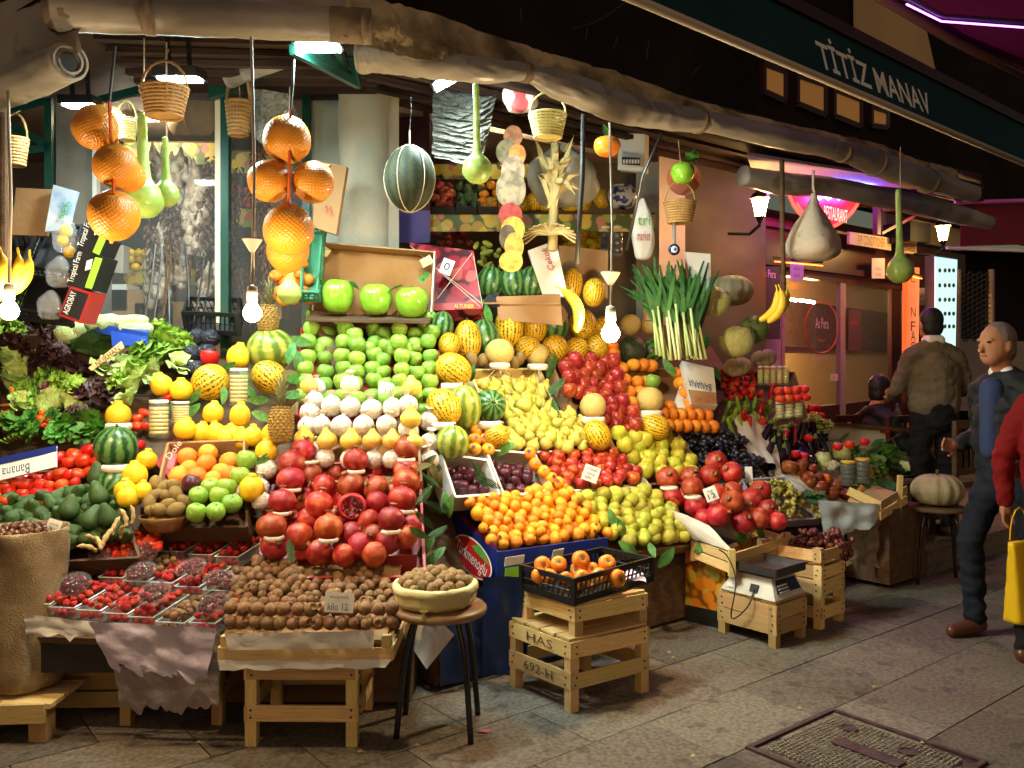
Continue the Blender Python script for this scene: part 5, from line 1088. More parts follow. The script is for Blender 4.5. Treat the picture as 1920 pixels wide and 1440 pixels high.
card(838, 500, 22, 30, 5.2, [('0', 0, 0, .5, .5)], 'white tag reading 0 taped on the red apple carton', -.35, ink=M['ink'])
card(1404, 890, 14, 30, 5.3, [], 'plain cream slip standing in the black grapes', 0)
# ------------------------------------------------------------------ pomegranates at the corner
G = 'pomegranates at the corner of the display'
LP = 'large red pomegranate in the stacked corner display above the medlars'
poms = [(568, 847, 24), (547, 871, 27), (545, 900, 26), (667, 864, 24), (762, 841, 24), (762, 882, 24), (761, 904, 25), (754, 936, 26), (733, 974, 26), (729, 1015, 27), (607, 913, 25), (658, 910, 26), (706, 916, 24), (529, 942, 26), (598, 947, 27), (707, 944, 22), (580, 975, 24), (627, 968, 21), (692, 978, 22), (509, 988, 27), (616, 990, 27), (660, 1003, 24), (561, 1007, 27), (676, 1024, 26), (515, 1024, 27), (770, 986, 22), (762, 1007, 23), (582, 892, 23), (548, 976, 21), (564, 942, 21), (600, 1036, 26), (645, 1042, 23), (702, 1040, 24), (640, 935, 20), (690, 905, 20), (580, 925, 20), (735, 925, 20), (630, 890, 18), (700, 890, 18), (655, 975, 20), (600, 1000, 20), (700, 1005, 22), (730, 950, 20), (560, 985, 20)]
front = {(547, 871), (545, 900), (667, 864), (762, 841), (761, 904), (754, 936), (733, 974), (529, 942), (509, 988), (616, 990), (598, 947), (568, 847)}
for x, y, r in poms:
    put('pomegranate', x, y, r, LP+where(x, y, 500, 780, 840, 1045), G, dd=-.06 if (x, y) in front else (.10 if r < 22 else .02), tilt=.25 if (x, y) in front else 1.3)
c = P(660, 950, 3.86); put('open_pomegranate', 660, 950, 27, 'cut open pomegranate showing dark seeds in the middle of the corner display', d=3.86, rot=facing(c).to_euler())
for x, y in ((514, 1008), (616, 1012), (667, 884), (762, 862), (547, 918), (529, 962), (733, 996), (765, 958), (580, 866)):
    d = DL(x, y)-.05; c = P(x, y, d); thing(MB().lathe([(.040, -.008), (.044, 0), (.038, .009)], 16, c=c, mod=lambda t, th: 1+.07*math.sin(th*6)), 'paper_ring', M['tape'], 'twisted paper ring propping a stacked pomegranate', 'paper ring', 'paper rings between the pomegranates', True)
bed([(500, 850), (775, 850), (785, 1050), (490, 1050)], 26, 'deep red carton behind the corner pomegranates', M['card_red'])
sgb = empty('carton', P(640, 1060, 3.83), 'red carton lettered in yellow under the pomegranates', 'carton')
part(MB().slab(P(560, 1085, 3.83), P(780, 1072, 3.83), P(782, 1040, 3.83), P(558, 1050, 3.83), -.012), 'front_panel', M['card_red'], sgb)
text('SARIGÜL', .26, .06, P(640, 1068, 3.815), XX, Z, M['yellow_ink'], sgb)
# wrapped and golden pears
GW, GY = 'tissue wrapped pears', 'golden pears on the wrapped pears'
for x, y, r in [(657, 722, 19), (657, 764, 20), (595, 727, 16), (590, 752, 17), (582, 775, 20), (622, 762, 20), (697, 768, 20), (736, 765, 19), (602, 798, 19), (640, 800, 20), (682, 798, 20), (725, 797, 19), (765, 760, 19), (805, 790, 20), (806, 830, 19), (805, 862, 18), (577, 800, 18), (610, 860, 18), (655, 862, 18), (700, 862, 18), (735, 862, 18), (590, 845, 18), (765, 805, 18), (500, 880, 20), (485, 915, 20), (440, 925, 20), (490, 940, 18)]:
    put('wrapped_pear', x, y, r, 'pear wrapped in white tissue stacked above the pomegranates'+where(x, y, 570, 815, 715, 875) if x > 550 else 'fruit wrapped in white tissue beside the quinces', GW if x > 550 else 'tissue wrapped fruit beside the quinces', tilt=.3, dd=-.05 if y < 770 or x > 800 else 0)
for x, y, r in [(580, 722, 18), (772, 725, 19), (770, 783, 20), (570, 820, 20), (613, 824, 20), (658, 824, 20), (698, 824, 19), (735, 824, 18), (775, 827, 18)]:
    put('round_pear', x, y, r, 'golden round pear perched on the wrapped pears', GY, tilt=.15, dd=-.10)
bed([(580, 740), (770, 740), (780, 880), (570, 880)], 20, 'shallow brown carton under the wrapped pears', M['card'])
# ------------------------------------------------------------------ green apples
GA = 'green apples in the apple wall'; LA = 'green apple in the wall of stacked green apples'
cols = [580, 612, 645, 668, 700, 722, 752, 778, 806]
for j, y in enumerate((620, 642, 668, 692, 716, 740)):
    for i, x in enumerate(cols):
        fr_ = i in (0, 8, 3, 6, 2)
        xx = x+(-6 if j > 2 and i == 0 else 0)+rnd(-4, 4)-(j*1.2 if i < 2 else 0); put('green_apple', xx, y+rnd(-3, 3)+(i % 2)*7, rnd(14.5, 16.8), LA+where(xx, y, 565, 825, 605, 760), GA, tilt=.25, dd=(-.03 if fr_ else .06))
for x, y in ((588, 591), (805, 598), (628, 612), (798, 612), (700, 770), (660, 765), (735, 768), (612, 770), (585, 760), (805, 750), (790, 770), (630, 745), (690, 748), (655, 690), (690, 655), (735, 655), (600, 655), (765, 700), (765, 655)): put('green_apple', x, y, 15.5, LA+where(x, y, 565, 825, 605, 760), GA, tilt=.25, dd=.02 if y < 600 else .08)
bed([(570, 605), (815, 605), (815, 760), (562, 760)], 17, 'red lined carton behind the wall of green apples', M['card_red'])
for i, (x, y, r, lb) in enumerate(((633, 556, 31, 'oversized green display apple, left of three in the tilted carton'), (705, 562, 30, 'oversized green display apple, middle of three in the tilted carton'), (772, 567, 31, 'oversized green display apple, right of three in the tilted carton'))):
    put('big_green_apple', x, y, r, lb, d=4.98, tilt=.12, sc=(1, 1, 1.08))
bx = empty('open_carton', P(705, 590, 5.05), 'open brown carton tipped up behind three oversized green apples', 'carton')
b4 = [P(600, 462, 5.25), P(818, 480, 5.25), P(812, 592, 5.08), P(590, 588, 5.08)]
part(MB().slab(b4[3], b4[2], b4[1], b4[0], -.01), 'back_panel', mat('card_warm', (.24, .105, .032), .85, .15, (.29, .14, .05), 5), bx)
nb = Vector((0, -1, .25)).normalized()*.13
for i, j in ((0, 1), (1, 2), (3, 0)): part(MB().slab(b4[i], b4[j], b4[j]+nb*.6, b4[i]+nb*.6, .008), 'side_panel', M['card_white'] if i else M['card'], bx)
nb2 = Vector((0, -.24, -.045)); part(MB().slab(b4[3], b4[2], b4[2]+nb2, b4[3]+nb2, .015), 'bottom_panel', M['wood_dark'], bx)
for x, y, a in ((608, 470, .6), (800, 490, -.5)): part(MB().box(P(x, y, 5.15), (.07, .012, .05), (Vector((math.cos(a), 0, -math.sin(a))), YY, Vector((math.sin(a), 0, math.cos(a))))), 'corner_brace', M['wood'], bx)
for x, y in ((598, 520), (605, 533), (640, 535), (665, 535), (740, 540), (790, 522), (800, 515)): put('leaf', x, y, 16, 'green leaf tucked behind the oversized apples', 'leaves behind the oversized apples', d=4.95, tilt=1.2)
# red apple picture carton
rc = empty('picture_carton', P(850, 580, 5.2), 'red carton printed with apples and tied with string beside the open carton', 'carton')
pr = prints('apple_print', [(.28, .01, .02), (.36, .03, .04), (.22, .008, .02), (.42, .08, .06)], 11, .3, (.05, .004, .008))
c4 = [P(752, 450, 5.5), P(890, 465, 5.35), P(905, 577, 5.2), P(812, 580, 5.2)]
part(MB().slab(P(812, 580, 5.2), P(905, 577, 5.2), P(888, 470, 5.35), P(768, 455, 5.45), -.14), 'printed_panel', pr, rc)
part(MB().slab(P(812, 582, 5.19), P(905, 579, 5.19), P(903, 566, 5.2), P(812, 569, 5.2), -.005), 'lettered_edge', M['card_red'], rc)
text('ALTUNER', .12, .025, P(870, 574, 5.18), XX, Z, M['yellow_ink'], rc)
for a_, b_ in (((768, 460), (900, 575)), ((885, 475), (820, 560)), ((815, 500), (905, 570)), ((888, 480), (905, 575))): part(MB().tube([P(*a_, 5.22), P(*b_, 5.16)], .0025, 4), 'string', M['cord_white'], rc)
# ------------------------------------------------------------------ lamps
def flood(x, y, d, w, h, label, tilt=.35, yawd=0, roll=0):
    c = P(x, y, d); r = empty('flood_lamp', c, label, 'lamp'); e = Euler((tilt, roll, math.radians(yawd))).to_matrix(); ax = (e @ XX, e @ YY, e @ Z)
    part(MB().box(c, (w, h, .006), ax), 'lit_glass', M['lamp_cool'], r); part(MB().box(c+ax[2]*.028, (w+.03, h+.03, .045), ax), 'housing', M['black_metal'], r)
    for s_ in (-1, 1): part(MB().box(c+ax[0]*s_*(w*.28)+ax[2]*.12, (.02, .012, .16), ax), 'bracket', M['black_metal'], r)
flood(597, 90, 3.72, .17, .12, 'bright cool flood lamp at the green truss under the front roll', .1)
flood(338, 150, 3.95, .17, .12, 'bright cool flood lamp above the wicker basket', .15)
flood(152, 200, 4.5, .15, .10, 'bright cool flood lamp beside the left net of pomelos', .1)
flood(852, 146, 4.3, .21, .13, 'bright cool flood lamp under the street side roll', .05, 0, -.5)
def bulb(x, y, d, label, ytop, ydisc=None):
    c = P(x, y, d); r = empty('hanging_bulb', c, label, 'lamp'); k = .001*d/3.1
    part(MB().lathe(catmull([(.002, -34*k), (18*k, -30*k), (31*k, -12*k), (32*k, 4*k), (22*k, 24*k), (14*k, 36*k), (13*k, 44*k)], 3), 18, c=c), 'bulb', M['lamp_warm'], r, True)
    part(MB().lathe([(14*k, 40*k), (19*k, 42*k), (19*k, 85*k), (15*k, 96*k), (4*k, 98*k)], 14, c=c), 'socket', M['cord_white'], r, True)
    tp_ = P(x-2, ytop, d+.1); part(MB().tube([c+Z*.09*d/3.1, c.lerp(tp_, .5)+XX*.01, tp_], .006, 6), 'cord', M['cord_white'], r, True)
    if ydisc: part(MB().lathe([(4*k, -30*k), (10*k, -26*k), (36*k, 16*k), (36*k, 20*k), (4*k, 20*k)], 14, c=P(x, ydisc, d)), 'ceiling_cup', M['cord_white'], r)
bulb(473, 586, 3.1, 'lit bulb on a white cord in front of the tall pineapple', 70, 458)
bulb(17, 582, 3.3, 'lit bulb at the left edge below the bananas', 170)
bulb(1145, 624, 4.15, 'lit bulb on a cord in front of the yellow melons', 230, 520)
# ------------------------------------------------------------------ melons, watermelons on the street side
def ml(k, x, y, r, label, sq=1.0, tilt=.5, d=None, dd=0, rot=None): return put(k, x, y, r, label, None, d, rot, tilt, (1, 1, sq), dd)
for i, x in enumerate((919, 962, 998)): ml('watermelon', x, 530, 27, ('left', 'middle', 'right')[i]+' of three striped watermelons in the brown carton', 1.1, .15, 5.45)
cb = empty('carton', P(990, 600, 5.4), 'brown cardboard carton holding three striped watermelons', 'carton')
part(MB().slab(P(935, 600, 5.3), P(1055, 610, 5.3), P(1050, 552, 5.32), P(930, 556, 5.32), -.01), 'front_panel', M['card'], cb); part(MB().slab(P(1055, 610, 5.3), P(1066, 590, 5.5), P(1040, 548, 5.55), P(1040, 552, 5.32), -.01), 'side_panel', M['card'], cb)
part(MB().slab(P(900, 572, 5.3), P(936, 572, 5.3), P(936, 548, 5.35), P(918, 548, 5.4), -.02), 'grey_flap', M['steel_dark'], cb); part(MB().slab(P(905, 570, 5.3), P(1050, 570, 5.3), P(1050, 565, 5.8), P(905, 565, 5.8), .01), 'bottom_panel', M['card'], cb)
ml('yellow_melon', 1073, 535, 20, 'upright speckled yellow melon left of the two behind the hanging banana', 1.35, .15, 5.5); ml('yellow_melon', 1114, 548, 21, 'upright speckled yellow melon right of the two behind the hanging banana', 1.1, .15, 5.45)
for k, x, y, r, sq, lb in (('yellow_melon', 955, 613, 27, 1.25, 'tall speckled yellow melon with a stalk above the pear crate'), ('yellow_melon', 1002, 613, 24, 1.1, 'speckled yellow melon beside the striped watermelon in the second row'), ('watermelon', 1036, 610, 30, 1.1, 'striped watermelon between yellow melons in the second row'), ('yellow_melon', 1093, 608, 25, 1.05, 'speckled yellow melon under the hanging banana'), ('yellow_melon', 1132, 615, 22, 1, 'yellow melon right behind the lit bulb'), ('galia_melon', 1182, 609, 20, 1, 'round tan melon just right of the lit bulb'), ('galia_melon', 1218, 609, 18, 1, 'round tan melon next to the leeks'),
    ('galia_melon', 937, 660, 26, 1, 'large round tan melon standing on a paper ring above the pear crate'), ('yellow_melon', 990, 652, 22, .9, 'speckled yellow melon between the two round tan melons'), ('galia_melon', 1008, 666, 22, 1, 'round tan melon on a lilac paper ring beside the fern'), ('yellow_melon', 1040, 652, 24, .85, 'yellow melon left of the middle of the third row'), ('yellow_melon', 1080, 654, 22, .9, 'yellow melon in the middle of the third row'), ('yellow_melon', 1117, 652, 24, .85, 'yellow melon at the right of the third row below the bulb'), ('dark_melon', 1185, 657, 27, 1, 'dark green ribbed melon below the two round tan melons'), ('watermelon', 1222, 658, 24, 1, 'small striped watermelon in front of the leek stalks'),
    ('yellow_melon', 842, 646, 21, 1.05, 'small yellow melon right of the green apple wall'), ('yellow_melon', 877, 638, 26, 1.2, 'tall yellow melon between two watermelons right of the apple wall'), ('watermelon', 908, 636, 30, 1.15, 'pale striped watermelon beside the tall yellow melon'), ('watermelon', 828, 612, 24, 1.1, 'watermelon half hidden behind the apple wall'),
    ('pale_watermelon', 870, 765, 32, 1.4, 'tall pale watermelon behind the stacked yellow melons'), ('yellow_melon', 850, 693, 30, .98, 'upper of two round yellow melons stacked beside the apple wall'), ('yellow_melon', 832, 764, 33, .95, 'lower of two round yellow melons stacked beside the apple wall'), ('watermelon', 917, 762, 33, .98, 'dark striped watermelon standing on a yellow melon'), ('pale_watermelon', 848, 830, 33, .95, 'pale green watermelon at the foot of the melon stack'), ('yellow_melon', 930, 818, 23, .9, 'yellow melon under the dark striped watermelon'),
    ('galia_melon', 1112, 762, 26, 1, 'round tan melon balanced on a striped melon between pears and red apples'), ('yellow_melon', 1120, 816, 26, .95, 'black streaked yellow melon under the round tan melon'), ('galia_melon', 1219, 750, 25, 1, 'round tan melon with a green apple on top'), ('yellow_melon', 1228, 800, 25, .95, 'black streaked yellow melon under the melon with the apple')):
    stk = any(w in lb for w in ('stacked', 'balanced', 'on top', 'standing on'))
    ml(k, x, y, r, lb, sq, .15 if sq > 1.05 else (1.1 if k != 'galia_melon' else .4), dd=-.12 if stk or y > 755 else 0)
put('green_apple', 1224, 715, 14, 'single green apple balanced on a round tan melon', dd=-.12)
for i, (x, y) in enumerate(((937, 686), (1008, 688), (850, 725), (832, 798), (917, 796), (1112, 788), (1219, 776), (222, 800), (215, 878))):
    d = (DR(x, y) if x > 300 else DL(x, y))-.12; k = (20 if i < 2 else 24)/1600*d
    thing(MB().lathe([(k*.8, -k*.3), (k, -k*.1), (k*.95, k*.25), (k*.8, k*.3)], 16, c=P(x, y, d), mod=lambda t, th: 1+.05*math.sin(th*7)), 'paper_ring', M['tape'], 'paper ring propping a stacked melon', 'paper ring', 'paper rings between the melons', True)
for x, y in ((885, 672), (905, 675), (965, 680), (975, 672)): put('kiwi', x, y, 11, 'grey brown coconut or kiwi tucked between the round tan melons', 'brown fruit between the tan melons')
# ------------------------------------------------------------------ piles along the street
pile('pear', [(893, 712), (1015, 708), (1045, 775), (925, 778)], 4, 7, 12.5, 'yellow green pear in the strung slatted crate', 'pears in the strung crate', .2, tilt=.7)
pc = bed([(890, 695), (1010, 692), (1050, 780), (930, 785)], 13, 'orange wooden crate of pears tied with white strings', M['wood'])
for a_, b_ in (((935, 690), (965, 760)), ((945, 690), (1000, 765)), ((1005, 688), (1045, 770)), ((1003, 690), (1020, 765)), ((930, 690), (905, 720))): part(MB().tube([P(*a_, DR(*a_)-.1), P(*b_, DR(*b_)-.06)], .002, 4), 'string', M['cord_white'], pc)
pile('pear', [(950, 770), (1085, 772), (1108, 842), (948, 842)], 4, 9, 12.5, 'ripe yellow pear heaped in front of the strung crate', 'pears heaped at the front', .15, tilt=.8, dd=-.04)
bed([(945, 770), (1090, 772), (1112, 845), (940, 845)], 15, 'blue lined carton under the front heap of pears', M['card_blue'])
put('pear', 983, 758, 15, 'pink blushed papaya pear lying across the pears', d=DR(983, 758)-.12, tilt=.6)
pile('red_apple', [(1050, 672), (1152, 668), (1200, 815), (1105, 790)], 8, 6, 14, 'dark red apple in the diagonal heap beside the fern', 'dark red apples', .12, tilt=.35)
bed([(1040, 665), (1150, 662), (1205, 820), (1100, 795)], 14, 'carton under the dark red apples', M['card'])
for x, y in ((1060, 688), (1077, 675), (1066, 706), (1068, 732), (1150, 676), (1157, 703), (1163, 727), (1167, 752), (1187, 772), (1192, 797)): put('red_apple', x, y, 14.5, 'dark red apple stacked along the rim of the apple heap', 'rim red apples', tilt=.2, dd=-.08)
pile('nectarine', [(1010, 850), (1160, 845), (1212, 905), (1060, 912)], 5, 10, 13.2, 'red nectarine in the carton behind the mandarins', 'red nectarines', .2)
bed([(1005, 848), (1160, 842), (1215, 908), (1055, 915)], 13, 'white carton of red nectarines', M['card_white'])
pile('yellow_apple', [(1160, 815), (1265, 815), (1318, 890), (1205, 892)], 5, 7, 15.5, 'yellow green apple between the nectarines and the black grapes', 'yellow apples', .18)
bed([(1155, 812), (1265, 812), (1322, 895), (1200, 897)], 15, 'carton under the yellow apples', M['card'])
for x, y in ((1160, 812), (1209, 824), (1228, 812), (1172, 835)): put('yellow_apple', x, y, 15.5, 'yellow apple set on the back edge of the yellow apples', 'back edge yellow apples', dd=-.05)
pile('plum', [(832, 872), (895, 882), (912, 925), (855, 930)], 5, 5, 12, 'dark plum in the left of the two plum cartons', 'plums in the left carton', .2)
pile('plum', [(915, 865), (985, 872), (1012, 918), (945, 930)], 5, 6, 12, 'dark plum in the carton right of the fern divider', 'plums in the right carton', .2)
bed([(828, 868), (900, 878), (918, 930), (850, 935)], 12, 'white carton of dark plums on the left', M['card_white'], hgt=.14); bed([(912, 858), (990, 865), (1020, 922), (942, 934)], 12, 'white carton of dark plums with a printed emblem', M['card_white'], hgt=.14)
pile('mandarin', [(872, 935), (1062, 905), (1148, 1005), (925, 1028)], 8, 12, 13, 'orange mandarin heaped in the blue carton', 'mandarins in the blue carton', .2, alt='seal_mandarin', tilt=1.4, dd=-.05)
for x, y in ((993, 850), (1003, 870), (1019, 884), (1034, 897), (1046, 905), (893, 806), (890, 824), (910, 823), (890, 842), (915, 843)): put('seal_mandarin', x, y, 12.5, 'orange mandarin with a dark sticker along the plum carton' if x > 950 else 'orange mandarin with a sticker under the striped watermelon', 'edge mandarins' if x > 950 else 'mandarins under the watermelon', rot=Euler((1.1, .2, rnd(-.4, .4))), dd=-.07)
pile('green_tangerine', [(1072, 930), (1212, 912), (1316, 1008), (1165, 1022)], 6, 9, 15, 'green yellow tangerine heaped beside the mandarins', 'green tangerines', .16, tilt=1, dd=-.04)
bed([(1066, 925), (1215, 908), (1320, 1012), (1160, 1028)], 15, 'carton under the green tangerines', M['card'])
# blue carton
tk = empty('fruit_carton', P(933, 1115, 4.08), 'bright blue carton with a red oval brand emblem holding the mandarins', 'carton')
bl = dict(lt=P(850, 962, 4.45), lb=P(836, 1033, 4.45), ft=P(933, 1035, 4.08), fb=P(933, 1115, 4.08), rt=P(1140, 1008, 4.5), rb=P(1140, 1082, 4.5))
part(MB().slab(bl['lb'], bl['fb'], bl['ft'], bl['lt'], -.012), 'side_panel', M['card_blue'], tk); part(MB().slab(bl['fb']+XX*.003, bl['rb'], bl['rt'], bl['ft']+XX*.003, -.012), 'front_panel', M['card_blue'], tk)
bk_ = [P(872, 925, 4.62), P(1065, 900, 4.85)]; part(MB().slab(bl['lb']+Z*.05, bl['fb']+Z*.03, bl['rb']+Z*.05, bk_[1]-Z*.12, .01), 'bottom_panel', M['card'], tk)
eL = (bl['ft']-bl['lt']).normalized(); uL = (bl['lt']-bl['lb']).normalized(); nL = eL.cross(uL).normalized(); nL = nL if nL.y < 0 else -nL
cO = (bl['lb']+bl['fb']+bl['ft']+bl['lt'])/4+nL*.016-uL*.012+eL*.03
uL = (uL-eL*uL.dot(eL)).normalized()
ovl = lambda rx, ry, o: MB().add([cO+nL*o+eL*rx*math.cos(t*PI/16)+uL*ry*math.sin(t*PI/16) for t in range(32)], [tuple(range(32))])
part(ovl(.19, .082, 0), 'emblem_rim', M['white_ink'], tk); part(ovl(.181, .075, .002), 'emblem', mat('emblem_red', (.5, .015, .015), .4), tk)
text('Türkmenoglu', .31, .075, cO+nL*.004-uL*.010, eL, uL, M['white_ink'], tk)
part(MB().add([cO+nL*.005+eL*a+uL*b for a, b in ((-.03, .045), (.03, .078), (.09, .066), (.16, .03), (.09, .034), (.03, .036))], [(0, 1, 2, 3, 4, 5)]), 'emblem_leaf', M['green_ink'], tk)
eF = (bl['rt']-bl['ft']).normalized()
part(MB().slab(P(945, 1102, 4.06), P(972, 1098, 4.1), P(974, 1062, 4.1), P(948, 1066, 4.06), -.003), 'green_sticker', M['lime_print'], tk)
part(MB().slab(P(946, 1062, 4.055), P(982, 1056, 4.12), P(984, 1040, 4.12), P(948, 1046, 4.055), -.003), 'white_sticker', M['card_white'], tk)
part(MB().slab(P(1034, 1052, 4.2), P(1054, 1048, 4.24), P(1058, 1028, 4.24), P(1038, 1032, 4.2), -.003), 'white_sticker', M['card_white'], tk)
part(MB().slab(P(866, 978, 4.38), P(930, 1032, 4.09), P(930, 1022, 4.1), P(864, 966, 4.4), -.004), 'maroon_trim', mat('trim_maroon', (.10, .012, .05), .4), tk)
# black crates
def pcrate(c, h, label, m=None, lat=9, group=None, base=True):
    m = m or M['black_plastic']; r = empty('plastic_crate', c[0], label, 'crate', group)
    up = (c[1]-c[0]).cross(c[3]-c[0]).normalized(); up = up if up.z > 0 else -up
    if base: part(MB().slab(c[0], c[1], c[2], c[3], .01), 'base', m, r)
    for i in range(4):
        a_, b_ = c[i], c[(i+1) % 4]; plank('top_rail', a_+up*(h-.012), b_+up*(h-.012), .024, .012, up, m, r); plank('bottom_rail', a_+up*.015, b_+up*.015, .03, .012, up, m, r)
        plank('corner_post', a_, a_+up*h, .022, .022, (b_-a_), m, r); mb = MB(); n_ = max(3, int((b_-a_).length/.032))
        for k in range(n_):
            p0, p1 = a_.lerp(b_, k/n_)+up*.03, a_.lerp(b_, (k+.6)/n_)+up*(h-.024); mb.tube([p0, p1], .004, 4)
        mb.tube([a_+up*h*.5, b_+up*h*.5], .004, 4); part(mb, 'lattice', m, r, kind='stuff')
    return r
zb_ = .468; fz = lambda x, y: P(x, y, (1.5-zb_)*1600/(y-690))
cr = [fz(1076, 1135), fz(1221, 1090), fz(1128, 1069), fz(979, 1106)]
pcrate(cr, .118, 'black plastic crate of persimmons on the upturned wooden crates')
for x, y, r in [(1017, 1060, 17), (1047, 1058, 16), (1088, 1050, 17), (1086, 1070, 18), (1091, 1085, 17), (1138, 1057, 17), (1124, 1081, 16), (1157, 1084, 17), (1108, 1092, 15), (1082, 1096, 15), (1110, 1068, 14), (1030, 1082, 15), (1060, 1085, 14), (1010, 1080, 15)]: put('persimmon', x, y, r, 'orange persimmon with dry calyx in the black plastic crate', 'persimmons in the black crate', d=3.98 if y < 1075 else 3.9, rot=Euler((rnd(.7, 1.6), rnd(-.6, .6), rnd(-.6, .6))))
thing(sheet([P(1150, 1068, 4.12), P(1205, 1072, 4.1), P(1212, 1090, 4.0), P(1160, 1085, 3.98)], 8, 6, .012, 4, 3), 'tissue_sheet', M['lilac'], 'lilac tissue lying in the black persimmon crate', 'tissue', smooth=True)
# right pomegranates in wooden crate
GR = 'pomegranates in the street side crate'
for x, y, r in [(1252, 897, 22), (1295, 895, 20), (1343, 866, 21), (1331, 892, 21), (1372, 887, 22), (1298, 914, 21), (1261, 934, 21), (1305, 950, 22), (1346, 926, 19), (1374, 921, 19), (1426, 921, 20), (1373, 942, 23), (1410, 936, 21), (1346, 966, 23), (1393, 979, 22), (1424, 973, 21), (1440, 955, 19), (1458, 978, 19), (1341, 944, 18), (1320, 972, 18), (1285, 930, 17), (1400, 955, 18)]:
    put('pomegranate', x, y, r, 'red pomegranate in the crate behind the weighing scale'+where(x, y, 1240, 1470, 855, 990), GR, d=4.95+(980-y)/115*.35-(.1 if (x, y) in ((1298, 914), (1373, 942), (1252, 897), (1346, 966)) else 0), tilt=1.1)
for x, y in ((1255, 915), (1300, 932)): thing(MB().lathe([(.045, -.01), (.055, 0), (.045, .01)], 14, c=P(x, y, 4.92)), 'paper_ring', M['tape'], 'paper ring under a pomegranate behind the scale', 'paper ring', 'paper rings behind the scale', True)
pw_ = empty('wooden_tray', P(1390, 1050, 4.9), 'pale slatted wooden tray holding pomegranates behind the weighing scale', 'crate')
w4 = [P(1300, 1012, 4.98), P(1372, 1040, 4.75), P(1476, 1008, 5.15), P(1400, 985, 5.4)]
for i in range(3):
    a_, b_ = w4[i], w4[(i+1) % 4]
    for k in (0, 1): plank('slat', a_-Z*(.02+k*.06), b_-Z*(.02+k*.06), .05, .012, Z, M['wood'], pw_)
for p in w4[:3]: plank('corner_post', p-Z*.12, p+Z*.03, .035, .035, XX, M['wood'], pw_)
part(MB().slab(w4[0]-Z*.1, w4[1]-Z*.1, w4[2]-Z*.1, w4[3]-Z*.1, .012), 'base_board', M['wood'], pw_)
thing(sheet([P(1225, 940, 5.0), P(1330, 985, 4.88), P(1378, 1036, 4.76), P(1300, 1010, 4.94)], 10, 6, .012, 4, 1), 'lining_paper', M['paper'], 'white paper lining the rim of the street side pomegranate tray', 'paper', smooth=True)
fc = empty('printed_box', gp(1300, 1185), 'tall box printed with yellow fruit under the pomegranate tray', 'box')
fp = prints('yellow_fruit_print', [(.55, .28, .01), (.6, .18, .01), (.45, .3, .02), (.3, .25, .03)], 16, .45, (.2, .07, .005))
g0, g1_, g2_ = gp(1285, 1165), gp(1360, 1182), gp(1420, 1140)
part(MB().slab(g0+Z*.1, g1_+Z*.1, g1_+Z*.45, g0+Z*.45, -.02), 'printed_panel', fp, fc); part(MB().slab(g1_+Z*.1, g2_+Z*.1, g2_+Z*.45, g1_+Z*.45, -.02), 'printed_panel', fp, fc)
part(MB().slab(g0, g1_, g1_+Z*.1, g0+Z*.1, -.02), 'plinth', M['black_plastic'], fc)
# scale on its crate
F = gp(1455, 1217); e1 = (gp(1527, 1188)-F).normalized(); e2 = (gp(1373, 1192)-F).normalized()
crate_c(F, e1, .30, e2, .38, .0, .235, [(.15, .23), (.07, .145)], 'dark wooden box on short legs carrying the weighing scale', M['wood_old'])
sc4 = empty('weighing_scale', F+e1*.15+e2*.19+Z*.25, 'cream electronic weighing scale with steel pan on the wooden box', 'scale')
def sq_(a, b, z): return F+e1*a+e2*b+Z*z
bz = .252
v = [sq_(-.01, .0, bz), sq_(.29, .0, bz), sq_(.29, .36, bz), sq_(-.01, .36, bz), sq_(.05, .06, bz+.10), sq_(.27, .05, bz+.10), sq_(.27, .33, bz+.10), sq_(.05, .31, bz+.10)]
part(MB().add(v, [(3, 2, 1, 0), (4, 5, 6, 7), (0, 1, 5, 4), (1, 2, 6, 5), (2, 3, 7, 6), (3, 0, 4, 7)]), 'body', M['scale_body'], sc4)
part(MB().slab(sq_(.03, .012, bz+.028), sq_(.27, .012, bz+.028), sq_(.255, .046, bz+.09), sq_(.07, .05, bz+.09), .003), 'control_panel', mat('scale_panel', (.02, .025, .05), .25, .5), sc4)
ky = MB()
for i in range(7):
    for j in range(3): ky.box(sq_(.06+i*.014, .008+j*.009, bz+.036+j*.015), (.010, .004, .008), (e1, e2, Z))
part(ky, 'keypad', M['white_paint'], sc4, kind='stuff')
part(MB().slab(sq_(-.0, .12, bz+.02), sq_(-.0, .17, bz+.02), sq_(.02, .17, bz+.06), sq_(.02, .12, bz+.06), -.006), 'socket_plate', M['black_plastic'], sc4)
part(MB().slab(sq_(-.003, .26, bz+.02), sq_(-.003, .32, bz+.02), sq_(.022, .32, bz+.07), sq_(.022, .26, bz+.07), -.004), 'rating_label', M['card_white'], sc4)
pz = bz+.13; pv = [sq_(.0, .0, pz), sq_(.30, .0, pz), sq_(.30, .34, pz), sq_(.0, .34, pz)]
part(MB().slab(*pv, .006), 'pan', M['steel'], sc4)
for i in range(4): plank('pan_rim', pv[i]+Z*.018, pv[(i+1) % 4]+Z*.018, .045, .006, Z, M['steel_dark'], sc4)
part(MB().tube([sq_(.15, .17, bz+.1), sq_(.15, .17, pz)], .03, 10), 'pan_support', M['steel_dark'], sc4)
part(MB().tube([Vector(p) for p in catmull([tuple(P(1348, 1030, 4.72)), tuple(P(1365, 1045, 4.7)), tuple(P(1380, 1090, 4.6)), tuple(sq_(-.06, .25, .12)), tuple(sq_(-.05, .15, .2)), tuple(sq_(.0, .14, bz+.04))], 5)], .004, 5), 'power_cord', M['wire'], sc4)
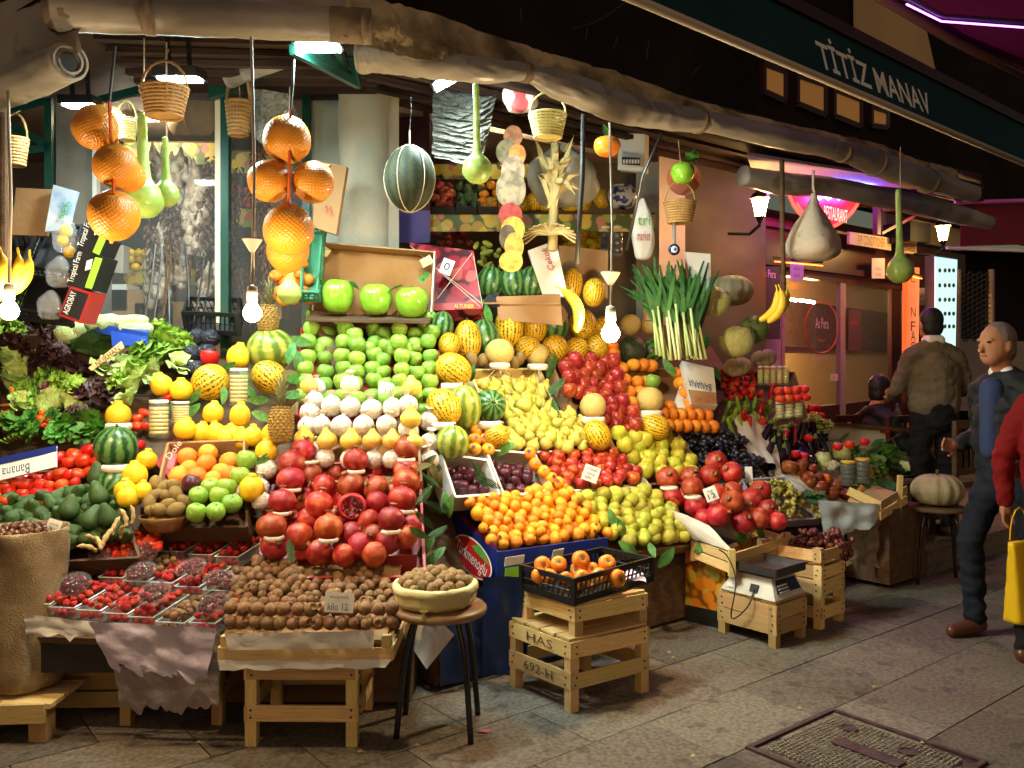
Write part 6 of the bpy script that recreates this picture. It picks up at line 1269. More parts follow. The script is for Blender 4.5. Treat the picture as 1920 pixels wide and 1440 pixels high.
# red grape crate
F = gp(1540, 1182); e1 = (gp(1596, 1158)-F).normalized(); e2 = Vector((-e1.y, e1.x, 0))
crate_c(F, e1, .27, e2, .36, 0, .37, [(.29, .36), (.20, .28), (.06, .13)], 'tall pale wooden crate under the red grapes')
crate_c(F-e1*.01, e1, .30, e2, .40, .385, .47, [(.39, .45)], 'shallow wooden crate filled with red grapes', top=False)
def bunches(k, name, q, rows, cols, sc, label, group, dd=0, dep=None, flat=1.35):
    for j in range(rows):
        for i in range(cols):
            u, v = (i+.5+rnd(-.2, .2))/cols, (j+.5+rnd(-.2, .2))/rows; x, y = lerp2(q, u, v); d = (dep(x, y) if dep else DD(x, y))+dd
            r = empty(name, P(x, y, d), label+', '+('upper', 'lower')[v > .5]+' '+('left', 'centre', 'right')[min(2, int(max(0, u)*3))], 'grapes', group, rot=Euler((flat+rnd(-.3, .3), rnd(-.5, .5), rnd(-1.2, 1.2)))); r.scale = (sc*rnd(.9, 1.1),)*3
            new('berries', K[k], r, kind='stuff'); new('stem', STEM, r)
STEM = MB().tube([Vector((0, 0, .03)), Vector((0, 0, -.1))], .003, 5).mesh('stem', stem_m)
bunches('red_grapes', 'red_grape_bunch', [(1490, 1000), (1590, 1005), (1600, 1035), (1500, 1040)], 2, 4, .8, 'bunch of red grapes in the wooden crate', 'red grape bunches', dep=lambda x, y: 5.05)
bunches('black_grapes', 'black_grape_bunch', [(1275, 808), (1370, 815), (1440, 895), (1350, 905)], 4, 4, .95, 'bunch of black grapes beside the yellow apples', 'black grape bunches', dd=.02)
bunches('white_grapes', 'white_grape_bunch', [(1400, 905), (1470, 900), (1545, 965), (1445, 968)], 3, 4, .95, 'bunch of white grapes right of the pomegranates', 'white grape bunches', dd=-.1)
bed([(1272, 802), (1372, 808), (1446, 900), (1345, 910)], 12, 'cardboard tray of black grapes', M['card'], dd=.03, grow=.01); bed([(1395, 900), (1472, 896), (1548, 970), (1440, 975)], 10, 'tray of white grapes wrapped in lilac film', M['lilac'], dd=-.05, grow=.01)
for c4_, m_, lb, sd_ in (([(1375, 780), (1430, 775), (1470, 880), (1400, 850)], 'paper', 'crumpled white paper between black grapes and eggplants', 2), ([(1455, 890), (1500, 885), (1590, 960), (1530, 975)], 'paper', 'crumpled paper between white grapes and dark tomatoes', 5), ([(1330, 770), (1385, 762), (1400, 830), (1350, 805)], 'film', 'clear plastic sheet over the black grapes', 7), ([(1280, 700), (1295, 695), (1320, 770), (1262, 765)], 'paper', 'white paper between the oranges', 8)):
    thing(sheet([P(x, y, DR(x, y)-.03) for x, y in c4_], 12, 10, .035, 4, sd_), 'paper_sheet', M[m_], lb, 'paper', smooth=True)
# oranges
for x, y in [(1188, 684), (1206, 684), (1221, 686), (1148, 650), (1150, 662), (1166, 690), (1172, 712), (1180, 735), (1195, 716), (1210, 716), (1275, 718), (1283, 738), (1292, 760), (1268, 700), (1200, 735), (1185, 755), (1240, 768), (1255, 762)]: put('orange', x, y, 13, 'orange in the scattered oranges behind the melon with the apple'+where(x, y, 1145, 1295, 648, 770), 'scattered oranges', dd=-.04)
for j, y in enumerate((776, 797)):
    for i in range(6+j): put('orange', 1243+i*16.5-j*6, y+i*.6, 13.5, 'orange in the neat double row above the black grapes', 'oranges in a double row', dd=-.06+.03*j, tilt=1)
bed([(1165, 690), (1300, 690), (1345, 800), (1200, 805)], 13, 'carton under the oranges', M['card'])
ac = empty('carton', P(1340, 740, 5.85), 'tipped carton with blue and brown lettering beside the oranges', 'carton')
part(MB().slab(P(1295, 758, 5.75), P(1345, 760, 5.75), P(1338, 690, 5.9), P(1278, 676, 5.9), -.08), 'front_panel', M['card_white'], ac); part(MB().slab(P(1297, 757, 5.74), P(1344, 758, 5.74), P(1342, 736, 5.79), P(1290, 730, 5.79), -.003), 'brown_panel', M['card'], ac)
text('ATLAS', .13, .04, P(1320, 748, 5.72), -XX, -Z, M['ink_red'], ac); text('BANANA', .16, .05, P(1312, 722, 5.79), Vector((-1, 0, .25)), -Z, M['ink_blue'], ac)
# ------------------------------------------------------------------ vegetables at the street end
pile('round_pepper', [(1345, 690), (1415, 705), (1425, 748), (1352, 745)], 5, 7, 10, 'small round red pepper above the green peppers', 'round red peppers', .25, tilt=1.5)
pile('red_pepper', [(1385, 690), (1432, 690), (1432, 712), (1385, 715)], 2, 3, 26, 'long red pepper lying above the round peppers', 'long red peppers', .3, 0, 1, 1.2)
for x, y, a in ((1362, 770, .3), (1375, 783, -.3), (1385, 762, .1), (1396, 775, -.2), (1400, 750, .15), (1412, 765, -.25), (1418, 790, .2), (1440, 768, -.1), (1370, 800, .4), (1390, 800, -.3)):
    put('green_pepper', x, y, 27, 'upright green pepper in the pepper and eggplant display', 'upright green peppers', rot=Euler((.3, a, rnd(0, 6))), dd=-.02)
for x, y, a in ((1394, 790, -.35), (1425, 775, .1), (1445, 740, 0), (1470, 828, .1), (1490, 820, 0), (1405, 800, -.3)): put('red_pepper', x, y, 30, 'long red pepper standing among the green peppers and eggplants', 'standing red peppers', rot=Euler((.2, a, rnd(0, 6))), dd=-.05)
for x, y, a in ((1463, 785, 1.2), (1472, 800, 1.35), (1448, 795, .3), (1455, 808, 1.4)): put('zucchini', x, y, 24, 'pale green zucchini left of the cauliflower', 'zucchini', rot=Euler((.2, a, 0)))
for i, (x, y, a) in enumerate(((1435, 815, -.5), (1448, 828, -.35), (1460, 840, -.2), (1480, 820, 0), (1478, 848, .1), (1502, 815, .05), (1515, 822, .1), (1525, 812, .0), (1528, 838, .5), (1540, 830, .45), (1510, 845, .8), (1442, 845, -.7), (1500, 852, 1.2), (1468, 858, -.5))): put('eggplant', x, y, 32, 'glossy black eggplant in the eggplant display', 'eggplants', rot=Euler((.25, a, rnd(0, 6))), dd=-.03)
bed([(1345, 690), (1500, 690), (1550, 855), (1390, 850)], 16, 'tray under the peppers and eggplants', M['wood_dark'])
for x, y in ((1490, 852), (1506, 856), (1430, 790), (1448, 717), (1516, 822)): put('tomato', x, y, 9, 'small red tomato set among the eggplants and jars', 'small tomatoes by the eggplants', dd=-.1)
put('cauliflower', 1485, 783, 20, 'cream cauliflower above the eggplants', dd=-.06, tilt=.3)
def jar(x, y, w, h, d, fill, label, group=None, lid=None, rings=5):
    c = P(x, y, d); W_, H_ = w/3200*d, h/1600*d; r = empty('glass_jar', c, label, 'jar', group)
    part(MB().lathe([(.001, 0), (W_*.95, 0), (W_, H_*.04), (W_, H_*.84), (W_*.85, H_*.9), (W_*.85, H_*.93)], 18, c=c), 'glass', M['jar'], r, True)
    part(MB().lathe([(W_*.9, H_*.92), (W_*.92, H_), (.001, H_)], 16, c=c), 'lid', lid or M['white_paint'], r)
    mb = MB()
    for k in range(rings):
        z = H_*(.08+.74*(k+.5)/rings); mb.lathe([(.001, z-H_*.37/rings), (W_*.86, z-H_*.32/rings), (W_*.9, z), (W_*.86, z+H_*.32/rings), (.001, z+H_*.37/rings)], 14, c=c)
    part(mb, 'preserved_fruit', fill, r, True)
pick = mat('pickle', (.55, .42, .12), .35, .5, (.42, .34, .08), 9); aspar = mat('asparagus', (.50, .42, .18), .4, .5, (.36, .36, .10), 9)
for i in range(5): jar(1426+i*12, 722, 12, 36, 6.1, aspar, 'tall jar of pale asparagus in the row behind the peppers', 'asparagus jars', rings=1)
for i in range(3): jar(1462+i*18, 786-i*2, 17, 32, 5.95, aspar, 'jar of pickles under the packed tomatoes', 'pickle jars under the tomatoes', rings=4)
for j in range(2):
    for i in range(4): put('tomato', 1460+i*16+j*3, 733+j*15-i*1, 9.5, 'red tomato packed in the small tray above the pickle jars', 'packed tomatoes', d=5.95-.05*j)
for x, y, r in [(1481, 876, 15), (1497, 880, 14), (1505, 870, 12), (1521, 880, 12), (1513, 895, 14), (1533, 897, 12), (1537, 915, 15), (1566, 910, 14), (1560, 926, 14), (1580, 905, 12), (1583, 927, 12), (1520, 905, 12), (1550, 900, 11)]: put('dark_tomato', x, y, r, 'brownish red tomato in the cloth lined tray', 'dark tomatoes', dd=-.08)
put('orange', 1548, 897, 10, 'yellow lemon among the dark tomatoes', dd=-.1); put('quince', 1617, 923, 11, 'yellow lemon on the savoy leaves at the stall end', dd=-.15)
bed([(1470, 870), (1570, 868), (1600, 935), (1525, 940)], 13, 'cloth lined tray of dark tomatoes', M['paper'])
put('cauliflower', 1558, 876, 18, 'pale cauliflower in front of the leaf painted screen', dd=-.1); put('savoy_leaves', 1585, 868, 24, 'savoy cabbage leaves beside the pale cauliflower', dd=0)
for i, (x, y) in enumerate(((1590, 905), (1617, 900))): jar(x, y+5, 28, 46, 5.98, mat('olives', (.03, .035, .015), .25, .5) if i == 0 else MATS['olives'], ('left', 'right')[i]+' of two jars of dark olives with yellow lids', None, mat('lid_yellow', (.75, .5, .03), .4) if i == 0 else MATS['lid_yellow'], 4)
for i, (x, y) in enumerate(((1571, 838), (1593, 834), (1621, 829))): put('tomato', x, y, 9.5, ('left', 'middle', 'right')[i]+' of three tomatoes resting near the yellow jar lids', d=5.9, tilt=.2)
for x, y in ((1550, 820), (1563, 824), (1582, 822), (1545, 830)): put('green_pepper', x, y, 17, 'green pepper at the foot of the leaf painted screen', 'green peppers by the screen', dd=.1, tilt=1.4)
pile('green_bean', [(1585, 880), (1640, 895), (1650, 925), (1600, 915)], 6, 6, 15, 'thin green bean heaped in the slatted tray', 'green beans', .4, tilt=1.6, layers=1, dd=-.1)
for x, y, lb in ((1640, 925, 'dark savoy leaves on the slatted tray'), (1665, 880, 'dark savoy leaves at the right end of the stall'), (1520, 932, 'savoy leaves under the dark tomatoes')): put('savoy_leaves', x, y, 26, lb, dd=-.12, tilt=.8)
for x, y in ((1648, 887), (1665, 900), (1630, 886), (1680, 895)): put('kiwi', x, y, 10, 'brown celery root at the end of the stall', 'celery roots', dd=-.05)
e_t = empty('wooden_tray', P(1660, 960, 5.8), 'slatted wooden tray at the end of the stall with green beans', 'crate')
for a_, b_ in (((1590, 920, 5.7), (1650, 948, 5.6)), ((1650, 948, 5.6), (1700, 918, 6.0))):
    for k in (0, .07): plank('slat', P(*a_)-Z*k, P(*b_)-Z*k, .055, .012, Z, M['wood'], e_t)
plank('corner_post', P(1684, 930, 5.85)-Z*.12, P(1688, 905, 5.85)+Z*.05, .03, .03, XX, M['wood'], e_t); part(MB().slab(P(1590, 925, 5.7)-Z*.05, P(1650, 953, 5.6)-Z*.05, P(1702, 920, 6.0)-Z*.05, P(1640, 900, 6.1)-Z*.05, .012), 'base_board', M['wood'], e_t)
ck = empty('cloth_covered_crate', gp(1640, 1075), 'stack at the stall end covered with pale printed cloth', 'crate stack')
part(sheet([P(1590, 960, 5.62), P(1705, 960, 5.95), P(1698, 1065, 5.98), P(1588, 1062, 5.6)], 22, 16, .05, 4, 4, edge=.05), 'printed_cloth', mat('cloth_floral', (.36, .30, .23), .9, .1, (.27, .22, .17), 22, .45, .55), ck, True)
part(sheet([P(1535, 938, 5.5), P(1650, 945, 5.6), P(1640, 985, 5.58), P(1545, 1010, 5.48)], 16, 10, .03, 4, 7, edge=.04), 'blue_cloth', mat('cloth_bluegrey', (.40, .45, .46), .9), ck, True)
part(MB().box(P(1650, 1010, 6.05), (.5, .4, .5), (U, N, Z)), 'core_boxes', M['wood_dark'], ck); part(MB().box(gp(1640, 1075)+Z*.06+N*.1, (.28, .2, .1), (U, N, Z)), 'lowest_crate', M['wood_old'], ck)
# pumpkin on stool
sp_ = gp(1765, 1075); sp_ = Vector((P(1757, 0, 6.0).x, 6.0, 0)); so2 = empty('bar_stool', sp_, 'black metal stool carrying the large grey pumpkin', 'stool'); hz2 = 1.5-(952-690)/1600*6.0
part(MB().lathe([(0, -.015), (.19, -.015), (.195, .0), (.185, .012), (0, .012)], 24, c=sp_+Z*hz2), 'seat', M['wood_dark'], so2, True)
for k in range(4):
    t = .5+k*PI/2; g = sp_+Vector((.21*math.cos(t), .21*math.sin(t), 0)); part(MB().tube([Vector(p) for p in catmull([tuple(sp_+(g-sp_)*.35+Z*(hz2-.015)), tuple(sp_+(g-sp_)*.75+Z*hz2*.8), tuple(g)], 5)], .012, 8), 'leg', M['black_metal'], so2, True)
ml('pumpkin', 1758, 918, 48, 'large grey ribbed pumpkin on the black stool', .95, .05, 6.0)
# cabbages, leeks, pumpkins by the pillar
for k, x, y, r, lb in (('cabbage', 1338, 562, 27, 'pale cabbage beside the leeks below the evil eye charm'), ('cabbage', 1380, 637, 30, 'large pale cabbage in front of the dark poster'), ('green_cabbage', 1412, 615, 26, 'darker green cabbage behind the large pale cabbage'), ('pumpkin', 1372, 545, 40, 'grey ribbed pumpkin leaning at the pillar'), ('pumpkin', 1382, 688, 27, 'small pale pumpkin above the red peppers'), ('pumpkin', 1432, 672, 24, 'pale ribbed squash left of the restaurant glass')):
    put(k, x, y, r, lb, d=DR(x, 690)*.92 if k != 'pumpkin' else DR(x, 690)*.97, tilt=.4)
plank_box = crate_c(Pn(1310, 690, 1.0)*1, U, .55, N, .35, .0, 1.33, [(1.2, 1.32), (1.05, 1.18), (.9, 1.03)], 'stacked crate behind the leeks carrying the pale cabbage')
lk = empty('leek_bundle', P(1290, 680, 5.5), 'tall sheaf of leeks standing before the pillar', 'leeks')
lg = mat('leek_green', (.022, .085, .02), .5, .4, (.06, .16, .035), 4, rand=.25); lw = mat('leek_white', (.36, .48, .15), .45, .4, (.60, .66, .34), 3, rand=.15)
rg = random.Random(8)
for i in range(38):
    t = i/37; x0 = 1238+t*82+rg.uniform(-5, 5); d0 = 5.5+rg.uniform(-.08, .1); b0 = P(x0-4+t*4, 672+rg.uniform(-8, 4), d0-.05); m0 = P(x0-14+rg.uniform(-6, 6), 597+rg.uniform(-32, 28), d0); e0 = P(x0-40+t*25+rg.uniform(-20, 20), 498+rg.uniform(-16, 34), d0+.1)
    part(MB().tube([b0, b0.lerp(m0, .5), m0], [.0095, .009, .0085], 7), 'shaft', lw, lk, True)
    for s_ in (-1, 0, 1):
        e2_ = e0+XX*s_*.09+Vector((0, rg.uniform(-.06, .02), rg.uniform(-.1, .03))); mm = m0.lerp(e2_, .5)+YY*-.02; w_ = XX*.013
        part(MB().add([m0-w_, m0+w_, mm+w_, mm-w_, e2_+w_*.4, e2_-w_*.4], [(0, 1, 2, 3), (3, 2, 4, 5)]), 'leaf_blade', lg, lk)
# ------------------------------------------------------------------ left side: quinces, tomatoes, avocados and company
def q_(x, y, r, lb, dd=0, d=None): put('quince', x, y, r, lb, None, d, None, .2, dd=dd)
for x, y, r, lb in ((222, 778, 23, 'yellow quince on top of the dark watermelon'), (303, 722, 20, 'yellow quince on the left tall jar'), (340, 731, 20, 'yellow quince on the short jar'), (447, 668, 21, 'yellow quince on the tall jar beside the pale watermelon'), (347, 804, 20, 'yellow quince at the left end of the quince row'), (400, 774, 20, 'yellow quince standing upright behind the quince row'), (450, 778, 20, 'yellow quince right of the upright quince'), (253, 890, 23, 'yellow quince stacked above the avocados'), (275, 862, 18, 'pear shaped yellow quince beside the dark watermelon'), (235, 920, 20, 'yellow quince at the left foot of the quince stack'), (240, 932, 19, 'yellow quince at the front of the quince stack'), (268, 920, 17, 'yellow quince behind the kiwis'), (512, 815, 21, 'yellow quince left of the golden pears'), (500, 846, 20, 'yellow quince above the tissue wrapped fruit'), (472, 916, 23, 'yellow quince with a sticker between apples and pomegranates')):
    q_(x, y, r, lb, -.08)
for x, y in ((378, 812), (405, 812), (437, 816), (474, 818), (425, 820), (455, 822)): put('quince', x, y, 19, 'yellow quince in the row on the carton edge', 'quince row on the carton', tilt=.4)
bed([(345, 800), (490, 800), (490, 838), (340, 838)], 20, 'brown carton under the quince row', M['card'], dd=.02)
for x, y, w, h, lb in ((298, 820, 38, 70, 'tall jar of sliced preserves under the left quince'), (338, 795, 36, 42, 'short jar of preserves under a quince'), (448, 760, 36, 70, 'tall jar of sliced preserves beside the yellow melons')): jar(x, y, w, h, DL(x, y)-.04, pick, lb, rings=7)
for k, x, y, r, lb in (('watermelon', 217, 840, 40, 'dark striped watermelon left of the jars with a quince on top'), ('watermelon', 215, 905, 32, 'dark watermelon under the stacked one above the avocados'), ('yellow_melon', 395, 717, 34, 'black streaked yellow melon with a red pepper on top'), ('yellow_melon', 505, 708, 32, 'black streaked yellow melon behind the pineapple'), ('pale_watermelon', 507, 656, 44, 'large pale watermelon under the tall pineapple')): ml(k, x, y, r, lb, .9 if k != 'watermelon' else 1, 1.2, dd=-.04)
put('bell_pepper', 393, 671, 20, 'red bell pepper on top of the streaked yellow melon', tilt=.15, dd=-.04)
put('pineapple', 503, 600, 19, 'tall pineapple standing on the pale watermelon', d=4.75, tilt=.06, sc=(1, 1, 1.3)); put('pineapple', 527, 795, 22, 'pineapple with spread crown beside the quinces', d=4.1, tilt=.12, sc=(1, 1, 1.3))
for x, y in ((351, 857), (387, 869), (337, 890), (369, 893), (400, 900), (335, 895), (415, 885), (432, 890), (355, 880), (390, 850), (430, 865)): put('orange', x, y, 18.5, 'orange in the open brown carton below the quinces', 'oranges in the brown carton', dd=0)
oc = bed([(325, 842), (450, 838), (450, 915), (310, 915)], 18, 'open brown carton of oranges with red printed flap', M['card'], hgt=.15)
part(MB().slab(P(292, 870, 4.1), P(322, 900, 4.05), P(345, 828, 4.25), P(325, 822, 4.3), -.008), 'printed_flap', M['card_red'], oc); text('Dole', .10, .03, P(326, 843, 4.10), Vector((.6, 0, .8)), Vector((-.8, 0, .6)), M['white_ink'], oc)
put('plum', 359, 908, 19, 'purple passion fruit with an orange sticker among the apples', dd=-.1)
for x, y, r in ((292, 905, 13), (309, 913, 13), (325, 910, 13), (293, 928, 13), (312, 930, 13), (331, 927, 14), (280, 942, 13), (330, 955, 14), (298, 957, 15), (315, 945, 12), (285, 958, 12), (345, 940, 12)): put('kiwi', x, y, r, 'brown kiwi heaped in the little wicker bowl', 'kiwis in the bowl', dd=-.08, tilt=1.4)
for x, y in ((373, 930), (411, 930), (368, 962), (405, 960), (395, 915), (425, 915), (462, 863), (450, 893), (435, 945)): put('green_apple', x, y, 18.5, 'green apple with a sticker beside the kiwis', 'green apples beside the kiwis', dd=-.08)
kb = thing(MB().lathe(catmull([(.02, -.05), (.07, -.045), (.105, 0), (.112, .02), (.106, .02)], 3), 24, c=P(310, 975, 3.86)), 'wicker_bowl', M['wicker'], 'small wicker bowl under the kiwis', 'bowl', smooth=True)
bed([(280, 900), (450, 900), (450, 975), (270, 975)], 18, 'dark tray under the kiwis and green apples', M['wood_dark'])
pile('tomato', [(105, 848), (185, 838), (190, 895), (105, 895)], 4, 5, 16, 'round red tomato in the pyramid left of the dark watermelon', 'tomatoes in the pyramid', .15, tilt=.5)
pile('tomato', [(-10, 890), (150, 885), (150, 945), (-10, 945)], 4, 9, 13, 'red vine tomato at the left edge above the avocados', 'vine tomatoes', .25, tilt=.7)
for x, y in ((258, 785), (270, 775), (257, 800), (275, 800), (318, 745), (365, 735), (262, 835)): put('tomato', x, y, 11, 'red tomato peeping out behind the jars', 'tomatoes behind the jars')
pile('avocado', [(-5, 935), (225, 905), (245, 1010), (-5, 1035)], 5, 9, 16, 'dark green avocado in the avocado heap', 'avocados', .2, tilt=1.3, sc=(1, 1, 1))
for x, y in ((183, 895), (185, 930), (130, 955), (170, 975), (200, 970)): put('avocado', x, y, 18, 'large dark green avocado standing on the heap', 'large avocados', tilt=.5, dd=-.08)
bed([(-10, 885), (200, 885), (250, 1035), (-10, 1045)], 16, 'low tray under tomatoes and avocados', M['wood_dark'])
for x, y, r, a in ((262, 925, 22, .2), (215, 985, 20, .5), (235, 970, 20, .3), (200, 1005, 22, .8), (250, 965, 18, .1), (185, 1015, 20, 1.0), (165, 1025, 20, 1.2), (228, 995, 18, .6), (172, 1008, 16, .9)): put('ginger', x, y, r, 'knobbly pale ginger root below the quinces', 'ginger roots', rot=Euler((.2, a, rnd(0, 6))), dd=-.06)
pile('cherry_tomato', [(180, 1020), (290, 990), (310, 1030), (220, 1045)], 4, 9, 8.5, 'cherry tomato above the punnets', 'cherry tomatoes', .3, dd=.10, layers=1)
bed([(185, 1005), (292, 985), (312, 1035), (215, 1048)], 10, 'shallow dark tray under the cherry tomatoes', M['wood_dark'], hgt=.03, dd=.14)
# leafy vegetables
GL = 'leafy heads in the salad display'
for k, lb, pts in (('lettuce', 'green lettuce', ((270, 660, 32), (305, 668, 30), (260, 700, 28), (315, 640, 28))), ('red_lettuce', 'dark red lettuce', ((30, 655, 32), (75, 620, 30), (115, 690, 32), (150, 700, 32), (190, 735, 32), (150, 745, 28), (60, 680, 26), (100, 660, 26), (150, 780, 26), (200, 690, 24))), ('curly_lettuce', 'curly green lettuce', ((15, 615, 30), (330, 660, 24), (300, 625, 24), (340, 640, 24), (220, 720, 24), (45, 735, 24), (90, 715, 28), (120, 720, 26), (20, 560, 26), (10, 585, 30), (70, 750, 24), (140, 725, 24))), ('romaine', 'pale romaine lettuce', ((15, 730, 26), (45, 770, 24), (75, 775, 24), (290, 735, 22), (245, 760, 20), (300, 700, 22), (330, 690, 20), (50, 705, 26), (230, 700, 24), (190, 700, 22), (100, 765, 24), (255, 735, 22), (30, 770, 22), (275, 715, 20), (10, 690, 24), (125, 770, 22))), ('greens', 'bunch of dark leafy greens', ((130, 805, 28), (165, 800, 28), (180, 815, 24), (110, 815, 22), (40, 810, 20), (15, 800, 24), (70, 815, 22), (100, 790, 22), (155, 820, 22), (60, 790, 20)))):
    for i, (x, y, r) in enumerate(pts): put(k, x, y, r, lb+' in the salad display'+(', at the left' if x < 60 else ', at the right' if x > 180 else ', in the middle'), GL, tilt=.5, rot=Euler((rnd(.3, .9), rnd(-.4, .4), rnd(0, 6))))
bed([(-20, 600), (330, 600), (330, 830), (-20, 830)], 26, 'wide tray under the salad display', M['wood_dark'])
for x, y, r, lb in ((55, 742, 17, 'purple radicchio, front of the two'), (85, 728, 16, 'purple radicchio behind the front one')): put('radicchio', x, y, r, lb)
for x, y in ((10, 760), (5, 775), (40, 760), (30, 748)): put('carrot', x, y, 26, 'orange carrot left of the radicchio', 'carrots', tilt=1.5)
for x, y in ((75, 785), (82, 798), (90, 790), (78, 775), (100, 800)): put('cherry_tomato', x, y, 7, 'red radish in the bunch below the radicchio', 'radishes', dd=-.03)
for i in range(10): put('green_pepper', 5+i*7, 828-i*2.5, 13, 'small green pepper in the row behind the blue edged carton', 'small green peppers', rot=Euler((1.2, 0, rnd(-.3, .3))))
cbx = empty('carton', P(40, 880, 3.95), 'white and blue banana carton behind the vine tomatoes', 'carton')
part(MB().slab(P(-20, 905, 3.95), P(105, 875, 3.95), P(105, 835, 4.0), P(-20, 868, 4.0), -.01), 'front_panel', M['card_white'], cbx); part(MB().slab(P(-20, 875, 3.985), P(105, 848, 3.985), P(105, 835, 3.99), P(-20, 862, 3.99), -.006), 'blue_edge', M['card_blue'], cbx); text('Banana', .13, .045, P(30, 882, 3.94), Vector((-1, 0, -.2)), -Z, M['ink_blue'], cbx)
for x, y in ((140, 600), (128, 622), (150, 615)): put('cabbage', x, y, 20, 'pale cabbage under the black produce boxes', 'pale cabbages at the left')
put('savoy_leaves', 175, 645, 34, 'large dark savoy cabbage beside the lettered board', tilt=.9)
bo = empty('lettered_board', P(200, 680, 4.5), 'slanting yellow board with black lettering among the salads', 'sign'); part(MB().slab(P(172, 695, 4.5), P(232, 652, 4.5), P(226, 640, 4.5), P(165, 690, 4.5), -.012), 'board', M['wood'], bo); text('NURHAN', .15, .03, P(202, 668, 4.485), Vector((.8, 0, .6)), Vector((-.6, 0, .8)), M['ink'], bo)
bt_ = empty('blue_tray', P(225, 630, 4.95), 'blue cloth covered tray holding chinese cabbages', 'tray'); part(MB().slab(P(170, 622, 4.8), P(275, 640, 4.75), P(285, 622, 5.0), P(175, 612, 5.05), .05), 'tray', M['blue_plastic'], bt_); part(MB().slab(P(210, 650, 4.75), P(275, 645, 4.73), P(277, 622, 4.76), P(208, 620, 4.78), -.01), 'front', M['blue_plastic'], bt_)
for x, y, a, lb in ((190, 602, 1.3, 'left'), (215, 604, 1.4, 'second'), (248, 602, 1.45, 'third'), (255, 614, 1.6, 'right')): put('napa', x, y, 30, lb+' pale chinese cabbage on the blue tray', None, 4.82, Euler((.1, a, .4)))
for x, y in ((370, 630), (395, 632), (360, 662), (385, 660), (350, 690), (370, 690)): put('dark_cabbage', x, y, 17, 'dark film wrapped cabbage behind the red bell pepper', 'dark wrapped cabbages', dd=.02)
pcrate([P(352, 625, 5.1), P(450, 630, 5.0), P(455, 600, 5.3), P(360, 596, 5.4)], .14, 'black plastic crate standing behind the dark wrapped cabbages')
# foliage filling the gaps
rg = random.Random(3)
for x, y, r, k in [(800, 870, 26, 'dry_leaf'), (815, 885, 26, 'dry_leaf'), (790, 875, 22, 'dry_leaf'), (825, 900, 20, 'dry_leaf'), (805, 900, 24, 'fern_frond'), (795, 930, 30, 'fern_frond'), (812, 950, 30, 'fern_frond'), (795, 975, 30, 'fern_frond'), (815, 1000, 28, 'fern_frond'), (800, 1025, 26, 'leaf'), (820, 1040, 24, 'leaf'), (805, 1055, 22, 'leaf'), (785, 1000, 24, 'leaf'), (843, 950, 26, 'leaf'), (835, 940, 22, 'leaf'), (900, 890, 30, 'fern_frond'), (915, 905, 28, 'fern_frond'), (1034, 690, 32, 'fern_frond'), (1036, 730, 32, 'fern_frond'), (1040, 765, 26, 'fern_frond'), (945, 842, 26, 'leaf'), (1150, 975, 24, 'leaf'), (1165, 990, 24, 'leaf'), (1178, 1028, 24, 'leaf'), (1250, 1045, 28, 'leaf'), (1222, 1030, 20, 'leaf'), (1318, 1020, 26, 'leaf'), (1390, 1008, 26, 'leaf'), (1425, 998, 20, 'leaf'), (895, 575, 22, 'leaf'), (915, 590, 22, 'leaf'), (885, 700, 20, 'leaf'), (870, 735, 20, 'leaf'), (1255, 690, 22, 'leaf'), (1250, 670, 18, 'leaf'), (560, 640, 28, 'leaf'), (545, 660, 26, 'leaf'), (560, 680, 24, 'leaf'), (545, 1035, 26, 'fern_frond'), (1345, 700, 16, 'leaf'), (490, 780, 22, 'leaf'), (485, 750, 24, 'leaf'), (470, 735, 22, 'leaf'), (420, 740, 20, 'leaf'), (360, 770, 22, 'leaf'), (460, 705, 20, 'leaf'), (550, 740, 24, 'leaf'), (555, 710, 26, 'leaf'), (540, 700, 22, 'dry_leaf'), (365, 745, 20, 'leaf'), (425, 690, 22, 'leaf'), (320, 770, 20, 'leaf'), (495, 860, 20, 'leaf'), (550, 770, 22, 'dry_leaf'), (1325, 640, 18, 'leaf')]:
    d = DD(x, y)-.10; p = P(x, y, d); Rm = facing(p) @ Euler((rg.uniform(-.7, .5), rg.uniform(-.6, .6), rg.uniform(0, 6.28))).to_matrix()
    side = 'left of the blue carton' if x < 860 and y > 860 else 'at the salad and pineapple side' if x < 600 else 'among the melons' if y < 780 else 'along the street side cartons'
    put(k, x, y, r*.9, {'leaf': 'decorative green leaf ', 'dry_leaf': 'browning decorative leaf ', 'fern_frond': 'dark fern frond '}[k]+side, 'decorative foliage', d=d, rot=Rm.to_euler())
# fuller stall end
for k, lb, pts in (('savoy_leaves', 'dark savoy head at the end of the stall', ((1690, 900, 24), (1660, 915, 22))), ('greens', 'bunch of parsley at the end of the stall', ((1640, 875, 20), (1670, 860, 22), (1600, 850, 18), (1610, 940, 16))), ('cabbage', 'pale green cabbage at the end of the stall', ((1540, 862, 17), (1578, 850, 16), (1700, 880, 18))), ('lettuce', 'green leaf lettuce at the end of the stall', ((1655, 935, 20), (1545, 800, 16), (1530, 790, 16)))):
    for x, y, r in pts: put(k, x, y, r, lb+where(x, y, 1530, 1705, 790, 945), 'greens at the stall end', dd=-.06, rot=Euler((.5, rnd(-.3, .3), rnd(0, 6))))
pile('zucchini', [(1590, 855), (1660, 862), (1670, 885), (1600, 880)], 2, 4, 20, 'pale zucchini at the end of the stall', 'zucchini at the stall end', tilt=1.4, layers=1)
pile('green_pepper', [(1350, 745), (1440, 745), (1450, 810), (1370, 815)], 4, 6, 21, 'green pepper lying between the standing peppers', 'lying green peppers', tilt=1.4, layers=1, dd=.06)
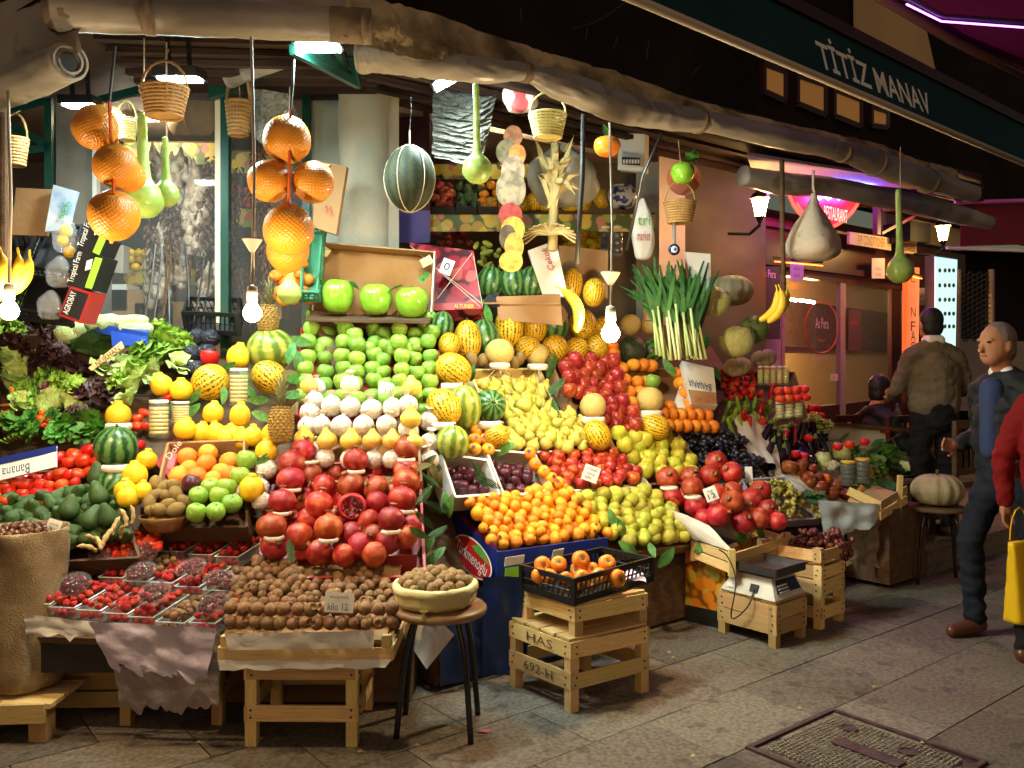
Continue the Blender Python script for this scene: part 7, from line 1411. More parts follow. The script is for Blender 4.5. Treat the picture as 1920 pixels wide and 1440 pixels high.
pile('eggplant', [(1430, 800), (1545, 800), (1550, 855), (1450, 862)], 3, 6, 24, 'black eggplant lying at the bottom of the eggplant display', 'lying eggplants', tilt=1.3, layers=1, dd=.05)
pile('round_pepper', [(1365, 712), (1425, 718), (1430, 752), (1372, 750)], 3, 5, 9.5, 'round red pepper in front of the long peppers', 'front round peppers', tilt=1.5, layers=1, dd=-.08)
pile('tomato', [(1515, 760), (1545, 765), (1548, 800), (1520, 800)], 3, 2, 9, 'red tomato beside the pickle jars at the screen', 'tomatoes beside the screen', layers=1)
# ------------------------------------------------------------------ things hanging under the awning
def cordto(root, p, ytop_z=2.85, r=.004, m='rope'): part(MB().tube([p, p.lerp(Vector((p.x+.01, p.y+.03, ytop_z)), .5), Vector((p.x, p.y+.05, ytop_z))], r, 5), 'cord', M[m], root)
def pomelos(lst, d, label, hook):
    r = empty('pomelo_net', P(lst[0][0], lst[0][1], d), label, 'net of pomelos')
    for i, (x, y, rad, ry, rz, dd_) in enumerate(lst):
        k = rad/1600*d; new('pomelo', K['pomelo'], r, loc=P(x, y, d+dd_)-r.location, rot=Euler((rz, ry, i*1.3)), scale=(k, k, k))
    cordto(r, P(hook[0], hook[1], d), 2.8, .006, 'wire'); part(MB().tube([P(hook[0], hook[1], d-.05), P(lst[-1][0], lst[-1][1]-40, d-.09)], .006, 5), 'net_tail', mat('net_orange', (.7, .12, .02), .5) if 'net_orange' not in MATS else MATS['net_orange'], r)
pomelos([(178, 240, 41, .35, 0, 0), (217, 312, 40, -.3, .3, -.03), (242, 330, 30, .9, .3, .06), (214, 403, 46, .1, 2.6, -.03)], 3.4, 'left string of four pomelos in orange net', (205, 190))
pomelos([(538, 263, 44, 0, 0, 0), (504, 340, 39, .6, .4, -.02), (586, 342, 39, -.7, .4, .02), (540, 470, 40, 0, 2.9, .06), (541, 432, 46, .05, .1, -.05)], 3.55, 'right string of five pomelos in orange net', (545, 205))
def gd_(k, x, y, r, d, lb, rot=None):
    put(k, x, y, r, lb, d=d, rot=rot or Euler((0, rnd(-.03, .03), 0))); z = {'gourd_long': 5.9, 'gourd_mid': 4.5, 'gourd_short': 3.1}[k]*r/1600*d; p = P(x, y, d)+Z*z
    thing(MB().tube([p, Vector((p.x, p.y, 2.95))], .0035, 5), 'hanging_string', M['cord_white'], 'string holding the '+lb, 'string')
gd_('gourd_mid', 270, 375, 35, 3.75, 'big shiny gourd behind the left pomelos'); gd_('gourd_mid', 312, 365, 23, 3.8, 'slim pale gourd right of the big shiny gourd'); gd_('gourd_long', 895, 318, 28, 4.1, 'green gourd before the hanging newspapers'); gd_('gourd_long', 1688, 507, 25, 5.6, 'green gourd in front of the restaurant'); gd_('gourd_short', 543, 550, 22, 4.4, 'pale gourd behind the right pomelos')
ml('hanging_melon', 768, 335, 47, 'dark green melon hanging from strings before the column', 1.0, .02, 4.2)
hs = empty('melon_string', P(768, 262, 4.2), 'white strings tied round the hanging dark green melon', 'string')
c = P(768, 335, 4.2); k = 47/1600*4.2*1.02
for a in (0, 1.2, 2.3): part(MB().tube([c+Vector((math.cos(a)*math.sin(t)*k, math.sin(a)*math.sin(t)*k, math.cos(t)*k*1.31)) for t in [j*2*PI/24 for j in range(25)]], .003, 4), 'string_loop', M['cord_white'], hs)
part(MB().tube([c+Z*k*1.3, c+Z*k*1.9], .004, 5), 'knot', M['cord_white'], hs); cordto(hs, c+Z*k*1.9, 2.85, .002, 'wire')
def basket(x, y, w, h, d, m, lb, handle=True):
    c = P(x, y, d); W_, H_ = w/3200*d, h/1600*d; r = empty('wicker_basket', c-Z*H_/2, lb, 'basket'); n_ = 9; mb = MB()
    for j in range(n_):
        t = j/(n_-1); rr = W_*(.74+.26*t); z = -H_/2+H_*t; mb.tube([c+Vector((rr*(1+.02*math.sin(q*PI/2*1.0+j*PI))*math.cos(q*PI/14), rr*.85*math.sin(q*PI/14), z)) for q in range(29)], H_/n_*.55, 5)
    part(mb, 'weave', m, r, True, kind='stuff'); sk = MB()
    for q in range(22): a = q*2*PI/22; sk.tube([c+Vector((W_*.74*math.cos(a), W_*.63*math.sin(a), -H_/2)), c+Vector((W_*1.03*math.cos(a), W_*.88*math.sin(a), H_/2))], H_*.035, 4)
    part(sk, 'stakes', m, r, kind='stuff'); part(MB().lathe([(.001, 0), (W_*.74, 0)], 16, c=c-Z*H_*.48), 'bottom', m, r)
    if handle:
        part(MB().tube([c+Vector((W_*math.cos(t), 0, H_/2+H_*1.0*math.sin(t))) for t in [j*PI/10 for j in range(11)]], H_*.05, 6), 'handle', m, r); cordto(r, c+Z*H_*1.5, 2.9, .003)
basket(308, 192, 86, 52, 3.7, M['wicker'], 'brown wicker basket hanging above the slim gourd'); basket(238, 243, 36, 36, 4.6, M['wicker_pale'], 'small pale basket behind the left pomelos'); basket(1027, 236, 68, 42, 4.2, M['wicker_pale'], 'pale yellow basket hanging over the shop entrance'); basket(28, 285, 46, 48, 4.6, M['wicker'], 'wicker basket at the left edge'); basket(447, 222, 44, 60, 4.9, M['wicker'], 'wicker basket half hidden behind the green post'); basket(1275, 398, 58, 38, 5.2, M['wicker'], 'wide wicker basket hanging at the cream pillar')
ev = empty('evil_eye_charm', P(1266, 468, 5.2), 'blue evil eye bead charm hanging below the wide basket', 'charm')
c = P(1264, 468, 5.2)
for r_, m_, o in ((.036, mat('eye_blue', (.008, .012, .05), .15), 0), (.021, M['white_ink'], .008), (.014, mat('eye_light', (.1, .35, .6), .2), .012), (.006, M['ink'], .016)): part(MB().ball(c-YY*o, (r_, .012, r_), 16, 8), 'bead_ring', m_, ev, True)
part(MB().tube([c+Z*.035, c+Z*.2], [.010, .012], 8), 'braided_cord', mat('cord_grey', (.22, .2, .18), .8), ev)
def strap_thing(pts, r, m, lb): thing(MB().tube([P(*p) for p in pts], r, 6), 'hanging_strap', m, lb, 'strap', smooth=True)
strap_thing([(1094, 215, 4.3), (1092, 330, 4.3), (1086, 420, 4.3), (1082, 495, 4.3)], .014, M['wire'], 'black strap holding the single hanging banana')
strap_thing([(1466, 300, 5.4), (1467, 430, 5.4), (1470, 545, 5.4)], .016, M['wood_dark'], 'dark woven strap holding the yellow banana bunch')
strap_thing([(1240, 250, 5.1), (1205, 330, 5.2), (1175, 470, 5.3)], .009, M['steel_dark'], 'thin metal pole leaning across the shop entrance')
def bananas(x, y, r, d, rots, lb):
    rt = empty('banana_bunch', P(x, y, d), lb, 'bananas'); k = r/1600*d
    for a, b, c_ in rots: new('banana', K['banana'], rt, loc=Vector((b*k*.5, c_*k*.3, 0)), rot=Euler((0, a, PI if b else PI)), scale=(k, k, k))
bananas(1462, 578, 34, 5.3, [(-.5, -.5, 0), (-.35, 0, -1), (-.65, .4, .5)], 'bright yellow bunch of bananas in front of the restaurant window'); bananas(1083, 575, 44, 4.3, [(.35, 0, 0)], 'single spotted banana hanging from the black strap'); bananas(28, 530, 50, 3.4, [(-.55, 0, 0), (-.4, -.6, -1), (-.75, .2, .6)], 'ripe bananas hanging at the left edge')
# cloth bag
cb_ = empty('cloth_bag', P(1525, 485, 5.5), 'knotted beige cloth bag hanging before the neon sign', 'bag'); c = P(1525, 450, 5.5)
part(MB().lathe(catmull([(.01, -.135), (.10, -.13), (.165, -.08), (.16, -.01), (.12, .08), (.06, .18), (.03, .24), (.015, .30)], 3), 26, c=c, mod=lambda t, th: 1+.07*math.sin(th*4+t*4)+.06*math.sin(th*11+t*3)*t+.03*math.sin(th*7-t*20)), 'bag', M['cloth_bag'], cb_, True)
part(MB().tube([c+Z*.24+XX*.03, c+Z*.33, c+Z*.45], .009, 6), 'knot', M['cloth_bag'], cb_)
# newspapers, plastic bags, corn husks, fruit garland
nw = empty('newspaper_bundle', P(868, 300, 4.9), 'thick sheaf of folded newspapers hanging at the shop entrance', 'newspapers'); rg = random.Random(5); NP = mat('newsprint', (.36, .35, .30), .9, .1, (.20, .20, .18), 40, .45, .6)
for i in range(22):
    y0 = 175+i*5.2; x1 = 935-i*1.1; s_ = rg.uniform(-5, 5); m_ = rg.uniform(855, 905); part(sheet([P(812, y0-14, 5.0), P(m_, y0-4, 4.93), P(m_, y0+22+s_, 4.80), P(812+rg.uniform(-3, 6), y0+8+s_, 4.86)], 6, 3, .012, 4, i), 'sheet', NP, nw); part(sheet([P(m_, y0-4, 4.93), P(x1, y0-16, 5.0), P(x1-4, y0+2+s_, 4.86), P(m_, y0+22+s_, 4.80)], 6, 3, .012, 4, i+40), 'sheet', NP, nw)
nw2 = empty('newspaper_bundle', P(520, 250, 5.0), 'grey sheaf of papers behind the right pomelos', 'newspapers')
for i in range(12): part(sheet([P(470+i*5, 165+i*3, 5.1), P(540+i*2, 175+i*4, 5.05), P(545-i*3, 235+i*5, 5.0-.01*i), P(465+i*2, 245+i*2, 5.05-.01*i)], 6, 5, .015, 4, i), 'sheet', NP, nw2)
def baggy(x, y, w, h, d, m, lb, txt=None):
    c = P(x, y, d); W_, H_ = w/3200*d, h/3200*d; r = empty('plastic_bag', c-Z*H_, lb, 'bag'); part(MB().lathe(catmull([(.01, -1), (.7, -.9), (1, -.3), (.85, .4), (.4, .85), (.2, 1)], 3), 18, c=(0, 0, 0), mod=lambda t, th: 1+.12*math.sin(th*3+t*7)+.08*math.sin(th*8-t*12)), 'bag', m, r, True) if False else None
    mb = MB().lathe(catmull([(.01, -1), (.7, -.9), (1, -.3), (.85, .4), (.4, .85), (.2, 1)], 4), 22, mod=lambda t, th: 1+.12*math.sin(th*3+t*7)+.08*math.sin(th*8-t*12)); mb.v = [c+Vector((p.x*W_, p.y*W_*.6, p.z*H_)) for p in mb.v]
    part(mb, 'bag', m, r, True)
    if txt:
        for i, (s_, m_) in enumerate(txt): text(s_, W_*1.2, H_*.32, c-YY*W_*.72+Z*H_*(.25-.5*i), XX, Z, m_, r)
baggy(1055, 330, 125, 115, 5.6, mat('bag_grey', (.42, .40, .34), .4, .4, alpha=.75), 'big translucent plastic bag behind the dried corn husks'); baggy(1205, 430, 40, 115, 5.7, M['card_white'], 'white carrier bag with red and green letters beside the pillar', [('tri', M['green_ink']), ('market', M['ink_red'])]); baggy(975, 180, 62, 62, 4.7, mat('bag_print', (.5, .42, .38), .5, .3, (.35, .05, .05), 9, .5, .55), 'printed plastic bag hanging above the fruit garland')
for x, y, w, h, lb in ((123, 440, 46, 70, 'clear bag of yellow peppers in the black box'), (112, 510, 48, 60, 'clear crumpled bag in the middle black box'), (95, 572, 46, 56, 'clear crumpled bag in the lowest black box')):
    baggy(x, y, w, h, 4.35, mat('cling', (.8, .82, .84), .1, .8, alpha=.16, coat=1, bump=1, bscale=30) if 'cling' not in MATS else MATS['cling'], lb)
for x, y in ((124, 432), (118, 450), (130, 472)): put('quince', x, y, 11, 'yellow pepper inside the clear bag', 'yellow peppers in the bag', d=4.4)
hk = empty('corn_husks', P(1040, 400, 5.2), 'tall dried corn stalks with pale husks at the shop entrance', 'corn'); rg = random.Random(6)
for i in range(34):
    b_ = P(1035+rg.uniform(-6, 6), 400-rg.random()*80, 5.2); e_ = P(1040+rg.uniform(-45, 60), 250+rg.uniform(0, 120), 5.2+rg.uniform(-.15, .1)); m_ = b_.lerp(e_, .6)+Z*.05; w_ = XX*.012
    part(MB().add([b_-w_, b_+w_, m_+w_*1.3, m_-w_*1.3, e_], [(0, 1, 2, 3), (3, 2, 4)]), 'husk', M['husk'], hk)
part(MB().tube([P(1042, 270, 5.22), P(1038, 400, 5.22), P(1036, 470, 5.2)], .03, 8), 'stalk', M['husk'], hk, True)
for i in range(16):
    a = i/16*PI*1.3-.3; b_ = P(1030, 440, 5.15); e_ = b_+Vector((math.cos(a)*.16, -.05, math.sin(a)*.09-.03)); part(MB().tube([b_, b_.lerp(e_, .5)+Z*.03, e_], .006, 4), 'husk_curl', M['husk'], hk)
ga = empty('fruit_garland', P(962, 490, 5.0), 'hanging garland of cut out cardboard fruit pictures', 'garland')
for i, (x, y, rx, ry, m_, z_) in enumerate(((962, 255, 18, 20, (.30, .11, .04), 0), (950, 285, 20, 24, (.16, .12, .05), 1), (970, 290, 16, 20, (.6, .2, .03), 2), (962, 320, 22, 30, (.34, .22, .14), 3), (958, 355, 28, 36, (.25, .18, .10), 4), (957, 402, 22, 22, (.30, .03, .02), 5), (962, 430, 22, 24, (.7, .36, .04), 6), (952, 445, 16, 24, (.10, .06, .03), 7), (964, 462, 18, 26, (.6, .34, .05), 8), (958, 490, 22, 20, (.66, .42, .06), 9))):
    c = P(x, y, 5.0-.006*z_); k = 5.0/1600; pts = [c+Vector((rx*k*math.cos(t*PI/12), 0, ry*k*math.sin(t*PI/12))) for t in range(24)]
    pm = mat('garland_%d' % i, tuple(q*.45 for q in m_), .6, .3, tuple(q*.9 for q in m_), 22); mb = MB().add(pts+[p+YY*.004 for p in pts], [tuple(range(23, -1, -1))]+[(t, (t+1) % 24, 24+(t+1) % 24, 24+t) for t in range(24)]); part(mb, 'picture', pm, ga)
cordto(ga, P(962, 240, 5.0), 2.9, .003)
fo_ = put('persimmon', 1138, 275, 24, 'shiny artificial orange hanging with a green leaf', d=4.6, rot=Euler((0, 0, 0))); put('leaf', 1135, 245, 16, 'green leaf above the artificial orange', d=4.6, rot=Euler((1.2, 0, .4)))
put('big_green_apple', 1280, 325, 22, 'artificial green apple hanging on the cream pillar', d=5.15, tilt=.1); put('greens', 1298, 298, 12, 'plastic leaf tuft above the artificial green apple', d=5.15)
dk = empty('pillar_disc', P(1282, 350, 5.25), 'round red and cream card disc on the pillar behind the green apple', 'sign'); c = P(1282, 335, 5.28); part(MB().lathe([(.001, 0), (.105, 0), (.105, .01), (.001, .01)], 26), 'disc', mat('disc', (.45, .12, .06), .5), dk); dk.children[0].location = c-dk.location; dk.children[0].rotation_euler = (PI/2, 0, 0)
# ------------------------------------------------------------------ produce boxes stacked at the left
def pbox(q, d, t, m, lb, txt, name='produce_box', side=None):
    r = empty(name, P(*q[3], d), lb, 'box'); p = [P(x, y, d) for x, y in q]; part(MB().slab(p[3], p[2], p[1], p[0], -t), 'front_panel', m, r); rt = (p[2]-p[3]).normalized(); upv_ = (p[0]-p[3]).normalized()
    for s_, a, b, w, h, m_, rot90 in txt:
        c = p[3].lerp(p[2], a).lerp(p[0].lerp(p[1], a), b)-YY*.012; R1, U1 = (upv_, -rt) if rot90 else (rt, upv_); text(s_, w, h, c, R1, U1, m_, r)
    return r, p
for q, lb in (([(150, 448), (197, 455), (190, 478), (138, 470)], 'upper'),): pass
tf = [([(168, 395), (200, 448), (186, 480), (146, 462)], 'upper black tropical fruit box with green edge'), ([(147, 463), (194, 482), (172, 545), (125, 535)], 'lower black tropical fruit box with green edge')]
for q, lb in tf:
    r, p = pbox(q, 4.3, .16, M['black_plastic'], lb, [('Tropical Farm', .18, .5, .16, .04, M['white_ink'], 1)]); a_, b_ = p[2].lerp(p[1], .05), p[2].lerp(p[1], .95); w_ = (p[3]-p[2]).normalized()*.035
    part(MB().slab(a_-YY*.004, a_+w_-YY*.004, b_+w_-YY*.004, b_-YY*.004, -.004), 'green_edge', M['lime_print'], r); c = p[0].lerp(p[2], .55)-YY*.008; part(MB().slab(c, c+Vector((.03, 0, .01)), c+Vector((.04, 0, .06)), c+Vector((.01, 0, .05)), .002), 'white_label', M['card_white'], r)
r, p = pbox([(132, 536), (172, 548), (150, 606), (110, 592)], 4.3, .16, M['card_red'], 'black and red produce box at the foot of the stack', []); ins = [p[i].lerp(sum(p, Vector())/4, .16)-YY*.004 for i in range(4)]
part(MB().slab(ins[3], ins[2], ins[1], ins[0], -.003), 'black_field', M['black_plastic'], r); text('AGROBAY', .12, .03, p[3].lerp(p[2], .3).lerp(p[0].lerp(p[1], .3), .5)-YY*.012, (p[0]-p[3]).normalized(), -(p[2]-p[3]).normalized(), M['white_ink'], r)
pbox([(30, 352), (100, 355), (88, 442), (20, 440)], 4.5, .02, M['card'], 'open brown carton on top of the left stack', [], 'carton'); pbox([(100, 346), (142, 358), (122, 432), (84, 434)], 4.42, .04, mat('sky_print', (.30, .45, .7), .5, .3, (.7, .78, .85), 7), 'carton printed with blue sky and green letters', [('BEK', .8, .5, .09, .04, M['green_ink'], 1)], 'carton')
for i, (a, b, c_, e_) in enumerate((((92, 440), (60, 520), (80, 530), (112, 448)), ((70, 520), (42, 600), (62, 612), (92, 530)))):
    pcrate([P(*b, 4.5), P(b[0]+95, b[1]+12, 4.4), P(a[0]+80, a[1]+8, 4.6), P(*a, 4.7)], .1, ('upper', 'lower')[i]+' tipped black plastic crate behind the crumpled bags')
pcrate([P(30, 470, 4.8), P(60, 470, 4.8), P(62, 440, 5.0), P(32, 440, 5.0)], .2, 'black crate standing under the open brown carton')
pbox([(592, 300), (650, 312), (630, 440), (586, 425)], 5.0, .06, M['card'], 'flattened brown carton leaning on the round column', [('↑↑', .6, .3, .05, .07, M['ink_red'], 0)], 'carton')
pcrate([P(570, 565, 4.95), P(600, 565, 4.95), P(610, 440, 5.2), P(578, 440, 5.2)], .1, 'green plastic crate edge behind the open carton', M['green_plastic'])
pile('orange', [(518, 480), (575, 470), (580, 570), (518, 575)], 6, 4, 13, 'orange stacked behind the pale gourd', 'oranges behind the gourd', dep=lambda x, y: 5.0)
# white cartons at the entrance
pbox([(990, 470), (1042, 450), (1065, 555), (1020, 560)], 5.35, .1, M['card_white'], 'white carton with red script tipped beside the watermelons', [('Çekok', .6, .72, .15, .05, M['ink_red'], 1)], 'carton'); pbox([(1048, 460), (1140, 470), (1140, 560), (1052, 540)], 5.7, .1, M['card'], 'open brown carton behind the upright melons', [], 'carton'); pbox([(1285, 472), (1332, 476), (1334, 555), (1310, 560)], 5.65, .05, M['card_white'], 'white carton with green side standing behind the leeks', [], 'carton'); pbox([(1208, 545), (1240, 535), (1232, 600), (1212, 600)], 5.6, .1, M['card'], 'narrow brown carton beside the leeks', [], 'carton')
# ------------------------------------------------------------------ shelves inside the shop
frp = prints('fruit_band', [(.62, .45, .06), (.35, .42, .10), (.55, .22, .14), (.66, .52, .16), (.45, .30, .05)], 13, .5, (.08, .12, .03))
def shelf(x0, x1, y, h, d, lb, dep=.4):
    r = empty('shop_shelf', P((x0+x1)/2, y, d), lb, 'shelf'); part(MB().slab(P(x0, y+2, d), P(x1, y+2, d), P(x1, y+2, d)+YY*dep, P(x0, y+2, d)+YY*dep, .02), 'board', M['wood_dark'], r); part(MB().slab(P(x0, y+h, d-.02), P(x1, y+h, d-.02), P(x1, y, d-.02), P(x0, y, d-.02), -.006), 'fruit_print_band', frp, r)
shelf(806, 1228, 402, 32, 6.2, 'wide shelf with printed fruit band inside the entrance'); shelf(812, 1010, 308, 28, 6.6, 'upper shelf with printed fruit band behind the newspapers', .3); shelf(232, 404, 268, 40, 6.4, 'upper fruit band shelf behind the left window'); shelf(430, 566, 285, 40, 6.4, 'fruit band shelf behind the right window'); shelf(232, 404, 505, 30, 6.4, 'lower fruit band shelf behind the left window'); shelf(430, 566, 390, 36, 6.4, 'lower fruit band shelf behind the right window')
for x0, k, lb, r in ((812, 'pomegranate', 'pomegranate in the dark crate on the shop shelf', 12), (862, 'avocado', 'green cucumber fruit on the shop shelf', 9), (895, 'orange', 'orange in the crate on the shop shelf', 10)): pile(k, [(x0, 345), (x0+40, 342), (x0+38, 392), (x0, 395)], 4, 3, r, lb, lb+' group', dep=lambda x, y: 6.2+(395-y)/50*.25, layers=1)
for i, x in enumerate((812, 862, 895)): pcrate([P(x-4, 400, 6.15), P(x+38, 400, 6.15), P(x+36, 370, 6.45), P(x-2, 370, 6.45)], .05, ('left', 'middle', 'right')[i]+' black crate on the shop shelf', group='crates on the shop shelf')
for x, y in ((925, 385), (985, 383), (1003, 378), (1022, 382), (1070, 385), (1092, 383), (1126, 372)): put('yellow_melon', x, y, 16, 'yellow melon on the shop shelf behind the husks', 'melons on the shop shelf', d=6.3, tilt=1.2)
vs = thing(MB().lathe(catmull([(.03, -.075), (.08, -.06), (.115, 0), (.10, .06), (.07, .08), (.075, .09)], 3), 24, c=P(1166, 372, 6.2)), 'painted_vase', mat('iznik', (.5, .5, .52), .25, .5, (.03, .05, .22), 16, .5, .54), 'round blue and white painted bowl on the shop shelf', 'bowl', smooth=True)
pile('mango', [(890, 455), (935, 445), (945, 500), (895, 505)], 5, 4, 12, 'green mango stacked under the printed shelf', 'mangoes under the shelf', dep=lambda x, y: 5.95, layers=2, tilt=1.3)
pile('pomegranate', [(820, 435), (880, 435), (885, 460), (820, 460)], 2, 5, 9, 'dim fruit in the dark under the printed shelf', 'fruit in the dark shelf', dep=lambda x, y: 6.4, layers=1); pile('quince', [(1060, 430), (1150, 430), (1150, 470), (1060, 470)], 2, 6, 10, 'dim yellow fruit under the printed shelf on the right', 'yellow fruit in the dark shelf', dep=lambda x, y: 6.4, layers=1)
for x in (1135, 1158): jar(x, 480, 20, 55, 6.2, M['steel_dark'], ('left' if x < 1150 else 'right')+' grey canister under the printed shelf', rings=3)
eb = empty('fuse_box', P(1170, 325, 6.1), 'white electric fuse box on the wall inside the entrance', 'fuse box'); part(MB().slab(P(1158, 318, 6.1), P(1208, 322, 6.0), P(1210, 215, 6.0), P(1160, 215, 6.1), -.08), 'cabinet', M['white_paint'], eb); part(MB().slab(P(1166, 308, 6.0), P(1200, 310, 5.95), P(1200, 296, 5.95), P(1166, 294, 6.0), -.006), 'switch_row', M['ink'], eb)
for i in range(6): part(MB().box(P(1170+i*5.4, 303, 5.95), (.012, .02, .025)), 'switch', M['white_paint'], eb)
rg = random.Random(9)
for i in range(40):
    x, y = rg.uniform(275, 402), rg.uniform(320, 585); k = 'garlic_braid' if rg.random() < .5 else 'dried_pepper_string'
    new(k, K[k], None, ('pale garlic braid' if k == 'garlic_braid' else 'dark string of dried peppers')+' hanging inside the left window', 'garlic' if k == 'garlic_braid' else 'peppers', 'dried strings in the left window', None, P(x, y, rg.uniform(5.5, 5.85)), (rg.uniform(-.1, .1), rg.uniform(-.2, .2), rg.random()*6), (.115, .115, .15))
for i in range(26):
    x, y = rg.uniform(432, 520), rg.uniform(310, 590); new('dried_pepper_string', K['dried_pepper_string'], None, 'dark string of dried peppers beside the green window post', 'peppers', 'dried strings beside the green post', None, P(x, y, rg.uniform(5.6, 6.0)), (0, rg.uniform(-.15, .15), rg.random()*6), (.08, .08, .15))
for i in range(9):
    x = rg.uniform(290, 400); a_, b_ = P(x, 470+rg.uniform(-20, 20), 5.36), P(x+rg.uniform(-25, 10), 610, 5.3); thing(MB().tube([a_, a_.lerp(b_, .5)+XX*.01, b_], .007, 5), 'bundle_stick', M['steel_dark'] if i % 3 else M['wood_dark'], 'thin dark stalk standing against the left window', 'stalk', 'stalks against the left window')
for i, (x, y, w, h) in enumerate(((375, 200, 60, 110), (450, 190, 50, 70), (250, 190, 50, 60), (340, 225, 46, 60))): baggy(x, y, w, h, 5.75+.1*i, mat('kraft', (.26, .16, .08), .85, .15, (.18, .11, .055), 4, bump=.6, bscale=9) if i == 0 else MATS['kraft'], ('tall', 'second', 'left', 'small')[i]+' brown paper bag hung up behind the shop window')
for i, (x, y, m_) in enumerate(((250, 570, 'card'), (215, 560, 'card_white'), (300, 595, 'wood_dark'), (360, 592, 'card'), (500, 575, 'card'), (540, 450, 'card_white'))): thing(MB().box(P(x, y, 5.9), (.26, .2, .18)), 'stored_box', M[m_], ('brown box low behind the left window', 'white box low behind the left window', 'dark box low behind the garlic strings', 'brown box low behind the black crate', 'brown box behind the tall pineapple', 'white box behind the right window')[i], 'box')
pile('quince', [(236, 470), (290, 470), (290, 505), (236, 505)], 2, 4, 9, 'yellow fruit on the shelf behind the left window', 'fruit on the left window shelf', dep=lambda x, y: 6.4, layers=1); pile('pomegranate', [(435, 355), (560, 355), (560, 390), (435, 390)], 2, 6, 9, 'round fruit on the shelf behind the right window', 'fruit on the right window shelf', dep=lambda x, y: 6.4, layers=1)
pbox([(198, 458), (232, 460), (230, 512), (196, 510)], 6.2, .1, M['card_white'], 'white carton behind the left window glass', [], 'carton')
# litter on the paving
for i, (x, y) in enumerate(((1255, 1225), (1262, 1235), (800, 1290), (855, 1295), (795, 1305), (675, 1412), (1590, 1230), (1730, 1395), (370, 1395), (375, 1378), (780, 1400), (1640, 1290), (1100, 1310), (1500, 1330), (1300, 1420))):
    g = gp(x, y); thing(MB().add([g+Vector((-.014, 0, .004)), g+Vector((.0, -.008, .006)), g+Vector((.016, .002, .004)), g+Vector((.002, .010, .012)), g+Vector((0, 0, .003))], [(0, 1, 3), (1, 2, 3), (0, 4, 1), (1, 4, 2), (2, 4, 3), (3, 4, 0)]), 'litter_scrap', M['husk'], 'dry scrap of leaf or peel lying on the paving', 'litter', 'scraps on the paving')
g = gp(907, 1375); thing(MB().slab(g+Vector((-.02, 0, .006)), g+Vector((.02, -.008, .006)), g+Vector((.024, .012, .012)), g+Vector((-.016, .016, .006)), .001), 'candy_wrapper', mat('wrapper', (.6, .12, .2), .3), 'pink sweet wrapper lying near the walnut stool', 'wrapper')
# ------------------------------------------------------------------ people
def blob(caps, vox=.011, smooth=4):
    mb = MB()
    for c_ in caps:
        if len(c_) == 2: mb.ball(c_[0], c_[1], 16, 10); continue
        a, b, r0, r1 = c_; a, b = Vector(a), Vector(b); n_ = 6
        mb.tube([a.lerp(b, t/n_) for t in range(n_+1)], [r0+(r1-r0)*t/n_ for t in range(n_+1)], 14); mb.ball(a, r0, 14, 8); mb.ball(b, r1, 14, 8)
    o = bpy.data.objects.new('t', mb.mesh('t', M['skin']))
    m = o.modifiers.new('r', 'REMESH'); m.mode = 'VOXEL'; m.voxel_size = vox; s_ = o.modifiers.new('s', 'SMOOTH'); s_.iterations = smooth
    me = to_mesh(o)
    me.polygons.foreach_set('use_smooth', [True]*len(me.polygons)); return me
def bpart(name, caps, m, root, **kw):
    me = blob(caps, **kw)
    if name in ('top', 'trousers'):                 # cloth folds
        nn = [v.normal.copy() for v in me.vertices]; out = []
        for v, n_ in zip(me.vertices, nn):
            c_ = v.co; q = mnoise.noise((c_.x*9, c_.y*9, c_.z*22))+.6*mnoise.noise((c_.x*26+c_.z*14, c_.y*22, c_.z*30)); out += list(c_+n_*(.012*q))
        me.vertices.foreach_set('co', out); me.update()
    me.materials.clear(); me.materials.append(m); return new(name, me, root)
def hand_caps(w, dirv, palm, curl=.5):           # wrist, direction of fingers, palm normal
    d = Vector(dirv).normalized(); p = Vector(palm); p = (p-d*p.dot(d)).normalized(); s_ = d.cross(p); w = Vector(w); L_ = [(w, w+d*.05, .026, .030)]
    for i, ln in enumerate((.07, .08, .075, .06)):
        b = w+d*.075+s_*(-.030+i*.020); k1 = b+d*ln*.5; L_ += [(w+d*.03+s_*(-.022+i*.015), b, .013, .011), (b, k1, .0095, .009), (k1, k1+(d*(1-curl)+p*curl).normalized()*ln*.5, .009, .0075)]
    t0 = w+d*.025-s_*.030; t1 = t0+d*.03-s_*.030+p*.01; return L_+[(t0, t1, .013, .011), (t1, t1+d*.03+p*.012, .010, .008)]
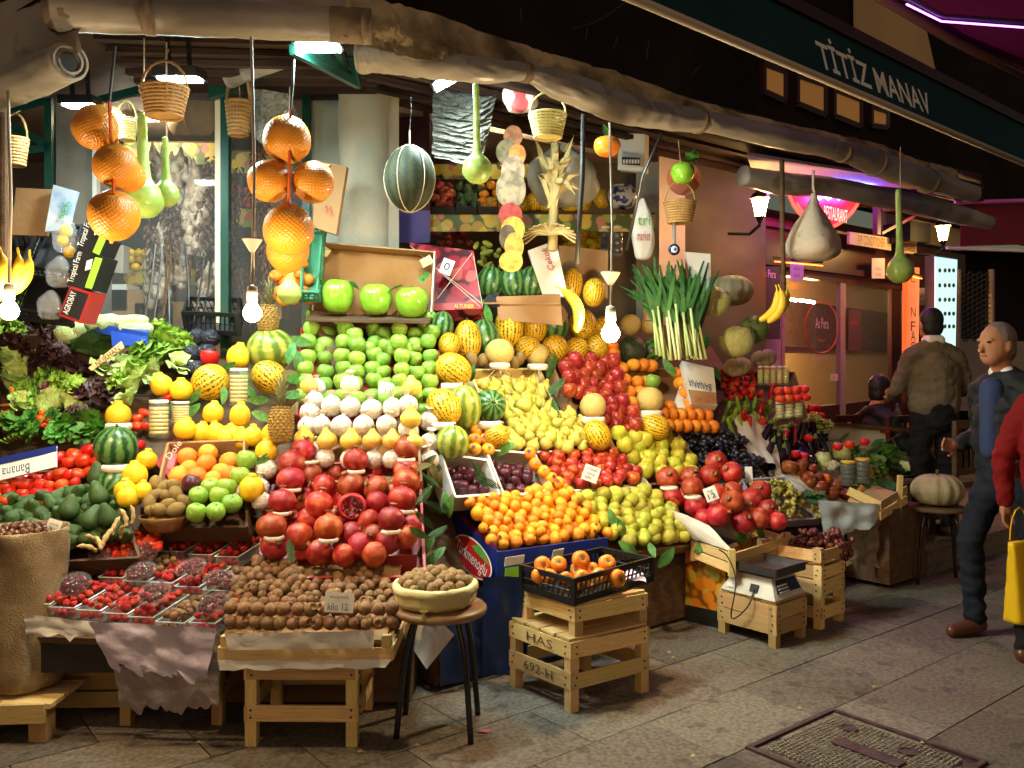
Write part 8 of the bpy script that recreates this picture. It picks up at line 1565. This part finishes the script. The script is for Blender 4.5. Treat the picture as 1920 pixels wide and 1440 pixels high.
def person(loc, yawd, label, cfg, sc=1.0):
    r = empty('person', loc, label, 'person', rot=(0, 0, math.radians(yawd))); r.scale = (sc,)*3; j = cfg
    hd = Vector(j['head']); nk = Vector(j['neck'])
    skin = [(hd, (.078, .098, .115)), (hd+Vector((0, -.03, -.06)), (.058, .062, .06)), (hd+Vector((0, -.10, -.01)), hd+Vector((0, -.112, -.035)), .010, .015), (nk-Z*.03, hd+Vector((0, .02, -.08)), .058, .052)]
    for s_ in (-1, 1): skin += [(hd+Vector((s_*.080, .01, -.01)), (.012, .022, .032)), (hd+Vector((s_*.032, -.082, .026)), (.024, .012, .008))]
    bpart('head', skin, M['skin'], r, vox=.008, smooth=2)
    for s_ in (-1, 1): new('eye', MB().ball(hd+Vector((s_*.032, -.090, .012)), (.012, .007, .007), 8, 6).mesh('eye', M['hair'], True), r)
    new('mouth', MB().ball(hd+Vector((0, -.092, -.062)), (.024, .006, .005), 8, 5).mesh('mouth', mat('lip', (.32, .10, .08), .5) if 'lip' not in MATS else MATS['lip'], True), r)
    bpart('hair', [(hd+Vector((0, .022, .030)), (.086, .094, .100)), (hd+Vector((0, .045, -.03)), (.078, .066, .08))] if j.get('full_hair', 1) else [(hd+Vector((0, .040, .03)), (.083, .085, .088)), (hd+Vector((0, .05, -.03)), (.078, .06, .06))], j['hair'], r, vox=.010, smooth=2)
    sh, hp_ = j['shoulder'], j['hip']; tor = [(Vector(hp_), Vector(j['chest']), j.get('wr', .145), .155)]
    for s_ in (-1, 1): tor += [(Vector(hp_)+XX*s_*.06, Vector(j['chest'])+XX*s_*.07, .13, .12), (nk-Z*.05, Vector(j['chest'])+Vector((s_*sh, 0, j.get('sz', .09))), .075, .075)]
    for s_, (el, wr) in zip((-1, 1), j['arms']):
        a = Vector(j['chest'])+Vector((s_*sh, 0, j.get('sz', .09))); tor += [(a, Vector(el), .072, .056), (Vector(el), Vector(wr), .055, .042)]
    bpart('top', tor, j['top'], r)
    leg = [(Vector(hp_)-Z*.02, Vector(hp_)-Z*.10, .15, .14)]
    for s_, (kn, an) in zip((-1, 1), j['legs']): leg += [(Vector(hp_)+Vector((s_*.09, 0, -.08)), Vector(kn), .095, .068), (Vector(kn), Vector(an), .068, .055)]
    bpart('trousers', leg, j['bottom'], r)
    for s_, (kn, an), fd in zip((-1, 1), j['legs'], j.get('feet', ((0, -1, 0), (0, -1, 0)))):
        an, fd = Vector(an), Vector(fd).normalized(); bpart('shoe', [(an+fd*-.03-Z*.045, an+fd*.08-Z*.055, .042, .042), (an+fd*.08-Z*.055, an+fd*.17-Z*.062, .042, .034)], M['shoe'], r, vox=.009, smooth=2)
    for (el, wr), hd_ in zip(j['arms'], j.get('hands', ())):
        if hd_: bpart('hand', hand_caps(wr, *hd_), M['skin'], r, vox=.005, smooth=1)
    for nm, caps, m in j.get('extra', ()): bpart(nm, caps, m, r, vox=.01, smooth=2)
    return r
# man seen from behind at the restaurant table (faces +Y after turning)
tp0 = O+U*3.7+N*-.3
struct(MB().slab(tp0+Z*.0, tp0+U*5, tp0+U*5+N*2, tp0+N*2, .18), 'terrace_step', M['slab_stone'])
loc = P(1750, 690, 6.7); loc.z = .18
person(loc, 180, 'man with black hair and grey brown sweater standing with his back turned', dict(head=(0, -.05, 1.62), neck=(0, 0, 1.50), chest=(0, 0, 1.27), hip=(0, .02, 1.0), shoulder=.17, hair=M['hair'], top=M['sweater'], bottom=M['trousers'],
    arms=(((-.27, -.03, 1.12), (-.20, -.25, 1.05)), ((.27, -.03, 1.12), (.20, -.25, 1.05))), hands=(((0, -1, 0), (0, 0, -1)), ((0, -1, 0), (0, 0, -1))), legs=(((-.10, -.02, .52), (-.11, .02, .10)), ((.10, -.02, .52), (.11, .02, .10))),
    extra=(('collar', [((-.035, .02, 1.49), (.035, .02, 1.49), .045, .045), ((-.035, -.02, 1.49), (.035, -.02, 1.49), .045, .045)], M['white_paint']),)), 1.03)
loc = P(1642, 690, 7.1); loc.z = .22
person(loc, 110, 'dark haired person in black sitting at the restaurant table', dict(head=(0, -.06, 1.10), neck=(0, 0, .98), chest=(0, 0, .74), hip=(0, .04, .50), shoulder=.17, hair=M['hair'], top=M['jacket'], bottom=M['trousers'],
    arms=(((-.25, -.1, .62), (-.12, -.32, .62)), ((.25, -.1, .62), (.12, -.32, .62))), hands=(((0, -1, 0), (0, 0, -1)), ((0, -1, 0), (0, 0, -1))), legs=(((-.12, -.42, .50), (-.12, -.44, .10)), ((.12, -.42, .50), (.12, -.44, .10)))))
# passer-by walking left
loc = P(1886, 690, 4.75); loc.z = 0
person(loc, -72, 'passer-by in dark jacket, blue shirt and jeans walking past the stall', dict(head=(0, -.07, 1.63), neck=(0, -.01, 1.50), chest=(0, 0, 1.27), hip=(0, .02, .98), shoulder=.17, hair=M['hair_grey'], top=M['jacket'], bottom=M['jeans'],
    arms=(((-.24, .08, 1.13), (-.21, -.12, 1.05)), ((.24, .10, 1.13), (.22, -.08, .98))), hands=(((0, -.8, .1), (1, 0, 0)), ((0, -.8, -.2), (-1, 0, 0))), legs=(((-.09, -.16, .54), (-.09, -.12, .10)), ((.10, .08, .54), (.10, .36, .18))), feet=((0, -1, 0), (0, -1, -.5)),
    extra=(('shirt', [((0, -.098, 1.05), (0, -.092, 1.38), .062, .070)], M['shirt_blue']), ('collar', [((-.035, -.03, 1.475), (.035, -.03, 1.475), .042, .042)], M['white_paint']))))
loc = P(1995, 690, 4.3); loc.z = 0
person(loc, 128, 'person in a red coat cut off by the right edge of the picture', dict(head=(0, -.05, 1.56), neck=(0, 0, 1.44), chest=(0, 0, 1.20), hip=(0, .02, .92), shoulder=.17, hair=M['hair'], top=M['red_cloth'], bottom=M['trousers'],
    arms=(((-.26, .02, 1.05), (-.24, -.08, .80)), ((.26, .06, 1.05), (.26, .04, .80))), hands=(((0, -.2, -1), (1, 0, 0)), ((0, -.1, -1), (-1, 0, 0))), legs=(((-.10, -.10, .50), (-.10, -.06, .10)), ((.10, .06, .50), (.10, .20, .12)))))
yb = empty('shopping_bag', P(1915, 1165, 4.3), 'yellow paper carrier bag held at the right edge', 'bag')
c = P(1925, 1088, 4.3); ax = (Vector((.9, .4, 0)).normalized(), Vector((-.4, .9, 0)).normalized(), Z)
bm_ = MB().tube([c-Z*.2+Z*.02*i for i in range(21)], [1]*21, 40, mod=lambda i, th: 1); bm_.v = []
for i in range(21):
    for k in range(40):
        t = 2*PI*k/40; q = (abs(math.cos(t))**6+abs(math.sin(t))**6)**(-1/6); wob = 1+.03*mnoise.noise((math.cos(t)*2, math.sin(t)*2, i*.35))+.02*mnoise.noise((math.cos(t)*6, math.sin(t)*6, i*.6)); bm_.v.append(c+Z*(-.2+.02*i)+ax[0]*(.12*q*math.cos(t)*wob)+ax[1]*(.05*q*math.sin(t)*wob*(1.1-.035*i)))
part(bm_, 'bag', M['yellow_bag'], yb, True)
for s_ in (-1, 1): part(MB().tube([c+ax[0]*(.07*math.cos(t))+ax[1]*s_*.04+Z*(.2+.16*math.sin(t)) for t in [k*PI/8 for k in range(9)]], .004, 5), 'handle', M['yellow_bag'], yb)
bpy.data.scenes.remove(TMP)
